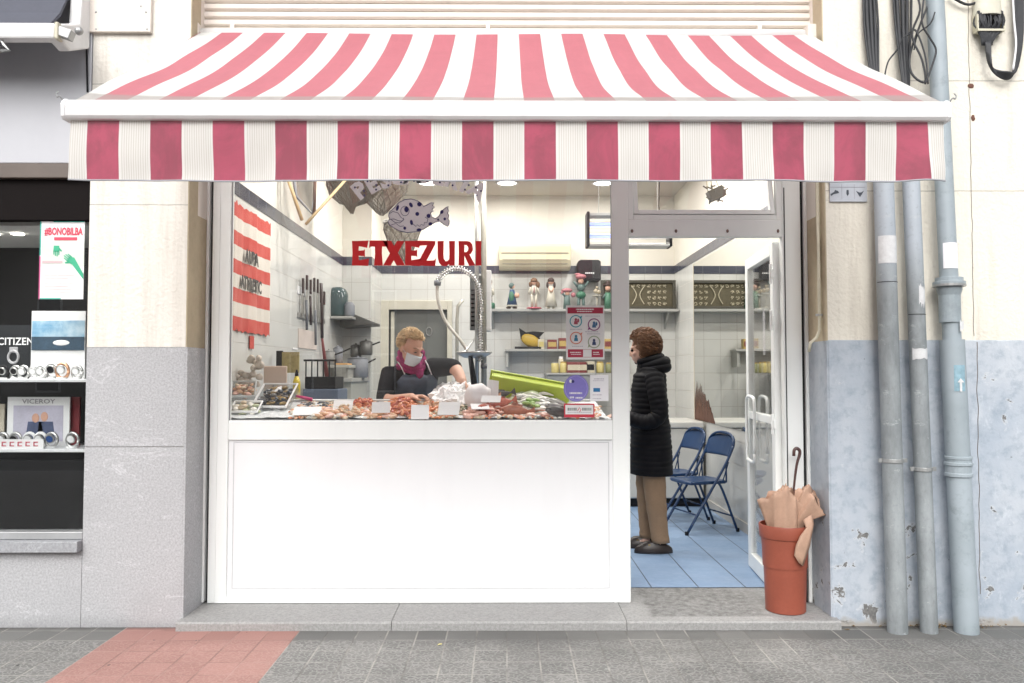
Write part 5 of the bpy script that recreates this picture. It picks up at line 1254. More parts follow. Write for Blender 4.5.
# insect killer lamp hanging
yi = 1.75; q0, q1 = W(586, 213, yi), W(670.5, 247.5, yi)
t = thing('insect_killer', 'hanging electric insect killer with glowing bluish tubes behind the door post', 'insect killer', ((q0.x + q1.x) / 2, yi, q1.z))
for s, xx in ((0, q0.x), (1, q1.x - .02)): B(xx, xx + .022, yi - .07, yi + .08, q1.z, q0.z).build('end_plate', 'black', t, bevel=.006)
B(q0.x + .022, q1.x - .02, yi - .06, yi + .07, q0.z - .03, q0.z - .01).build('top_plate', 'steel', t, bevel=.002); B(q0.x + .022, q1.x - .02, yi - .07, yi + .08, q1.z, q1.z + .018).build('tray', 'steel', t, bevel=.002)
for zz in (.33, .66): MB().tube([(q0.x + .03, yi, q1.z + (q0.z - q1.z) * zz), (q1.x - .03, yi, q1.z + (q0.z - q1.z) * zz)], .016, 10).build('tube', EM('violet_tube_glow', (.45, .55, 1.0), .9), t, smooth=True)
g = MB()
for i in range(9): g.tube([(q0.x + .02, yi - .062, q1.z + .03 + i * (q0.z - q1.z - .06) / 8), (q1.x - .02, yi - .062, q1.z + .03 + i * (q0.z - q1.z - .06) / 8)], .0016, 4)
g.build('grid', 'steel', t)
for xx in (q0.x + .10, q1.x - .1): MB().tube([(xx, yi, q0.z - .01), (xx, yi, ZC)], .003, 5).build('chain', 'steel', t)

# ---- rear wall shelf with figurines
ysf, zsh = 4.86, WZ(560, 309, 4.83)
shx0, shx1 = WX(487, 310, 4.83), IX1 - .01
t = thing('figurine_shelf', 'long grey shelf on the rear wall carrying the painted figurines', 'shelf', ((shx0 + shx1) / 2, 4.95, zsh))
B(shx0, shx1, 4.80, IY1 - .001, zsh - .03, zsh).build('board', 'steel_paint', t, bevel=.003)
for xx in (shx0 + .05, (shx0 + shx1) / 2, shx1 - .12):
    MB().extr_x([(4.86, zsh - .03), (5.088, zsh - .03), (5.088, zsh - .22)], xx, xx + .02).build('bracket', 'steel_paint', t)
def fig(px, ph, label, parts):
    """parts: list of (kind, mat, args...) in a figure-space where height 1 = total"""
    q = W(px, 309, ysf); H = ph * (ysf - YC) / F
    t = thing('figurine', label, 'figurine', (q.x, ysf, zsh), 0, 'painted figurines on the rear shelf')
    for nm, m, fn in parts:
        g = MB(); fn(g, q.x, ysf, zsh + .001, H); g.build(nm, m, t, smooth=True)
def body(r0, r1, z0, z1):
  r0 *= .78; r1 *= .85
  return lambda g, x, y, z, H: g.lathe((x, y, z), [(r0 * H, z0 * H), ((r0 + r1) / 2 * H * .98, (z0 + z1) / 2 * H), (r1 * H, z1 * H)], 14, sy=.8)
def ball(dx, dz, r, sx=1, sz=1):
  r *= .80; dx *= .85
  return lambda g, x, y, z, H: g.ell((x + dx * H, y, z + dz * H), (r * H * sx, r * H * .9, r * H * sz))
def many(*fs): return lambda g, x, y, z, H: [f(g, x, y, z, H) for f in fs] and None
def limb(x0, z0, x1, z1, r, dy=-.02):
  r *= .72; x0 *= .85; x1 *= .85
  return lambda g, x, y, z, H: g.tube([(x + x0 * H, y + dy * H, z + z0 * H), (x + x1 * H, y + dy * H, z + z1 * H)], r * H, 8)
def base(r, h=.06): return lambda g, x, y, z, H: g.lathe((x, y, z), [(r * H, 0), (r * H, h * H * .7), (r * .9 * H, h * H)], 14)
def faceless(dz, r): return ball(0, dz, r)
sk = 'skin'; C = lambda n_, c: M(n_, c, .45, .12, 20)
dk_h = C('doll_dark_hair', (.05, .025, .02)); br = C('doll_brown_hair', (.15, .07, .03)); pk = C('doll_pink', (.42, .16, .18)); bl = C('doll_blue', (.03, .07, .15)); gr = C('doll_green', (.045, .15, .09)); cr = C('doll_cream', (.52, .49, .41)); gy = C('doll_grey_brown', (.16, .12, .11)); rd = C('doll_red', (.34, .06, .09)); gn2 = C('doll_teal', (.08, .13, .12))
eyes = ('eyes', 'black', many(lambda g, x, y, z, H: (g.ell((x - .03 * H, y - .105 * H, z + .86 * H), (.012 * H,) * 3, 6, 4), g.ell((x + .03 * H, y - .105 * H, z + .86 * H), (.012 * H,) * 3, 6, 4))))
fig(489, 31, 'brown haired boy figurine in white shirt on wooden blocks', [('legs', gy, many(limb(-.07, .2, -.07, .42, .07), limb(.07, .2, .07, .42, .07))), ('shirt', cr, many(body(.15, .10, .40, .70), limb(-.14, .66, -.17, .45, .045), limb(.14, .66, .17, .45, .045))), ('tie', rd, limb(0, .45, 0, .66, .018, -.1)), ('head', sk, ball(0, .84, .12)), ('hair', br, ball(0, .89, .135, 1, .85) ), eyes, ('block', gr, many(base(.2, .2)))])
fig(512, 27, 'small figurine in a long blue dress with white hem holding a basket', [('dress', bl, body(.26, .10, .12, .72)), ('hem', cr, body(.27, .255, .10, .145)), ('apron', gr, lambda g, x, y, z, H: g.ell((x - .02 * H, y - .10 * H, z + .45 * H), (.10 * H, .06 * H, .2 * H))), ('basket', sk, lambda g, x, y, z, H: g.ell((x + .18 * H, y - .05 * H, z + .5 * H), (.10 * H, .09 * H, .10 * H))), ('head', sk, ball(.02, .84, .11)), ('headscarf', gn2, ball(-.02, .87, .135, 1, 1)), ('boots', dk_h, many(ball(-.15, .05, .08, 1.5, .7), ball(.12, .05, .08, 1.5, .7)))])
fig(534, 32, 'long haired girl figurine in cream suit with red tie on a pink base', [('legs', cr, many(limb(-.07, .06, -.07, .48, .06), limb(.07, .06, .07, .48, .06))), ('jacket', cr, many(body(.13, .10, .45, .72), limb(-.12, .68, -.2, .46, .04), limb(.12, .68, .2, .46, .04))), ('tie', rd, limb(0, .48, 0, .68, .018, -.1)), ('head', sk, ball(0, .85, .12)), ('hair', br, many(ball(0, .89, .14, 1, .85), ball(.14, .76, .09, 1, 1.6), ball(-.13, .78, .07, 1, 1.5))), eyes, ('base', rd, base(.24, .05))])
fig(551, 32, 'black haired figurine in a long white dress', [('dress', cr, many(body(.25, .08, .08, .72))), ('arms', sk, many(limb(-.09, .66, -.02, .52, .03, -.1), limb(.09, .66, .02, .52, .03, -.1))), ('head', sk, ball(0, .86, .115)), ('hair', dk_h, many(ball(0, .90, .135, 1, .85), ball(-.13, .76, .05, 1, 2.6), ball(.13, .76, .05, 1, 2.6))), eyes, ('shoes', cr, many(ball(-.09, .04, .06), ball(.1, .04, .06)))])
fig(567, 23, 'low figurine with wide pink hat bending over, left of the tallest one', [('body', gn2, body(.22, .14, 0, .6)), ('arm', gn2, limb(-.1, .55, -.32, .75, .06)), ('head', sk, ball(.02, .68, .13)), ('hat', pk, many(ball(0, .82, .24, 1.3, .5), ball(-.25, .72, .1))), ('flower', pk, ball(.32, .62, .14))])
fig(581, 37, 'tallest figurine, a green clown with a big rose red hat', [('trousers', gn2, many(limb(-.08, 0, -.07, .3, .06), limb(.08, 0, .07, .3, .06))), ('tunic', gr, ball(0, .38, .17, 1, .8)), ('shirt', gn2, many(ball(0, .58, .13, 1.1, 1), limb(-.1, .6, -.24, .75, .045), limb(.1, .6, .24, .75, .045))), ('head', sk, ball(0, .76, .1)), ('hat', pk, many(ball(0, .88, .19, 1, .5), ball(-.1, .95, .07, 1.6, .6))), ('face_dot', 'redletter', ball(-.02, .78, .02))])
fig(597, 24, 'pale cream figurine of a table with a seated shape', [('table', cr, many(base(.12, .05), limb(0, 0, 0, .55, .05, 0), ball(0, .56, .26, 1, .15))), ('seated_shape', C('doll_beige', (.42, .36, .26)), many(ball(-.06, .75, .12), ball(.1, .72, .11), ball(0, .9, .08)))])
fig(608, 30, 'green figurine with a dark hat beside the white door post', [('body', gr, body(.18, .12, 0, .55)), ('sleeve', gn2, limb(-.1, .5, -.2, .35, .05)), ('head', sk, ball(0, .7, .12)), ('hat', dk_h, many(ball(0, .82, .16, 1.3, .35), ball(0, .88, .1)))])
# net shadow-box frames standing on the shelf
def netframe(x0, x1, label):
    z0, z1 = zsh + .002, zsh + .002 + 29.5 * (4.83 - YC) / F
    t = thing('framed_knots', label, 'frame', ((x0 + x1) / 2, 4.9, z0), 0, 'framed knot displays')
    dkf = M('dark_olive_frame', (.055, .05, .035), .4, .3); w_ = .035
    g = MB(); g.box(x0, x0 + w_, 4.87, 4.92, z0, z1); g.box(x1 - w_, x1, 4.87, 4.92, z0, z1); g.box(x0 + w_, x1 - w_, 4.87, 4.92, z0, z0 + w_); g.box(x0 + w_, x1 - w_, 4.87, 4.92, z1 - w_, z1); g.build('frame', dkf, t, bevel=.005)
    B(x0 + w_, x1 - w_, 4.90, 4.915, z0 + w_, z1 - w_).build('backing', M('olive_felt', (.11, .095, .06), .9, .3, 20), t)
    g = MB(); r_ = random.Random(int(x0 * 100))
    nx = int((x1 - x0 - .1) / .062)
    for i in range(nx):
        for j in range(4):
            cx = x0 + .07 + i * .062; cz = z0 + .065 + j * (z1 - z0 - .12) / 3.2
            if abs(i - nx / 2 + .5) < 2.0 and j < 3: continue
            p0 = [(cx + .02 * math.cos(a * 1.0) * r_.uniform(.7, 1.1), 4.893, cz + .016 * math.sin(a * r_.choice((1, 2)))) for a in [i_ * .7 for i_ in range(9)]]
            g.tube(p0, .0045, 5)
    cx = (x0 + x1) / 2
    g.tube([(cx - .08, 4.893, z1 - .06), (cx - .02, 4.893, (z0 + z1) / 2), (cx - .07, 4.893, z0 + .06)], .006, 5, smooth=4); g.tube([(cx + .08, 4.893, z1 - .06), (cx + .02, 4.893, (z0 + z1) / 2), (cx + .07, 4.893, z0 + .06)], .006, 5, smooth=4)
    g.build('knots', M('cream_rope', (.50, .45, .33), .9), t)
netframe(WX(601, 300, 4.87), WX(676, 300, 4.87), 'dark frame with cream sailor knots standing on the rear shelf by the door')
# lower shelf, with jars
zs2 = WZ(540, 349, 4.85); x20, x21 = WX(505, 350, 4.85), WX(622, 350, 4.85)
t = thing('wall_shelf', 'short grey shelf under the figurine shelf with a yellow and black ornament', 'shelf', ((x20 + x21) / 2, 4.95, zs2))
B(x20, x21, 4.83, IY1 - .001, zs2 - .028, zs2).build('board', 'steel_paint', t, bevel=.003)
for xx in (x20 + .01, x21 - .05): B(xx, xx + .03, 4.86, 5.088, zs2 - .21, zs2 - .028).build('bracket', 'steel_paint', t)
def onshelf(px): return WX(px, 350, 4.92)
t = thing('fish_ornament', 'black and yellow fish shaped ornament on the short shelf', 'ornament', (onshelf(531), 4.93, zs2))
g = MB(); x = onshelf(531); g.ell((x, 4.93, zs2 + .10), (.13, .04, .075), rot=Matrix.Rotation(R(25), 4, 'Y')); g.build('body', C('orn_yellow', (.50, .33, .04)), t, smooth=True)
g = MB().prism([(x - .12, zs2 + .12), (x - .14, zs2 + .25), (x - .06, zs2 + .20), (x + .02, zs2 + .21), (x + .16, zs2 + .20), (x + .10, zs2 + .14), (x + .13, zs2 + .06), (x + .07, zs2 + .12), (x, zs2 + .15)], 4.915, 4.945); g.build('fins', 'black', t, bevel=.004)
g = MB().box(x - .19, x + .12, 4.88, 4.98, zs2 + .001, zs2 + .03); g.build('base', 'black', t, bevel=.004)
def tin(px, w_, h, m, lab, z, y=4.93, rnd_=False, lid=None, nm='tin', cat='tin', grp='tins and jars on the rear shelves'):
    x = WX(px, 350, y); t = thing(nm, lab, cat, (x, y, z), 0, grp)
    if rnd_:
        MB().lathe((x, y, z + .001), [(w_ / 2, 0), (w_ / 2 * 1.03, .01), (w_ / 2 * 1.03, h * .8), (w_ / 2 * .8, h * .86)], 16).build('body', m, t, smooth=True); MB().lathe((x, y, z + h * .86), [(w_ / 2 * .85, 0), (w_ / 2 * .85, h * .14)], 16).build('lid', lid or 'paper', t)
    else:
        B(x - w_ / 2, x + w_ / 2, y - .05, y + .05, z + .001, z + h).build('body', m, t, bevel=.004); B(x - w_ / 2 + .008, x + w_ / 2 - .008, y - .052, y - .0505, z + h * .25, z + h * .75).build('paper_label', lid or 'paper', t)
cg = C('tin_gold', (.45, .32, .10)); cm = C('tin_maroon', (.18, .03, .03)); cy_ = C('jar_straw', (.50, .42, .16)); cw = C('tin_cream', (.55, .5, .38)); co = C('jar_olive', (.18, .19, .08))
tin(541, .075, .115, cw, 'cream tin beside the fish ornament', zs2, lid=cy_)
tin(552, .11, .11, cm, 'maroon tin, left of the pair beside the cream tin', zs2, lid=cg)
tin(563.5, .12, .13, cm, 'maroon and gold tin at the left edge of the hygiene notice', zs2, lid=cg)
tin(608, .1, .12, cg, 'gold tin at the right end of the short shelf', zs2, lid=cm)
# steel cabinet with jars
q = W(547, 373, 4.6); cz = q.z
t = thing('steel_cabinet', 'grey steel cabinet below the shelves with jars along its top', 'cabinet', (1.0, 4.8, ZF))
B(q.x, 1.0, 4.6, IY1 - .001, ZF + .005, cz).build('body', M('cabinet_grey', (.25, .26, .26), .5, .1), t, bevel=.006)
B(q.x - .01, 1.01, 4.585, IY1 - .001, cz - .022, cz + .001).build('top', 'steel_paint', t, bevel=.004)
for i, (px, m, l_, rr_, ld, w_, h) in enumerate(((555, cy_, 'straw yellow jar at the left end of the cabinet top', True, 'steel', .085, .13), (563.5, cy_, 'straw yellow jar just left of the notice foot, second from the cabinet end', True, cg, .085, .13), (561, cw, 'pale tub stacked above the straw jars', True, 'paper', .06, .19), (577, cm, 'wide maroon tin under the hygiene notice', False, cw, .24, .125), (590, cw, 'cream tin with black dot right of the wide maroon tin', False, 'black', .1, .13), (600, cy_, 'ochre jar near the door post', True, cg, .085, .13), (609, co, 'olive jar against the door post', True, cg, .08, .12))):
    tin(px, w_, h, m, l_, cz + .001, 4.72 + .09 * (i == 2), rr_, ld, nm='jar' if rr_ else 'tin', cat='jar' if rr_ else 'tin')

# ---- nets hanging under the ceiling on the left
def hangnet(label, y, prof, px, ptop, pbot, wid, sway=0, sq=.5):
    zt_n = WZ(px, ptop, y); zb_n = WZ(px, pbot, y); x = WX(px, 190, y)
    t = thing('fishing_net', label, 'net', (x, y, zt_n), 0, 'landing nets hung under the ceiling')
    rings = []; n = 28; zt_n = max(zt_n, zb_n + .4)
    for j, (s, r) in enumerate(prof):
        z = zt_n + (zb_n - zt_n) * s
        rings.append([(x + sway * s + (r * wid) * math.cos(a) * (1 + .10 * mnoise.noise(Vector((math.cos(a) * 2, s * 3, wid * 9)))), y + r * wid * sq * math.sin(a), z + .02 * math.sin(3 * a)) for a in [2 * PI * k_ / n for k_ in range(n)]])
    MB().loft(rings, caps=False).build('mesh_bag', 'net', t, smooth=True)
    g = MB()
    for k_ in range(0, n, 2):
        for sgn in (1, -1):
            pts = []
            for j in range(len(prof)): pts.append(rings[j][(k_ + sgn * j * 2) % n])
            g.tube(pts, .0028, 4)
    g.build('twine', M('dark_twine', (.09, .07, .05), .9), t)
    rg = MB().tube(rings[0] + [rings[0][0]], .012, 6); rg.build('hoop', M('grey_hoop', (.22, .21, .19), .5), t, smooth=True)
    MB().tube([(x, y, zt_n), (x, y, ZC)], .004, 5).build('cord', M('dark_twine', (.09, .07, .05), .9), t)
    return t
coneP = [(0, 1), (.25, .95), (.5, .8), (.75, .5), (.92, .2), (1, .06)]
hangnet('pointed dark net hanging left of the round basket nets', 2.6, coneP, 341, 150, 212, .20, .10)
hangnet('wide brown net with rounded bottom, middle of the hanging nets', 2.9, [(0, .8), (.3, .95), (.6, 1), (.8, .85), (.95, .5), (1, .1)], 353, 155, 205, .26)
hangnet('brown net bag tapering to a dark tip left of the fish emblem', 2.9, [(0, .9), (.4, 1), (.6, .9), (.8, .55), (.95, .22), (1, .05)], 382, 158, 214, .25)
hangnet('small grey landing net hanging behind the red letters X and E', 3.2, [(0, 1), (.2, .95), (.5, .75), (.8, .5), (1, .2)], 403, 236, 263, .19)
# triangular landing net with wooden handle on the left
yn = 1.85
t = thing('landing_net', 'triangular landing net with crossed wooden poles near the left wall', 'net', (WX(310, 200, yn), yn, WZ(310, 215, yn)))
wdm = M('pale_wood_pole', (.50, .37, .20), .6, .2, 12)
MB().tube([W(278, 150, yn), W(302, 220, yn - .1)], .014, 8).build('pole', wdm, t, smooth=True); MB().tube([W(350, 175, yn + .3), W(306, 224, yn - .1)], .012, 8).build('pole', wdm, t, smooth=True)
MB().tube([W(316, 150, yn), W(314, 214, yn)], .014, 8).build('pole', M('dark_wood_pole', (.13, .07, .05), .5), t, smooth=True)
MB().tube([W(290, 150, yn), W(296, 196, yn), W(312, 214, yn), W(315, 190, yn)], .012, 8).build('rim', 'cablegrey', t, smooth=True)
a, b_, c = W(292, 155, yn), W(316, 155, yn), W(312, 212, yn); d_ = W(297, 195, yn)
MB().add([a + Vector((0, .1, 0)), b_, c, d_, (a + b_ + c) / 3 + Vector((0, .15, -.05))], [(0, 1, 4), (1, 2, 4), (2, 3, 4), (3, 0, 4)]).build('mesh_bag', 'net', t, smooth=True)
# trap hanging over the fanlight
yt = 2.2; c = W(716, 194, yt)
t = thing('wicker_trap', 'dark little fish trap hanging on strings seen through the fanlight', 'trap', c)
g = MB(); r_ = random.Random(2)
g.rbox(c, (.13, .09, .09), (0, R(-25), 0)); 
for i in range(26):
    p0 = c + Vector((r_.uniform(-.08, .08), r_.uniform(-.05, .05), r_.uniform(-.06, .06))); g.tube([p0, p0 + Vector((r_.uniform(-.06, .06), r_.uniform(-.03, .03), r_.uniform(-.05, .05)))], .006, 5)
g.build('basket', M('dark_wicker', (.09, .075, .06), .9, .4, 30), t)
g = MB()
for dx in (-.07, -.02, .04): g.tube([c + Vector((dx, 0, .02)), c + Vector((dx * .4 - .06, 0, .22)), (c.x - .06, c.y, ZC)], .003, 4)
g.build('strings', M('straw_twine', (.36, .30, .14), .9), t)
MB().tube([W(659, 150, 2.4), W(659.5, 180, 2.4), W(658.8, 206, 2.4), W(660, 213, 2.4)], .004, 5).build('pull_cord', 'black', t)

# ---- pre-rinse tap and hanging scale
ys = 1.85
col = 'steel'
t = thing('spray_tap', 'tall chrome spray tap with coiled spring and white hose beside the fishmonger', 'tap', (WX(480, 400, ys), ys, 1.2))
g = MB(); g.tube([W(477, 400, ys), W(476.5, 120, ys)], .016, 10); g.build('riser', 'steel', t, smooth=True)
MB().tube([W(484, 400, ys + .02), W(483.5, 120, ys + .02)], .022, 12).build('riser', M('pale_pipe', (.46, .44, .38), .35, .1, metal=.3), t, smooth=True)
# spring coil: helix around an arch path
path = smooth_path([W(480, 362, ys - .05), W(480.5, 330, ys - .05), W(481, 300, ys - .05), W(477, 282, ys - .05), W(466, 271, ys - .05), W(452, 269, ys - .05), W(441, 276, ys - .05), W(437.5, 284, ys - .05)], 40)
fr = frames(path); g = MB(); hpts = []
Lc = 0
for i, (p_, (tt, u, v)) in enumerate(zip(path, fr)):
    if i: Lc += (path[i] - path[i - 1]).length
    ph_ = Lc / .021 * 2 * PI; hpts.append(p_ + u * math.cos(ph_) * .022 + v * math.sin(ph_) * .022)
g.tube(hpts, .0042, 5, caps=True); g.build('coil', M('chrome_coil', (.62, .61, .57), .25, .1, metal=.7), t, smooth=True)
MB().tube(path[::6], .009, 8).build('inner_hose', 'vinylwhite', t, smooth=True)
MB().tube([W(437.5, 283, ys - .05), W(438, 300, ys - .05), W(446, 322, ys - .05), W(461, 341, ys - .06), W(470, 356, ys - .06)], .013, 10, smooth=6).build('hose', M('cream_hose', (.60, .58, .52), .4), t, smooth=True)
MB().tube([W(470, 354, ys - .06), W(472.5, 372, ys - .06), W(475, 390, ys - .06)], [.018, .022, .026], 10).build('spray_handle', 'black', t, smooth=True)
for py, r in ((283, .026), (353, .028), (366, .024)):
    q = W(437.5 if py == 283 else (480 if py == 353 else 484), py, ys - .05); MB().lathe(q, [(r, -.02), (r * 1.1, 0), (r, .02)], 12).build('fitting', 'cablegrey', t, smooth=True)
t = thing('hanging_scale', 'hanging dial scale with steel pan beside the spray tap', 'scale', (WX(478, 355, ys + .1), ys + .1, WZ(478, 355, ys + .1)))
q0, q1 = W(470, 273, ys + .08), W(490, 330, ys + .08)
B(q0.x, q0.x + .09, ys + .06, ys + .16, q1.z, q0.z - .02).build('housing', M('scale_grey', (.20, .21, .21), .5, .2), t, bevel=.006); B(q0.x + .09, q1.x + .01, ys + .05, ys + .16, q1.z - .01, q0.z + .02).build('cover', 'paper', t, bevel=.006)
g = MB(); 
for i in range(9): g.box(q0.x + .01, q0.x + .08, ys + .055, ys + .061, q1.z + .03 + i * .035, q1.z + .042 + i * .035)
g.build('grille', 'black', t)
c = W(474, 354, ys + .02)
MB().lathe((c.x, c.y, c.z), [(.02, -.035), (.08, -.03), (.135, .0), (.147, .015), (.142, .018), (.125, .002), (.07, -.022), (.001, -.026)], 28, caps=False).build('pan', 'steel', t, smooth=True)
for a in (0, 2.1, 4.2): MB().tube([(c.x + .14 * math.cos(a), c.y + .14 * math.sin(a), c.z + .015), (q0.x + .09, ys + .1, q1.z)], .0025, 5).build('chain', 'steel', t)
MB().tube([W(463, 300, 3.4), W(458, 306, 3.4), W(457, 320, 3.4), W(457, 400, 3.4)], .017, 8).build('bent_pipe', 'x' if False else M('pale_pipe', (.46, .44, .38), .35, .1, metal=.3), t, smooth=True)

# ---- kitchen corner at the left rear
yk = CYF - .01
t = thing('kitchen_shelf', 'steel wall shelf on the boxed column with dark jars', 'shelf', (WX(340, 320, 3.9), 3.9, WZ(340, 316, 3.9)))
q0, q1 = W(322, 316, 3.75), W(352, 316, 3.75); zk = q0.z
B(q0.x, q1.x, 3.75, yk, zk - .025, zk).build('board', 'steel_paint', t, bevel=.003)
t = thing('extractor_hood', 'dark sloping extractor hood in the left rear corner', 'hood', (WX(350, 320, 4.2), 4.2, WZ(350, 316, 4.2)))
a, b_ = W(340, 314, 3.95), W(374, 323, 3.95)
MB().prism([(a.x, WZ(340, 327, 3.95)), (b_.x, b_.z - .015), (b_.x, b_.z + .01), (a.x + .12, WZ(340, 313, 3.95)), (a.x, WZ(340, 313, 3.95))], 3.95, yk - .002).build('canopy', M('sooty_steel', (.10, .10, .095), .45, .3, metal=.4), t, bevel=.006)
t = thing('storage_pot', 'large dark ribbed pot standing on the kitchen shelf', 'pot', (WX(338, 310, 3.9), 3.9, zk)); x = WX(337, 310, 3.9)
MB().lathe((x, 3.9, zk + .001), [(.10, 0), (.115, .03), (.115, .24), (.09, .29), (.05, .31)], 20).build('body', M('petrol_glass', (.045, .075, .08), .2, .2), t, smooth=True)
t = thing('storage_jar', 'small dark jar beside the ribbed pot on the kitchen shelf', 'jar', (WX(349, 310, 3.9), 3.9, zk)); x = WX(349.5, 310, 3.85)
MB().lathe((x, 3.85, zk + .001), [(.05, 0), (.055, .02), (.055, .12), (.03, .15)], 16).build('body', 'cablegrey', t, smooth=True)
# pinned papers, tall red handled knives, rack on left wall
def onleft(px, py, off=.01): y, z = LWP(px, py); return Vector((IX0 + off, y, z))
t = thing('knife_rack', 'magnetic rack with long knives on the left interior wall', 'rack', onleft(308, 310))
a, b_ = onleft(297, 322), onleft(323, 322)
B(IX0, IX0 + .02, a.y, b_.y, b_.z - .02, b_.z + .02).build('bar', 'steel', t)
kn = M('dark_knife_handle', (.05, .03, .03), .4); r_ = random.Random(3)
n = 7
for i in range(n):
    y = a.y + .08 + (b_.y - a.y - .16) * i / (n - 1); L = r_.uniform(.18, .34)
    g = MB().box(IX0 + .021, IX0 + .026, y - .02, y + .02, b_.z - .02, b_.z + L * .9); kb = g.build('knife', M('knife_steel', (.38, .37, .35), .3, metal=.7), t)
    B(IX0 + .02, IX0 + .038, y - .016, y + .016, b_.z + L * .9, b_.z + L * .9 + .13).build('handle', kn, kb, bevel=.003)
t = thing('strung_hooks', 'dark red strap and long tools hanging from the left wall', 'tools', onleft(322, 330))
p1 = onleft(318, 283, .03); p2 = onleft(319, 338, .03); p3 = onleft(324, 378, .03)
MB().tube([p1, p2], .016, 8).build('steel_rod', kn, t, smooth=True); MB().tube([p2, p3], [.012, .022], 8).build('red_strap', M('maroon_strap', (.20, .035, .035), .6), t, smooth=True)
for i, (px, py0, py1) in enumerate(((303, 300, 330), (307, 296, 325), (312, 310, 345))): MB().tube([onleft(px, py0, .03), onleft(px + .5, py1, .03)], .012, 7).build('tool', kn if i % 2 else 'cablegrey', t, smooth=True)
for i, (px0, px1, py0, py1, lab) in enumerate(((297, 306, 283, 299, 'small white paper pinned high on the left wall'), (298, 316, 326, 352, 'pinkish paper pinned below the knife rack'), (292, 297, 345, 352, 'tiny white switch plate on the left wall'))):
    a, b_ = onleft(px0, py0, .003), onleft(px1, py1, .003); tag(B(IX0 + .001, IX0 + .006, a.y, b_.y, b_.z + .02, a.z - .02).build('wall_paper_note', 'paper' if i != 1 else M('pink_note', (.60, .52, .47), .7)), lab, 'note')
# worktop with appliances
t = thing('worktop', 'steel worktop with pans in the left rear corner', 'worktop', (-1.5, 3.8, ZF))
q0 = W(322, 378, 3.4); q1 = W(352, 378, 3.4)
zwt = q0.z
B(IX0 + .01, q1.x, 3.4, yk - .003, zwt - .04, zwt).build('top', 'steel_paint', t, bevel=.004); B(IX0 + .02, q1.x - .02, 3.45, yk - .003, ZF + .005, zwt - .041).build('cabinet', M('cabinet_pale', (.42, .42, .38), .5, .1), t)
zt3 = WZ(338, 365, 3.7)
t = thing('raised_tray', 'pale tray with an orange cutting board above the worktop', 'tray', (WX(340, 365, 3.7), 3.7, zt3)); 
a, b_ = W(323, 364, 3.7), W(352, 364, 3.7)
B(a.x, b_.x, 3.55, 3.95, zt3 - .03, zt3).build('tray', M('cabinet_pale', (.42, .42, .38), .5, .1), t, bevel=.004); B((a.x + b_.x) / 2, b_.x - .02, 3.56, 3.8, zt3 + .001, zt3 + .016).build('board', M('orange_board', (.66, .36, .12), .5), t, bevel=.003)
for xx in (a.x + .02, b_.x - .04): B(xx, xx + .02, 3.6, 3.9, zwt, zt3 - .03).build('leg', 'steel_paint', t)
r_ = random.Random(12)
for i, (px, y, z, r, h, m, lab) in enumerate(((329, 3.6, zt3, .06, .13, M('dull_steel', (.22, .22, .21), .55, .3), 'dull steel pot on the raised tray'), (338, 3.75, zt3, .05, .17, 'cablegrey', 'tall dark pot on the raised tray'), (358, 4.0, zwt, .11, .20, 'cablegrey', 'dark stock pot right of the raised tray'), (366, 4.1, zwt + .24, .07, .14, M('sooty_steel', (.1, .1, .1)), 'blackened steel pan hung over the stock pot'), (356, 4.15, zwt + .22, .06, .12, M('sooty_steel', (.1, .1, .1)), 'sooty little pan above the stock pot'))):
    x = WX(px, 350, y); t = thing('pot', lab, 'pot', (x, y, z), 0, 'pots in the rear kitchen corner')
    MB().lathe((x, y, z + .001), [(r * .9, 0), (r, .01), (r, h), (r * .96, h), (r * .94, .012), (.001, .012)], 18, caps=False).build('body', m, t, smooth=True); MB().tube([(x + r, y, z + h * .8), (x + r + .08, y - .02, z + h)], .008, 6).build('handle', 'black', t)
    MB().lathe((x, y, z + h + .001), [(r * 1.02, 0), (r * .5, .015), (.012, .018), (.012, .03)], 18).build('lid', m, t, smooth=True)

# ================================================================== FISH COUNTER
yd0, yd1 = .34, 1.0
zd0 = WZ(420, 419, .34) ; zd1 = WZ(420, 402.5, 1.0)
kd = (zd1 - zd0) / (yd1 - yd0)
def D(px, py, up=0.0):
    d = CM @ Vector(((px - 512) / F, (341.5 - py) / F, -1.0))
    # HC + d.z*t = zd0 + up + kd*(YC + d.y*t - yd0)
    t_ = (zd0 + up + kd * (YC - yd0) - HC) / (d.z - kd * d.y)
    return Vector((d.x * t_, YC + d.y * t_, HC + d.z * t_))
def dz(y): return zd0 + kd * (y - yd0)
ct = thing('fish_counter', 'white fish display counter behind the shop window', 'counter', (-.6, .7, ZF))
cx0, cx1 = IX0 + .01, WX(608, 410, .4)
MB().extr_x([(yd0 + .01, ZF + .005), (yd0 + .01, dz(yd0 + .01) - .012), (yd1, dz(yd1) - .012), (yd1, ZF + .005)], cx0, cx1).build('body', 'panel', ct)
ice = (lambda n: (n.bump(n.noise(70, 4, .7), .8, .01), n.fin(n.mix(n.ramp(n.noise(50, 3), .35, .65), (.62, .66, .68), (.80, .82, .83)), .25))[1])(N('crushed_ice'))
g = MB(); nx, ny = 150, 24; vs = []; fs = []
for j in range(ny + 1):
    y = yd0 + .012 + (yd1 - yd0 - .03) * j / ny
    for i in range(nx + 1):
        x = cx0 + .01 + (cx1 - cx0 - .02) * i / nx; vs.append((x, y, dz(y) + .006 + .010 * mnoise.noise(Vector((x * 22, y * 22, 0)))))
for j in range(ny):
    for i in range(nx): a = j * (nx + 1) + i; fs.append((a, a + 1, a + nx + 2, a + nx + 1))
g.add(vs, fs).build('crushed_ice', ice, ct, smooth=True)
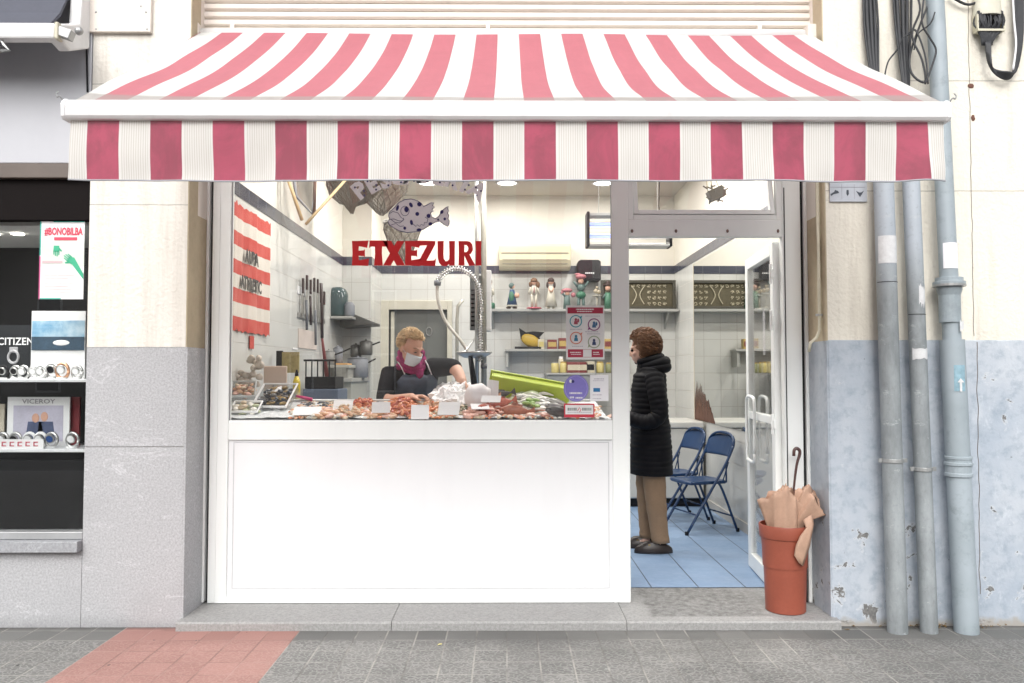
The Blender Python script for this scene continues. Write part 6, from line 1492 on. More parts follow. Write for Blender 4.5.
B(cx0, cx1, yd1 - .012, yd1 + .05, dz(yd1) - .05, dz(yd1) + .022).build('rear_rim', 'steel', ct, bevel=.005)
B(cx0, cx1, yd1 + .05, yd1 + .30, 1.0, 1.03).build('work_ledge', 'steel', ct, bevel=.004)
B(cx1 - .004, cx1 + .02, yd0 + .01, yd1, ZF + .005, dz(yd0)).build('end_panel', 'panel', ct)

orange = M('cooked_prawn', (.70, .27, .13), .25, .35, 40); org2 = M('pale_prawn', (.68, .42, .26), .35, .35, 40); pinkf = M('pink_fillet', (.72, .44, .36), .22, .25, 30)
redf = M('red_fish_skin', (.50, .14, .095), .22, .4, 35); brf = M('brown_red_fish', (.40, .15, .09), .35, .4, 35); silver = M('silver_fish_skin', (.42, .42, .40), .22, .4, 18, metal=.25)
dark = M('dark_fish_skin', (.07, .065, .06), .3, .5, 25); white_f = M('white_fish_flesh', (.76, .74, .68), .25, .15, 30); green = M('lettuce_green', (.30, .46, .12), .5, .4, 25)
shell = M('clam_shell', (.42, .36, .26), .4, .5, 45); mussel = M('mussel_blue_black', (.03, .04, .06), .3, .6, 30); beige = M('beige_shell', (.60, .48, .34), .4, .3, 45)
def prawn(g, c, s, a, tl, rr):
    pts = []; 
    for i in range(6):
        u = i / 5; th = u * 2.2
        pts.append(c + Matrix.Rotation(a, 3, 'Z') @ Vector((s * .5 * math.cos(th), 0, 0)) + Matrix.Rotation(a, 3, 'Z') @ Vector((0, s * .45 * math.sin(th) * math.cos(tl), s * .45 * math.sin(th) * math.sin(tl))))
    g.tube(pts, [s * .08, s * .15, s * .16, s * .14, s * .10, s * .03], 7)
    for k_ in range(2): g.tube([pts[1], pts[0] + Vector((rr.uniform(-s, s) * .6, rr.uniform(-s, s) * .4, s * .25))], s * .02, 4)
def clam(g, c, s, rr):
    m = Matrix.Rotation(rr.uniform(0, 6), 4, 'Z') @ Matrix.Rotation(rr.uniform(-.8, .8), 4, 'X')
    g.ell(c, (s * .5, s * .38, s * .22), 9, 6, rot=m)
def slab_(g, c, s, rr, fl=.18):
    m = Matrix.Rotation(rr.uniform(0, 6), 4, 'Z') @ Matrix.Rotation(rr.uniform(-.35, .35), 4, 'X')
    g.ell(c, (s * .6, s * .32, s * fl), 10, 6, rot=m, fn=lambda v: 1 + .25 * mnoise.noise(v * 40 + Vector((s * 99, 0, 0))))
def heap(nm, lab, cat, px0, px1, py0, py1, n, s, kind, mats, height=.05, seed=1, up=0):
    rr = random.Random(seed + int(px0)); objs = []
    a = D((px0 + px1) / 2, (py0 + py1) / 2, up)
    gs = [MB() for _ in mats]
    g = MB(); g.m = 0; first = True
    for i in range(n):
        u = rr.random(); v = rr.random(); e = (1 - (2 * u - 1) ** 2) * (1 - (2 * v - 1) ** 2)
        p_ = D(px0 + (px1 - px0) * u, py0 + (py1 - py0) * v, up) + Vector((0, 0, height * e * rr.random() + s * .15))
        g.m = rr.randrange(len(mats)); ss = s * rr.uniform(.75, 1.25)
        if kind == 'prawn': prawn(g, p_, ss, rr.uniform(0, 6.3), rr.uniform(.1, 1.4), rr)
        elif kind == 'clam': clam(g, p_, ss, rr)
        elif kind == 'strip':
            aa = rr.uniform(-.6, .6); d_ = Vector((math.cos(aa), math.sin(aa) * .6, rr.uniform(-.1, .15))) * ss
            g.tube([p_ - d_ * .5, p_ + Vector((0, 0, ss * .12)), p_ + d_ * .5], [ss * .05, ss * .09, ss * .03], 6, smooth=3)
        elif kind == 'crumple':
            g.ell(p_, (ss * .55, ss * .45, ss * .3), 7, 5, rot=Matrix.Rotation(rr.uniform(0, 6), 4, 'Z') @ Matrix.Rotation(rr.uniform(-1, 1), 4, 'Y'), fn=lambda q: 1 + .9 * mnoise.noise(q * 45 + p_ * 9))
        else: slab_(g, p_, ss, rr)
    o = g.build(nm, mats, None, smooth=kind != 'crumple'); 
    return tag(o, lab, cat, None, 'stuff')
heap('clams', 'heap of dark clams behind the first white price card', 'clams', 300, 342, 402.5, 409, 110, .022, 'clam', [shell, mussel, dark], .02)
heap('fish_fillets', 'row of pale pink fillets along the glass, left part of the display', 'fish fillets', 296, 346, 411, 418.5, 46, .07, 'slab', [pinkf, org2, white_f], .02)
heap('prawns', 'heap of pale brown prawns along the glass below two price cards', 'prawns', 332, 358, 411, 418, 60, .05, 'prawn', [org2, beige], .03)
heap('prawns', 'small heap of orange red prawns behind the price cards', 'prawns', 352, 374, 403, 410, 60, .045, 'prawn', [orange, redf], .03)
heap('fish_fillets', 'heap of salmon coloured pieces beside the bright orange prawns', 'fish fillets', 368, 396, 410, 418.5, 34, .07, 'slab', [pinkf, org2], .035)
heap('prawns', 'tall bright orange heap of langoustines in the middle of the display', 'langoustines', 390, 414, 403.5, 418, 120, .055, 'prawn', [orange, orange, redf], .05)
heap('prawns', 'orange prawn heap between two white price cards', 'prawns', 426, 446, 404, 414, 80, .05, 'prawn', [orange, org2], .04)
heap('shellfish', 'beige shellfish scattered along the glass in front of the fishmonger', 'shellfish', 424, 458, 413, 419, 70, .035, 'clam', [beige, orange, shell], .02)
heap('clams', 'heap of green grey clams before the white wrapping paper', 'clams', 454, 478, 405, 417, 90, .036, 'clam', [shell, beige, M('green_shell', (.20, .22, .14), .4, .4, 40)], .03)
heap('fish_fillets', 'thick pink fish fillets by the glass right of the clams', 'fish fillets', 466, 496, 411, 418.5, 36, .08, 'slab', [pinkf, pinkf, redf], .045)
heap('salted_fish', 'pile of pale tangled squid and cod strips before the green crate', 'squid', 506, 556, 396, 414, 330, .11, 'strip', [white_f, white_f, silver, M('pale_green_leaf', (.48, .56, .32), .5, .3, 20)], .07)
heap('fish_pieces', 'loose heap of red brown fish pieces around the two red fish', 'fish pieces', 482, 530, 399, 418, 110, .05, 'slab', [redf, brf, white_f, pinkf], .045)
heap('shellfish_bed', 'mixed beige and orange shellfish strewn along the whole front of the display', 'shellfish', 290, 600, 407, 419, 900, .034, 'clam', [beige, org2, white_f, shell, orange], .006)
heap('shellfish_bed', 'loose shellfish covering the rear of the display below the steel rim', 'shellfish', 298, 500, 402.5, 409, 380, .030, 'clam', [mussel, beige, org2, white_f], .006)
heap('lettuce_leaves', 'bright green garnish leaves among the pale squid strips', 'lettuce', 526, 538, 398, 408, 16, .06, 'slab', [green], .05, up=.05)
heap('wrapping_paper', 'heap of crumpled white wrapping paper beside the fishmonger\'s hand', 'paper', 436, 476, 392, 405, 70, .09, 'crumple', ['paper'], .08, up=.03)
heap('fish_fillets', 'thin salmon slices at the right end along the glass', 'fish fillets', 528, 566, 412, 418.5, 30, .07, 'slab', [pinkf, brf, silver], .015)
def fish(lab, px, py, L, rz, m, up=.02, tilt=0.0, fat=.16, grp='whole fish on the display'):
    c = D(px, py, up); t = thing('whole_fish', lab, 'fish', c, 0, grp)
    m4 = Matrix.Translation(c) @ Matrix.Rotation(rz, 4, 'Z') @ Matrix.Rotation(tilt, 4, 'Y')
    rings = []; 
    for i in range(13):
        u = i / 12; r = L * fat * (math.sin(PI * min(1, u * 1.02 + .03)) ** .75) * (1 - .35 * u) + L * .012
        rings.append([(L * (u - .5) * .85, r * .55 * math.cos(a), r * math.sin(a)) for a in [2 * PI * k_ / 12 for k_ in range(12)]])
    MB().loft(rings).xf(m4).build('body', m, t, smooth=True)
    MB().loft([[(L * .40, -.003, -L * .02), (L * .40, .003, -L * .02), (L * .40, .003, L * .02), (L * .40, -.003, L * .02)], [(L * .55, -.002, -L * .13), (L * .55, .002, -L * .13), (L * .55, .002, L * .13), (L * .55, -.002, L * .13)]]).xf(m4).build('tail', m, t)
    MB().loft([[(-L * .15, -.002, L * fat * .7), (-L * .15, .002, L * fat * .7), (L * .2, .002, L * fat * .5), (L * .2, -.002, L * fat * .5)], [(-L * .05, -.001, L * fat * 1.25), (-L * .05, .001, L * fat * 1.25), (L * .22, .001, L * fat * .8), (L * .22, -.001, L * fat * .8)]]).xf(m4).build('fin', m, t)
    g = MB(); [g.ell((-L * .33, s * L * fat * .42, L * .03), (L * .02,) * 3, 8, 6) for s in (-1, 1)]; g.xf(m4).build('eye', 'black', t)
fish('bright red fish lying across the middle of the right hand pile', 499, 404, .22, R(15), redf, .05, R(-14), .20)
fish('brownish red fish in front of the bright red one, touching the glass', 515, 411, .22, R(-5), brf, .03, 0, .20)
fish('red fish with head left under a small white card', 488, 409, .17, R(30), redf, .04, R(10), .20)
fish('dark backed fish arched over the red fish near the green crate', 499, 395, .20, R(8), dark, .09, R(-12), .16)
fish('silver grey fish with tail on the glass at the right end', 559, 408, .22, R(14), silver, .04, R(12), .13)
fish('slim silver fish lying behind the silver grey one', 557, 403, .22, R(10), silver, .04, R(14), .11)
fish('dark grey fish at the far right end beneath the red bordered sign', 563, 413, .26, R(12), dark, .03, R(12), .13)
fish('pale pink fish lying on the bright red fish pile', 484, 396, .20, R(-10), org2, .09, 0, .18)
# price cards
def price(px, py, w_, h_, lab, tilt=-55, rz=0, up=.03):
    c = D(px, py, up); g = MB().box(-w_ / 2, w_ / 2, -.002, .002, -h_ / 2, h_ / 2).xf(Matrix.Translation(c) @ Matrix.Rotation(R(rz), 4, 'Z') @ Matrix.Rotation(R(tilt), 4, 'X'))
    o = g.build('price_card', 'paper'); return tag(o, lab, 'price card', 'white price cards among the seafood')
price(307, 411, .16, .09, 'blank price card lying over the pink fillets at the left', -60, 4, .04)
price(343, 405.5, .12, .075, 'blank price card behind the pale brown prawns', -35, 0, .05)
price(381, 407.5, .11, .07, 'blank price card left of the bright orange langoustine heap', -25, 4, .06)
price(420, 412, .105, .085, 'upright blank price card right of the bright orange langoustine heap', -12, 2, .05)
price(449, 408.5, .13, .09, 'blank price card in front of the crumpled white paper', -35, -8, .06)
price(480, 406.5, .11, .07, 'blank price card on the clams, left of the red fish', -65, 10, .06)
price(491, 399, .12, .05, 'tilted blank card stuck in the pile of red fish', -40, -12, .11)
# white bag in the hand
c = D(478, 397, .10)
t = thing('paper_bag', 'bulging white paper bag under the fishmonger\'s outstretched hand', 'bag', c)
MB().ell(c, (.085, .08, .085), 24, 16, rot=Matrix.Rotation(R(25), 4, 'Y'), fn=lambda v: 1 + .14 * mnoise.noise(v * 22) + .05 * mnoise.noise(v * 60)).build('bag', M('bag_white', (.76, .73, .73), .6, .06), t, smooth=True)
MB().add([c + Vector((.05, .05, .0)), c + Vector((.125, .06, -.01)), c + Vector((.13, .07, .10)), c + Vector((.06, .06, .11))], [(0, 1, 2, 3)]).build('open_flap', 'paper', t, solid=.002)
# green crate tilted
a, b_, c, d_ = D(493, 404, 0), D(565, 414, 0), W(566, 391, .95), W(492, 378, .95)
t = thing('plastic_crate', 'lime green plastic crate tilted up behind the squid', 'crate', (W(528, 390, .9)))
lime = M('lime_plastic', (.42, .52, .03), .4, .12, 12)
ctr = W(529, 392, .92); ang = math.atan2(W(566, 391, .95).z - W(492, 378, .95).z, W(566, 391, .95).x - W(492, 378, .95).x)
mt = Matrix.Translation(ctr) @ Matrix.Rotation(-ang, 4, 'Y') @ Matrix.Rotation(R(-62), 4, 'X')
hw, hd, hh2 = .265, .09, .035
g = MB(); g.box(-hw, hw, -hd, hd, -hh2, -hh2 + .006); g.build('base', lime, t) if False else None
g = MB(); g.box(-hw, hw, -hd, hd, -hh2, -hh2 + .006).box(-hw, -hw + .008, -hd, hd, -hh2 + .006, hh2).box(hw - .008, hw, -hd, hd, -hh2 + .006, hh2).box(-hw + .008, hw - .008, -hd, -hd + .008, -hh2 + .006, hh2).box(-hw + .008, hw - .008, hd - .008, hd, -hh2 + .006, hh2)
g.xf(mt).build('body', lime, t, bevel=.003)
g = MB().box(-hw - .012, hw + .012, -hd - .012, -hd - .0005, hh2 - .012, hh2).box(-hw - .012, hw + .012, hd + .0005, hd + .012, hh2 - .012, hh2).box(-hw - .012, -hw - .0005, -hd, hd, hh2 - .012, hh2).box(hw + .0005, hw + .012, -hd, hd, hh2 - .012, hh2)
g.xf(mt).build('rim', lime, t, bevel=.002)
# left end of the display: trays
def tray(lab, px, py, w_, d2, h_, m, tilt, rz, up, frame, fill, nm='tray', seed=1, open_top=True):
    c = D(px, py, up); t = thing(nm, lab, 'tray', c); mt = Matrix.Translation(c) @ Matrix.Rotation(R(rz), 4, 'Z') @ Matrix.Rotation(R(tilt), 4, 'X')
    g = MB().box(-w_ / 2, w_ / 2, -d2 / 2, d2 / 2, 0, .004).box(-w_ / 2, -w_ / 2 + .004, -d2 / 2, d2 / 2, .004, h_).box(w_ / 2 - .004, w_ / 2, -d2 / 2, d2 / 2, .004, h_).box(-w_ / 2 + .004, w_ / 2 - .004, -d2 / 2, -d2 / 2 + .004, .004, h_).box(-w_ / 2 + .004, w_ / 2 - .004, d2 / 2 - .004, d2 / 2, .004, h_)
    g.xf(mt).build('body', m, t)
    r = .008
    MB().tube([mt @ Vector(q) for q in ((-w_ / 2, -d2 / 2, h_), (w_ / 2, -d2 / 2, h_), (w_ / 2, d2 / 2, h_), (-w_ / 2, d2 / 2, h_), (-w_ / 2, -d2 / 2, h_))], r, 6).build('rim', frame, t)
    rr = random.Random(seed); g = MB()
    for i in range(fill[1]):
        p_ = mt @ Vector((rr.uniform(-.42, .42) * w_, rr.uniform(-.42, .42) * d2, .012 + rr.random() * h_ * .8)); g.m = rr.randrange(len(fill[2]))
        if fill[0] == 'slab': slab_(g, p_, fill[3] * rr.uniform(.7, 1.2), rr, .25)
        else: clam(g, p_, fill[3] * rr.uniform(.7, 1.2), rr)
    o = g.build('contents' if False else 'shellfish', fill[2], None, smooth=True)
    tag(o, fill[4], 'shellfish', None, 'stuff'); return t
wf = 'paper'
tray('clear plastic tray of orange shellfish tilted against the wall end', 244, 394, .15, .13, .05, 'clearplastic', 48, 12, .08, M('tray_grey', (.5, .52, .52), .4), ('clam', 34, [beige, org2, pinkf], .045, 'orange and beige shellfish inside the clear tilted tray'), seed=3)
tray('small white rimmed tray at the bottom left corner of the window', 247, 412, .17, .12, .04, 'clearplastic', 30, 0, .01, wf, ('slab', 26, [M('pale_green_shell', (.50, .54, .34), .4, .3), beige, white_f], .05, 'pale green and beige pieces in the corner tray'), seed=4)
tray('large white rimmed tray leaning back with dark mussels', 277, 401, .23, .22, .05, 'clearplastic', 40, -10, .05, wf, ('clam', 100, [mussel, mussel, dark, M('ochre_shell', (.30, .20, .07), .4, .4)], .05, 'blue black mussels filling the leaning white rimmed tray'), seed=5)
t = tag(MB().box(-.05, .05, -.001, .001, -.02, .02).xf(Matrix.Translation(D(274, 390, .12)) @ Matrix.Rotation(R(-14), 4, 'Y') @ Matrix.Rotation(R(-50), 4, 'X')).build('price_card', 'paper'), 'blank price card resting on the dark mussels', 'price card', 'white price cards among the seafood')
yq = 1.12
q0, q1 = W(263.5, 366, yq), W(286.5, 396, yq)
t = thing('cutting_board', 'pale pink cutting board standing upright behind the mussel tray', 'cutting board', ((q0.x + q1.x) / 2, yq, q1.z)); MB().box(q0.x, q1.x, yq, yq + .018, q1.z, q0.z).build('board', M('pinkish_board', (.64, .52, .43), .5, .06), t, bevel=.006)
B(q0.x - .01, q1.x + .03, yq - .03, yq + .05, 1.03, q1.z - .001).build('foot', 'steel_paint', t)
t = thing('yellow_bottle', 'yellow squeeze bottle with dark nozzle on the counter', 'bottle', (WX(297, 390, 1.15), 1.15, 1.22)); x = WX(296.5, 390, 1.15); zt4 = WZ(296, 371, 1.15)
MB().lathe((x, 1.15, 1.031), [(.024, 0), (.027, .01), (.027, .30), (.012, .345), (.012, zt4 - 1.031 - .05)], 14).build('body', M('bottle_yellow', (.60, .48, .04), .35, .1), t, smooth=True); MB().lathe((x, 1.15, zt4 - .05), [(.013, 0), (.013, .03), (.005, .06)], 10).build('nozzle', 'black', t)
MB().lathe((x, 1.15, 1.18), [(.0275, 0), (.0275, .08)], 14).build('paper_label', M('bottle_label', (.72, .66, .35), .5), t)
t = thing('knife', 'knife with magenta handle lying behind the mussel tray', 'knife', (W(304, 398, .98))); 
MB().tube([W(296, 396, .98), W(312, 399.5, .96)], [.009, .012], 8).build('handle', M('magenta_plastic', (.48, .02, .14), .4), t, smooth=True); MB().box(-.07, 0, -.001, .001, -.012, .012).xf(Matrix.Translation(W(296, 396, .98)) @ Matrix.Rotation(R(10), 4, 'Y')).build('blade', 'steel', t)
g = MB(); r_ = random.Random(8); c = W(249, 372, .98)
for i in range(26): slab_(g, c + Vector((r_.uniform(-.08, .10), r_.uniform(-.04, .04), r_.uniform(-.12, .10))), .055, r_, .4)
t = tag(g.build('netted_bags', [M('garlic_bag', (.56, .50, .43), .6, .25, 30)], None, smooth=True), 'beige net bags of shellfish piled by the left wall of the window', 'net bags', None, 'stuff')
for i, (px, y, w_, h_, m, lab) in enumerate(((288, 1.7, .10, .22, M('picture_ochre', (.40, .34, .14), .6, .4, 30), 'small ochre picture leaning behind the cutting board'), )):
    q = W(px - 6, 352, y); q2 = W(px - 0, 366, y); t = thing('small_picture', lab, 'picture', q); B(q.x, q.x + .13, y, y + .02, q.z - .16, q.z).build('panel', m, t); B(q.x - .05, q.x - .001, y + .02, y + .04, q.z - .16, q.z + .01).build('dark_edge', 'black', t)
# black crates behind
t = thing('black_crate', 'black and blue crate stack on a side bench behind the yellow bottle', 'crate', (W(320, 385, 2.4)))
q0, q1 = W(303, 372, 2.4), W(338, 402, 2.4); zz = q0.z
B(q0.x, q1.x, 2.4, 2.8, q1.z, q1.z + .11).build('lower_crate', M('slate_blue_plastic', (.10, .13, .19), .45, .2), t, bevel=.008); B(q0.x + .01, q1.x - .03, 2.42, 2.78, q1.z + .112, zz - .04).build('upper_crate', 'black', t, bevel=.008)
g = MB()
for i in range(6): xx = q0.x + .02 + i * .05; g.tube([(xx, 2.42, zz - .04), (xx, 2.42, zz + .10)], .006, 6)
g.tube([(q0.x, 2.42, zz + .10), (q1.x - .02, 2.42, zz + .10)], .009, 6); g.build('wire_basket', 'black', t)
B(q0.x - .05, q1.x + .05, 2.35, 2.85, ZF + .005, q1.z - .001).build('bench', 'steel_paint', t)

# ================================================================== PEOPLE
def head(g, c, mt):
    """head facing -Y in its own frame; c = centre"""
    def E(p, r): g.ell((0, 0, 0), r, 18, 12); k = 18 * 13; g.v[-k:] = [c + mt @ (v + Vector(p)) for v in g.v[-k:]]
    E((0, .012, .022), (.074, .093, .092)); E((0, -.022, -.045), (.056, .066, .066)); E((0, -.045, -.085), (.032, .034, .026))
    E((0, -.098, -.028), (.013, .020, .020)); E((0, -.088, -.008), (.010, .014, .024)); E((-.076, .008, -.012), (.010, .020, .030)); E((.076, .008, -.012), (.010, .020, .030))
    E((0, -.082, -.066), (.022, .012, .007)); E((0, -.080, -.075), (.020, .012, .006)); E((0, -.078, .018), (.046, .014, .010)); E((-.038, -.066, -.030), (.020, .018, .018)); E((.038, -.066, -.030), (.020, .018, .018))
def hair(t, c, mt, m, r, n, L, seed, droop=.4, allow=lambda d: d.y > -.35 or d.z > .55, curl=.012, off=(0, .014, .030)):
    rr = random.Random(seed); o = Vector(off); g = MB()
    g.ell((0, 0, 0), r, 26, 18, fn=lambda v: 1 + .13 * mnoise.noise(v * 20 + Vector((seed, 0, 0))) + .05 * mnoise.noise(v * 70))
    # pull shell in where the face is
    for i, v in enumerate(g.v):
        d = v.normalized()
        if not allow(d): v *= .80
        g.v[i] = v + o
    cnt = 0
    while cnt < n:
        d = Vector((rr.gauss(0, 1), rr.gauss(0, 1), rr.gauss(0, 1))).normalized()
        if not allow(d) or d.z < -.62: continue
        cnt += 1; p0 = Vector((d.x * r[0], d.y * r[1], d.z * r[2])) * .95 + o
        tg = Vector((rr.gauss(0, .25), rr.gauss(0, .25) + 1.0, rr.gauss(0, .25) - droop)); tg = (tg - d * tg.dot(d)).normalized()
        cu_ = curl; curl_ = curl * rr.uniform(.3, 2.0); pts = [p0, p0 + d * curl_ * 1.0 + tg * L * .33, p0 + d * curl_ * 1.1 + tg * L * .66, p0 + d * .002 + tg * L]
        g.tube(pts, [.0022, .0028, .0022, .0006], 3)
    g.v = [c + mt @ v for v in g.v]
    return g.build('hair', m, t, smooth=True)
def hand(g, wrist, fwd, palm_n, curl, s=1.0, side=1):
    """palm + five bent fingers; fwd = finger direction, palm_n = direction the palm faces"""
    f = Vector(fwd).normalized(); nrm = Vector(palm_n); nrm = (nrm - f * nrm.dot(f)).normalized(); sd_ = f.cross(nrm) * side
    w = Vector(wrist); P = lambda a, b_, c_: w + f * a * s + sd_ * b_ * s + nrm * c_ * s
    g.loft([[P(a, hw_ * math.cos(q), th * math.sin(q)) for q in [2 * PI * k_ / 12 for k_ in range(12)]] for a, hw_, th in ((-.03, .026, .020), (0, .027, .018), (.035, .038, .016), (.07, .043, .014), (.088, .041, .011))])
    for i, (off, L) in enumerate(((-.032, .060), (-.011, .075), (.011, .080), (.031, .070))):
        c1_ = curl * (1 + .12 * i); p0 = P(.078, off, 0); pts = [P(.055, off, 0), p0]; a = 0; cur = p0
        for k_, fr_ in enumerate((.45, .30, .25)):
            a += c1_ * (.75, 1.0, .8)[k_]; cur = cur + (f * math.cos(a) + nrm * math.sin(a)) * L * fr_ * s; pts.append(cur)
        g.tube(pts, [.0095 * s, .0098 * s, .009 * s, .0082 * s, .0065 * s], 8)
    g.tube([P(.012, .028, .004), P(.035, .050, .014), P(.062, .056, .028), P(.082, .050, .040)], [.013 * s, .0115 * s, .010 * s, .0075 * s], 8)
def limbt(g, pts, rs, n=14, sm=5): g.tube(pts, rs, n, smooth=sm)
def V(x, y, z): return Vector((x, y, z))

# ---- customer in the doorway
cx, cy = 1.095, 1.66
t = thing('person', 'person in long black quilted coat and tan trousers standing in the open doorway', 'person', (cx, cy, ZF))
hm = Matrix.Rotation(R(-104), 3, 'Z') @ Matrix.Rotation(R(8), 3, 'X'); hc = V(cx - .06, cy, ZF + 1.585)
g = MB(); head(g, hc, hm); limbt(g, [V(cx - .01, cy, ZF + 1.36), V(cx - .02, cy, ZF + 1.45), V(cx - .045, cy, ZF + 1.54)], [.075, .056, .058])
g.loft([[(cx + o_ + rx * math.cos(q), cy + ry * math.sin(q), ZF + z) for q in [2 * PI * k_ / 20 for k_ in range(20)]] for z, rx, ry, o_ in ((.78, .12, .17, 0), (.95, .10, .14, 0), (1.15, .11, .15, -.01), (1.32, .10, .17, 0), (1.40, .06, .10, 0))])
for s in (-1, 1):
    sh_p = V(cx, cy + s * .16, ZF + 1.34); el = V(cx + .01, cy + s * .24, ZF + 1.06); wr = V(cx - .22, cy + s * .17, ZF + 1.05)
    limbt(g, [sh_p, el, wr], [.055, .045, .030]); hand(g, wr, (-1, -s * .35, .0), (0, 0, -1) if s > 0 else (0, 0, -1), .45, .95, side=s)
    an = V(cx + .055 - .06 * (s > 0), cy + s * .09, ZF + .08); hp_ = V(cx, cy + s * .09, ZF + .85); kn_ = hp_.lerp(an, .5)
    limbt(g, [hp_, kn_, an], [.070, .045, .034]); limbt(g, [an + V(0, 0, -.01), an + V(-.08, 0, -.03), an + V(-.14, 0, -.045)], [.038, .035, .022])
g.build('body', 'skin2', t, remesh=.0075)
g = MB(); [g.ell(tuple(hc + hm @ Vector((s * .031, -.080, -.002))), (.011,) * 3, 8, 6) for s in (-1, 1)]; g.build('eyes', 'black', t, smooth=True)
hair(t, hc, hm, 'brownhair', (.100, .122, .118), 2200, .05, 5, .5, allow=lambda d: d.y > -.42 or d.z > .5, curl=.014, off=(0, .020, .032))
# coat: quilted rings
g = MB(); rings = []; zt5, zb5 = 1.43, .605; n = 150
def prof(z):
    # centre offset, rx, ry by height
    ks = [(.60, .003, .165, .235), (.75, .003, .160, .230), (.95, .0, .150, .220), (1.10, -.005, .140, .205), (1.25, -.01, .135, .215), (1.36, -.005, .125, .205), (1.42, .0, .10, .15), (1.47, -.01, .085, .10)]
    for a, b_ in zip(ks, ks[1:]):
        if z <= b_[0]: u = (z - a[0]) / (b_[0] - a[0]); u = max(0, u); u = u * u * (3 - 2 * u); return [a[i] + (b_[i] - a[i]) * u for i in (1, 2, 3)]
    return ks[-1][1:]
for i in range(n + 1):
    z = zb5 + (1.46 - zb5) * i / n; o_, rx, ry = prof(z); ph = (z / .040 + .1 * mnoise.noise(Vector((z * 9, 2, 0)))) % 1; q_ = (.0065 + .003 * mnoise.noise(Vector((z * 30, 0, 0)))) * (math.sin(PI * ph) ** .6) - .002
    rings.append([(cx + o_ + (rx + q_ + .006 * mnoise.noise(Vector((k_ * .5, z * 9, 0)))) * math.cos(2 * PI * k_ / 40), cy + (ry + q_) * math.sin(2 * PI * k_ / 40), ZF + z) for k_ in range(40)])
g.loft(rings)
for s in (-1, 1):
    pts = smooth_path([V(cx + .0, cy + s * .155, ZF + 1.37), V(cx + .01, cy + s * .215, ZF + 1.25), V(cx + .02, cy + s * .245, ZF + 1.08), V(cx - .07, cy + s * .235, ZF + 1.02), V(cx - .20, cy + s * .175, ZF + 1.05)], 22)
    L = 0; rs = []
    for i, p_ in enumerate(pts):
        if i: L += (p_ - pts[i - 1]).length
        rs.append(.072 - .022 * min(1, L / .55) + .005 * (math.sin(PI * ((L / .040) % 1)) ** .6))
    g.tube(pts, rs, 22)
g.build('coat', 'blackcoat', t, smooth=True)
# hood folded behind neck
g = MB()
for i, (r, z, s) in enumerate(((.10, 1.425, .050), (.098, 1.465, .046), (.092, 1.50, .036))):
    pts = [V(cx - .015 + .03 * (i < 2) + r * 1.05 * math.cos(a), cy + r * math.sin(a) * 1.05, ZF + z + .02 * math.cos(a)) for a in [R(-150) + R(300) * k_ / 24 for k_ in range(25)]]
    g.tube(pts, [s * (.55 + .45 * math.sin(PI * k_ / 24)) for k_ in range(25)], 12)
g.build('hood', 'blackcoat', t, smooth=True)
# trousers
for s in (-1, 1):
    g = MB(); an_x = cx + .055 - .06 * (s > 0); n = 26; rings = []
    for i in range(n + 1):
        u = i / n; z = .88 + (.085 - .88) * u; x = cx + (an_x - cx) * u + .012 * math.sin(PI * u) * -1; r = .105 - .040 * u + .006 * mnoise.noise(Vector((0, u * 14, s)))
        if u > .93: r += .006
        rings.append([(x + r * 1.0 * math.cos(a) * (1 + .05 * mnoise.noise(Vector((math.cos(a) * 2, u * 10, s)))), cy + s * .095 + r * .9 * math.sin(a), ZF + z) for a in [2 * PI * k_ / 22 for k_ in range(22)]])
    g.loft(rings); g.build('trouser_leg', 'trousers', t, smooth=True)
    g = MB(); ax_ = an_x
    g.loft([[(ax_ - .055 + lx * .150 * math.cos(a), cy + s * .095 + wy * math.sin(a), ZF + z) for a in [2 * PI * k_ / 20 for k_ in range(20)]] for z, lx, wy in ((.0, .94, .040), (.004, 1.0, .046), (.022, 1.0, .046), (.045, .95, .044), (.062, .80, .038), (.085, .52, .032), (.092, .44, .028))])
    sh_o = g.build('shoe', 'shoe', t, smooth=True)
    B(ax_ - .10, ax_ - .085, cy + s * .095 - .040, cy + s * .095 + .04, ZF + .066, ZF + .076).build('buckle', M('brass_buckle', (.5, .35, .15), .3, metal=.8), sh_o)

t.scale = (.965,) * 3
# ---- fishmonger
def SW(px, py, y): return W(px, py, y)
fx = WX(411, 345, 1.22); fy = 1.30
t = thing('person', 'fishmonger with blonde hair, face mask, magenta scarf and navy apron behind the counter', 'person', (fx, fy, ZF))
hc = SW(411, 347.5, 1.16); hm = Matrix.Rotation(R(52), 3, 'Z') @ Matrix.Rotation(R(24), 3, 'X')
shL = SW(391, 371, 1.27); shR = SW(432, 366, 1.30)        # as seen left / right
mid = (shL + shR) / 2; hipz = ZF + .98
elL = SW(384.5, 399, 1.12); wrL = SW(413, 397.5, .93)
elR = SW(453, 367, 1.12); wrR = SW(463, 383, .97)
g = MB(); head(g, hc, hm)
limbt(g, [mid + V(0, .02, -.02), hc + V(-.01, .03, -.10), hc + V(0, .01, -.02)], [.07, .056, .055])
hipc = V(fx - .03, 1.50, hipz)
def torso(g, k, zlow=0):
    g.loft([[c_ + V(rx * k * math.cos(a), ry * k * math.sin(a), 0) for a in [2 * PI * q / 24 for q in range(24)]] for c_, rx, ry in ((hipc + V(0, 0, -.12), .165, .115), (hipc, .17, .12), (hipc.lerp(mid, .35), .155, .115), (hipc.lerp(mid, .7) + V(0, -.0, 0), .18, .125), (mid + V(0, .02, -.06), .185, .11), (mid + V(0, .02, .015), .13, .075), (mid + V(0, .01, .05), .07, .055))])
torso(g, .9)
for (a, b_, c_) in ((shL, elL, wrL), (shR, elR, wrR)): limbt(g, [a, b_, c_], [.055, .048, .031])
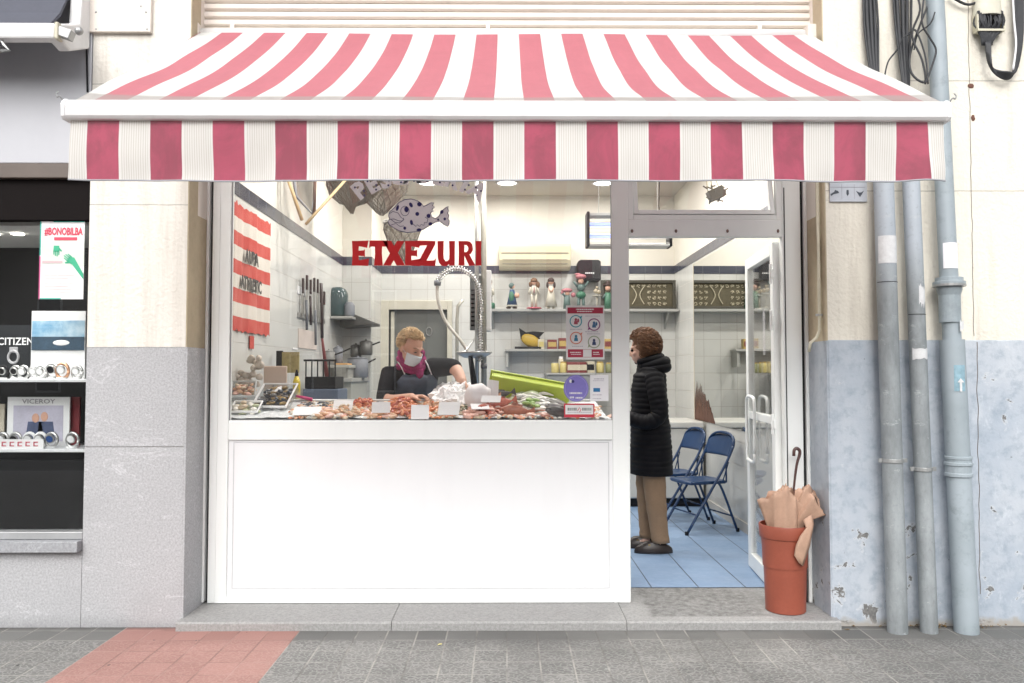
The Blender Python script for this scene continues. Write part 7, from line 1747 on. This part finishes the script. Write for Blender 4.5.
hand(g, wrL, (1, -.25, .12), (.1, -.2, -1), .55, .95, side=-1); hand(g, wrR, (.45, -.25, -.85), (-.6, -.5, -.3), .35, .95, side=-1)
for s in (-1, 1): limbt(g, [V(fx - .03 + s * .09, 1.50, hipz - .02), V(fx - .03 + s * .10, 1.48, ZF + .5), V(fx - .03 + s * .10, 1.5, ZF + .07)], [.085, .06, .042]); limbt(g, [V(fx - .03 + s * .10, 1.5, ZF + .05), V(fx - .03 + s * .10, 1.38, ZF + .035)], [.042, .03])
g.build('body', 'skin', t, remesh=.0075)
g = MB(); [g.ell(tuple(hc + hm @ Vector((s * .031, -.084, -.003))), (.010, .006, .0045), 8, 6) for s in (-1, 1)]; g.build('eyes', M('eye_dark', (.05, .035, .03), .3), t, smooth=True)
g = MB(); [g.tube([hc + hm @ Vector((s * .018, -.090, .022)), hc + hm @ Vector((s * .035, -.084, .027)), hc + hm @ Vector((s * .05, -.070, .022))], .0035, 5) for s in (-1, 1)]; g.build('eyebrows', M('brow', (.25, .15, .08), .8), t)
hair(t, hc, hm, 'blonde', (.074, .088, .084), 1900, .04, 2, .1, allow=lambda d: d.y > -.30 or d.z > .45, curl=.012, off=(0, .018, .034))
# mask: front lower half of the face
g = MB(); vs = []; fs = []
for j in range(11):
    v = j / 10; z = -.018 - .085 * v
    for i in range(15):
        u = i / 14 * 2 - 1; a = u * 1.25; bul = .016 * math.sin(PI * min(1, v * 1.1)) * (1 - abs(u)) + (.018 * (1 - abs(u) * 2.2) if v < .25 and abs(u) < .45 else 0)
        r = .072 - .012 * v; vs.append(hc + hm @ Vector((math.sin(a) * (r + .004), -.020 - math.cos(a) * (.078 + bul - .012 * v), z - .006 * math.cos(a) + (.003 * math.sin(v * PI * 6) if 0 < j < 10 else 0))))
for j in range(10):
    for i in range(14): a = j * 15 + i; fs.append((a, a + 1, a + 16, a + 15))
mk = g.add(vs, fs).build('face_mask', 'mask', t, smooth=True, solid=.003)
g = MB(); 
for s in (-1, 1): g.tube([hc + hm @ Vector((s * .070, -.035, -.03)), hc + hm @ Vector((s * .083, .01, -.005))], .0015, 4)
g.build('ear_loops', 'paper', mk)
g = MB(); torso(g, 1.04)
for (a, b_, c_, k_) in ((shL, elL, wrL, .15), (shR, elR, wrR, .22)):
    e2 = b_.lerp(c_, k_); limbt(g, [a + V(0, .01, -.01), a.lerp(b_, .5) + V(0, 0, -.005), b_, e2], [.074, .068, .058, .050])
g.build('jumper', 'blacktop', t, remesh=.008)
g = MB(); rings = []
for k_, (z, r) in enumerate(((-.005, .078), (.030, .074), (.062, .066))):
    c_ = mid.lerp(hc, .15 + .14 * k_) + V(.0, -.01, z * .6 - .01)
    g.tube([c_ + V(r * 1.05 * math.cos(a), r * math.sin(a) * 1.0, .022 * math.sin(a * 2 + k_) + .025 * math.sin(a)) for a in [2 * PI * q / 20 for q in range(21)]], [.026 + .006 * math.sin(q * 1.9 + k_) for q in range(21)], 10)
c_ = mid + V(.05, -.12, .01); g.ell(c_, (.045, .03, .035), 14, 10, fn=lambda v: 1 + .3 * mnoise.noise(v * 50)); g.ell(c_ + V(.025, -.01, -.045), (.028, .02, .035), 14, 10, fn=lambda v: 1 + .3 * mnoise.noise(v * 50))
g.build('scarf', 'scarf', t, smooth=True)
# apron bib + skirt: shell over front of torso
g = MB(); vs = []; fs = []; nn = 18
secs = [(hipc + V(0, 0, -.40), .22, .17, 1.7), (hipc + V(0, 0, -.1), .188, .14, 1.7), (hipc.lerp(mid, .3), .178, .137, 1.6), (hipc.lerp(mid, .6), .19, .143, 1.1), (mid + V(.02, .01, -.085), .196, .138, .78), (mid + V(.02, .02, -.045), .18, .125, .62)]
for c_, rx, ry, sp in secs:
    for i in range(nn + 1):
        a = -PI / 2 + .25 + sp * (i / nn * 2 - 1); vs.append(c_ + V(rx * math.cos(a) * 1.02, ry * math.sin(a) * 1.06 - .004, .004 * math.sin(i * 1.3)))
for j in range(len(secs) - 1):
    for i in range(nn): a = j * (nn + 1) + i; fs.append((a, a + 1, a + nn + 2, a + nn + 1))
ap = g.add(vs, fs).build('apron', 'apron', t, smooth=True, solid=.004)
g = MB(); base_i = (len(secs) - 1) * (nn + 1)
for i, shp, oo in ((1, shL, V(.055, -.035, .065)), (nn - 1, shR, V(-.055, -.045, .055))):
    p0 = vs[base_i + i]; g.tube([p0, p0.lerp(shp + oo, .5) + V(0, -.03, .015), shp + oo, shp + oo + V(.02 if i == 1 else -.02, .06, .02)], .0095, 6, smooth=4, flat=.5)
g.build('strap', 'paper', ap)
g = MB()
for s in (-1, 1): g.loft([[V(fx - .03 + s * .095 + r * math.cos(a), 1.49 + r * math.sin(a), ZF + z) for a in [2 * PI * q / 18 for q in range(18)]] for z, r in ((.06, .075), (.5, .085), (.92, .10))])
g.build('trousers', 'blacktop', t, smooth=True)
for s in (-1, 1): MB().ell((fx - .03 + s * .10, 1.44, ZF + .045), (.05, .13, .045), 16, 8).build('shoe', 'shoe', t, smooth=True)

# ================================================================== STREET BEHIND THE CAMERA (only as reflections)
def house(x0, x1, y, h, m, lab):
    t = thing('town_house', lab, 'building', ((x0 + x1) / 2, y, 0), 0, 'houses across the street')
    B(x0, x1, y - 4, y, -.12, h).build('wall', m, t)
    n = int((x1 - x0) / 4); fl_ = int(h / 3.1)
    for k_ in range(fl_):
        for i in range(n):
            cx_ = x0 + (x1 - x0) * (i + .5) / n; z = .5 + k_ * 3.1
            w_ = MB().box(cx_ - .6, cx_ + .6, y + .002, y + .05, z, z + 1.9).build('window', 'upvc', t)
            B(cx_ - .5, cx_ + .5, y + .052, y + .06, z + .1, z + 1.8).build('pane', M('dark_pane', (.05, .06, .07), .1), w_)
house(-40, -4, -34, 12.6, M('house_tan', (.36, .32, .26), .8), 'tan house across the street, left of the pale one')
house(-3.9, 12, -34, 9.6, M('house_pale', (.66, .63, .58), .8), 'pale house facing the fish shop across the street')
house(12.1, 44, -34, 12.6, M('house_grey', (.42, .43, .43), .8), 'grey house across the street, right of the pale one')
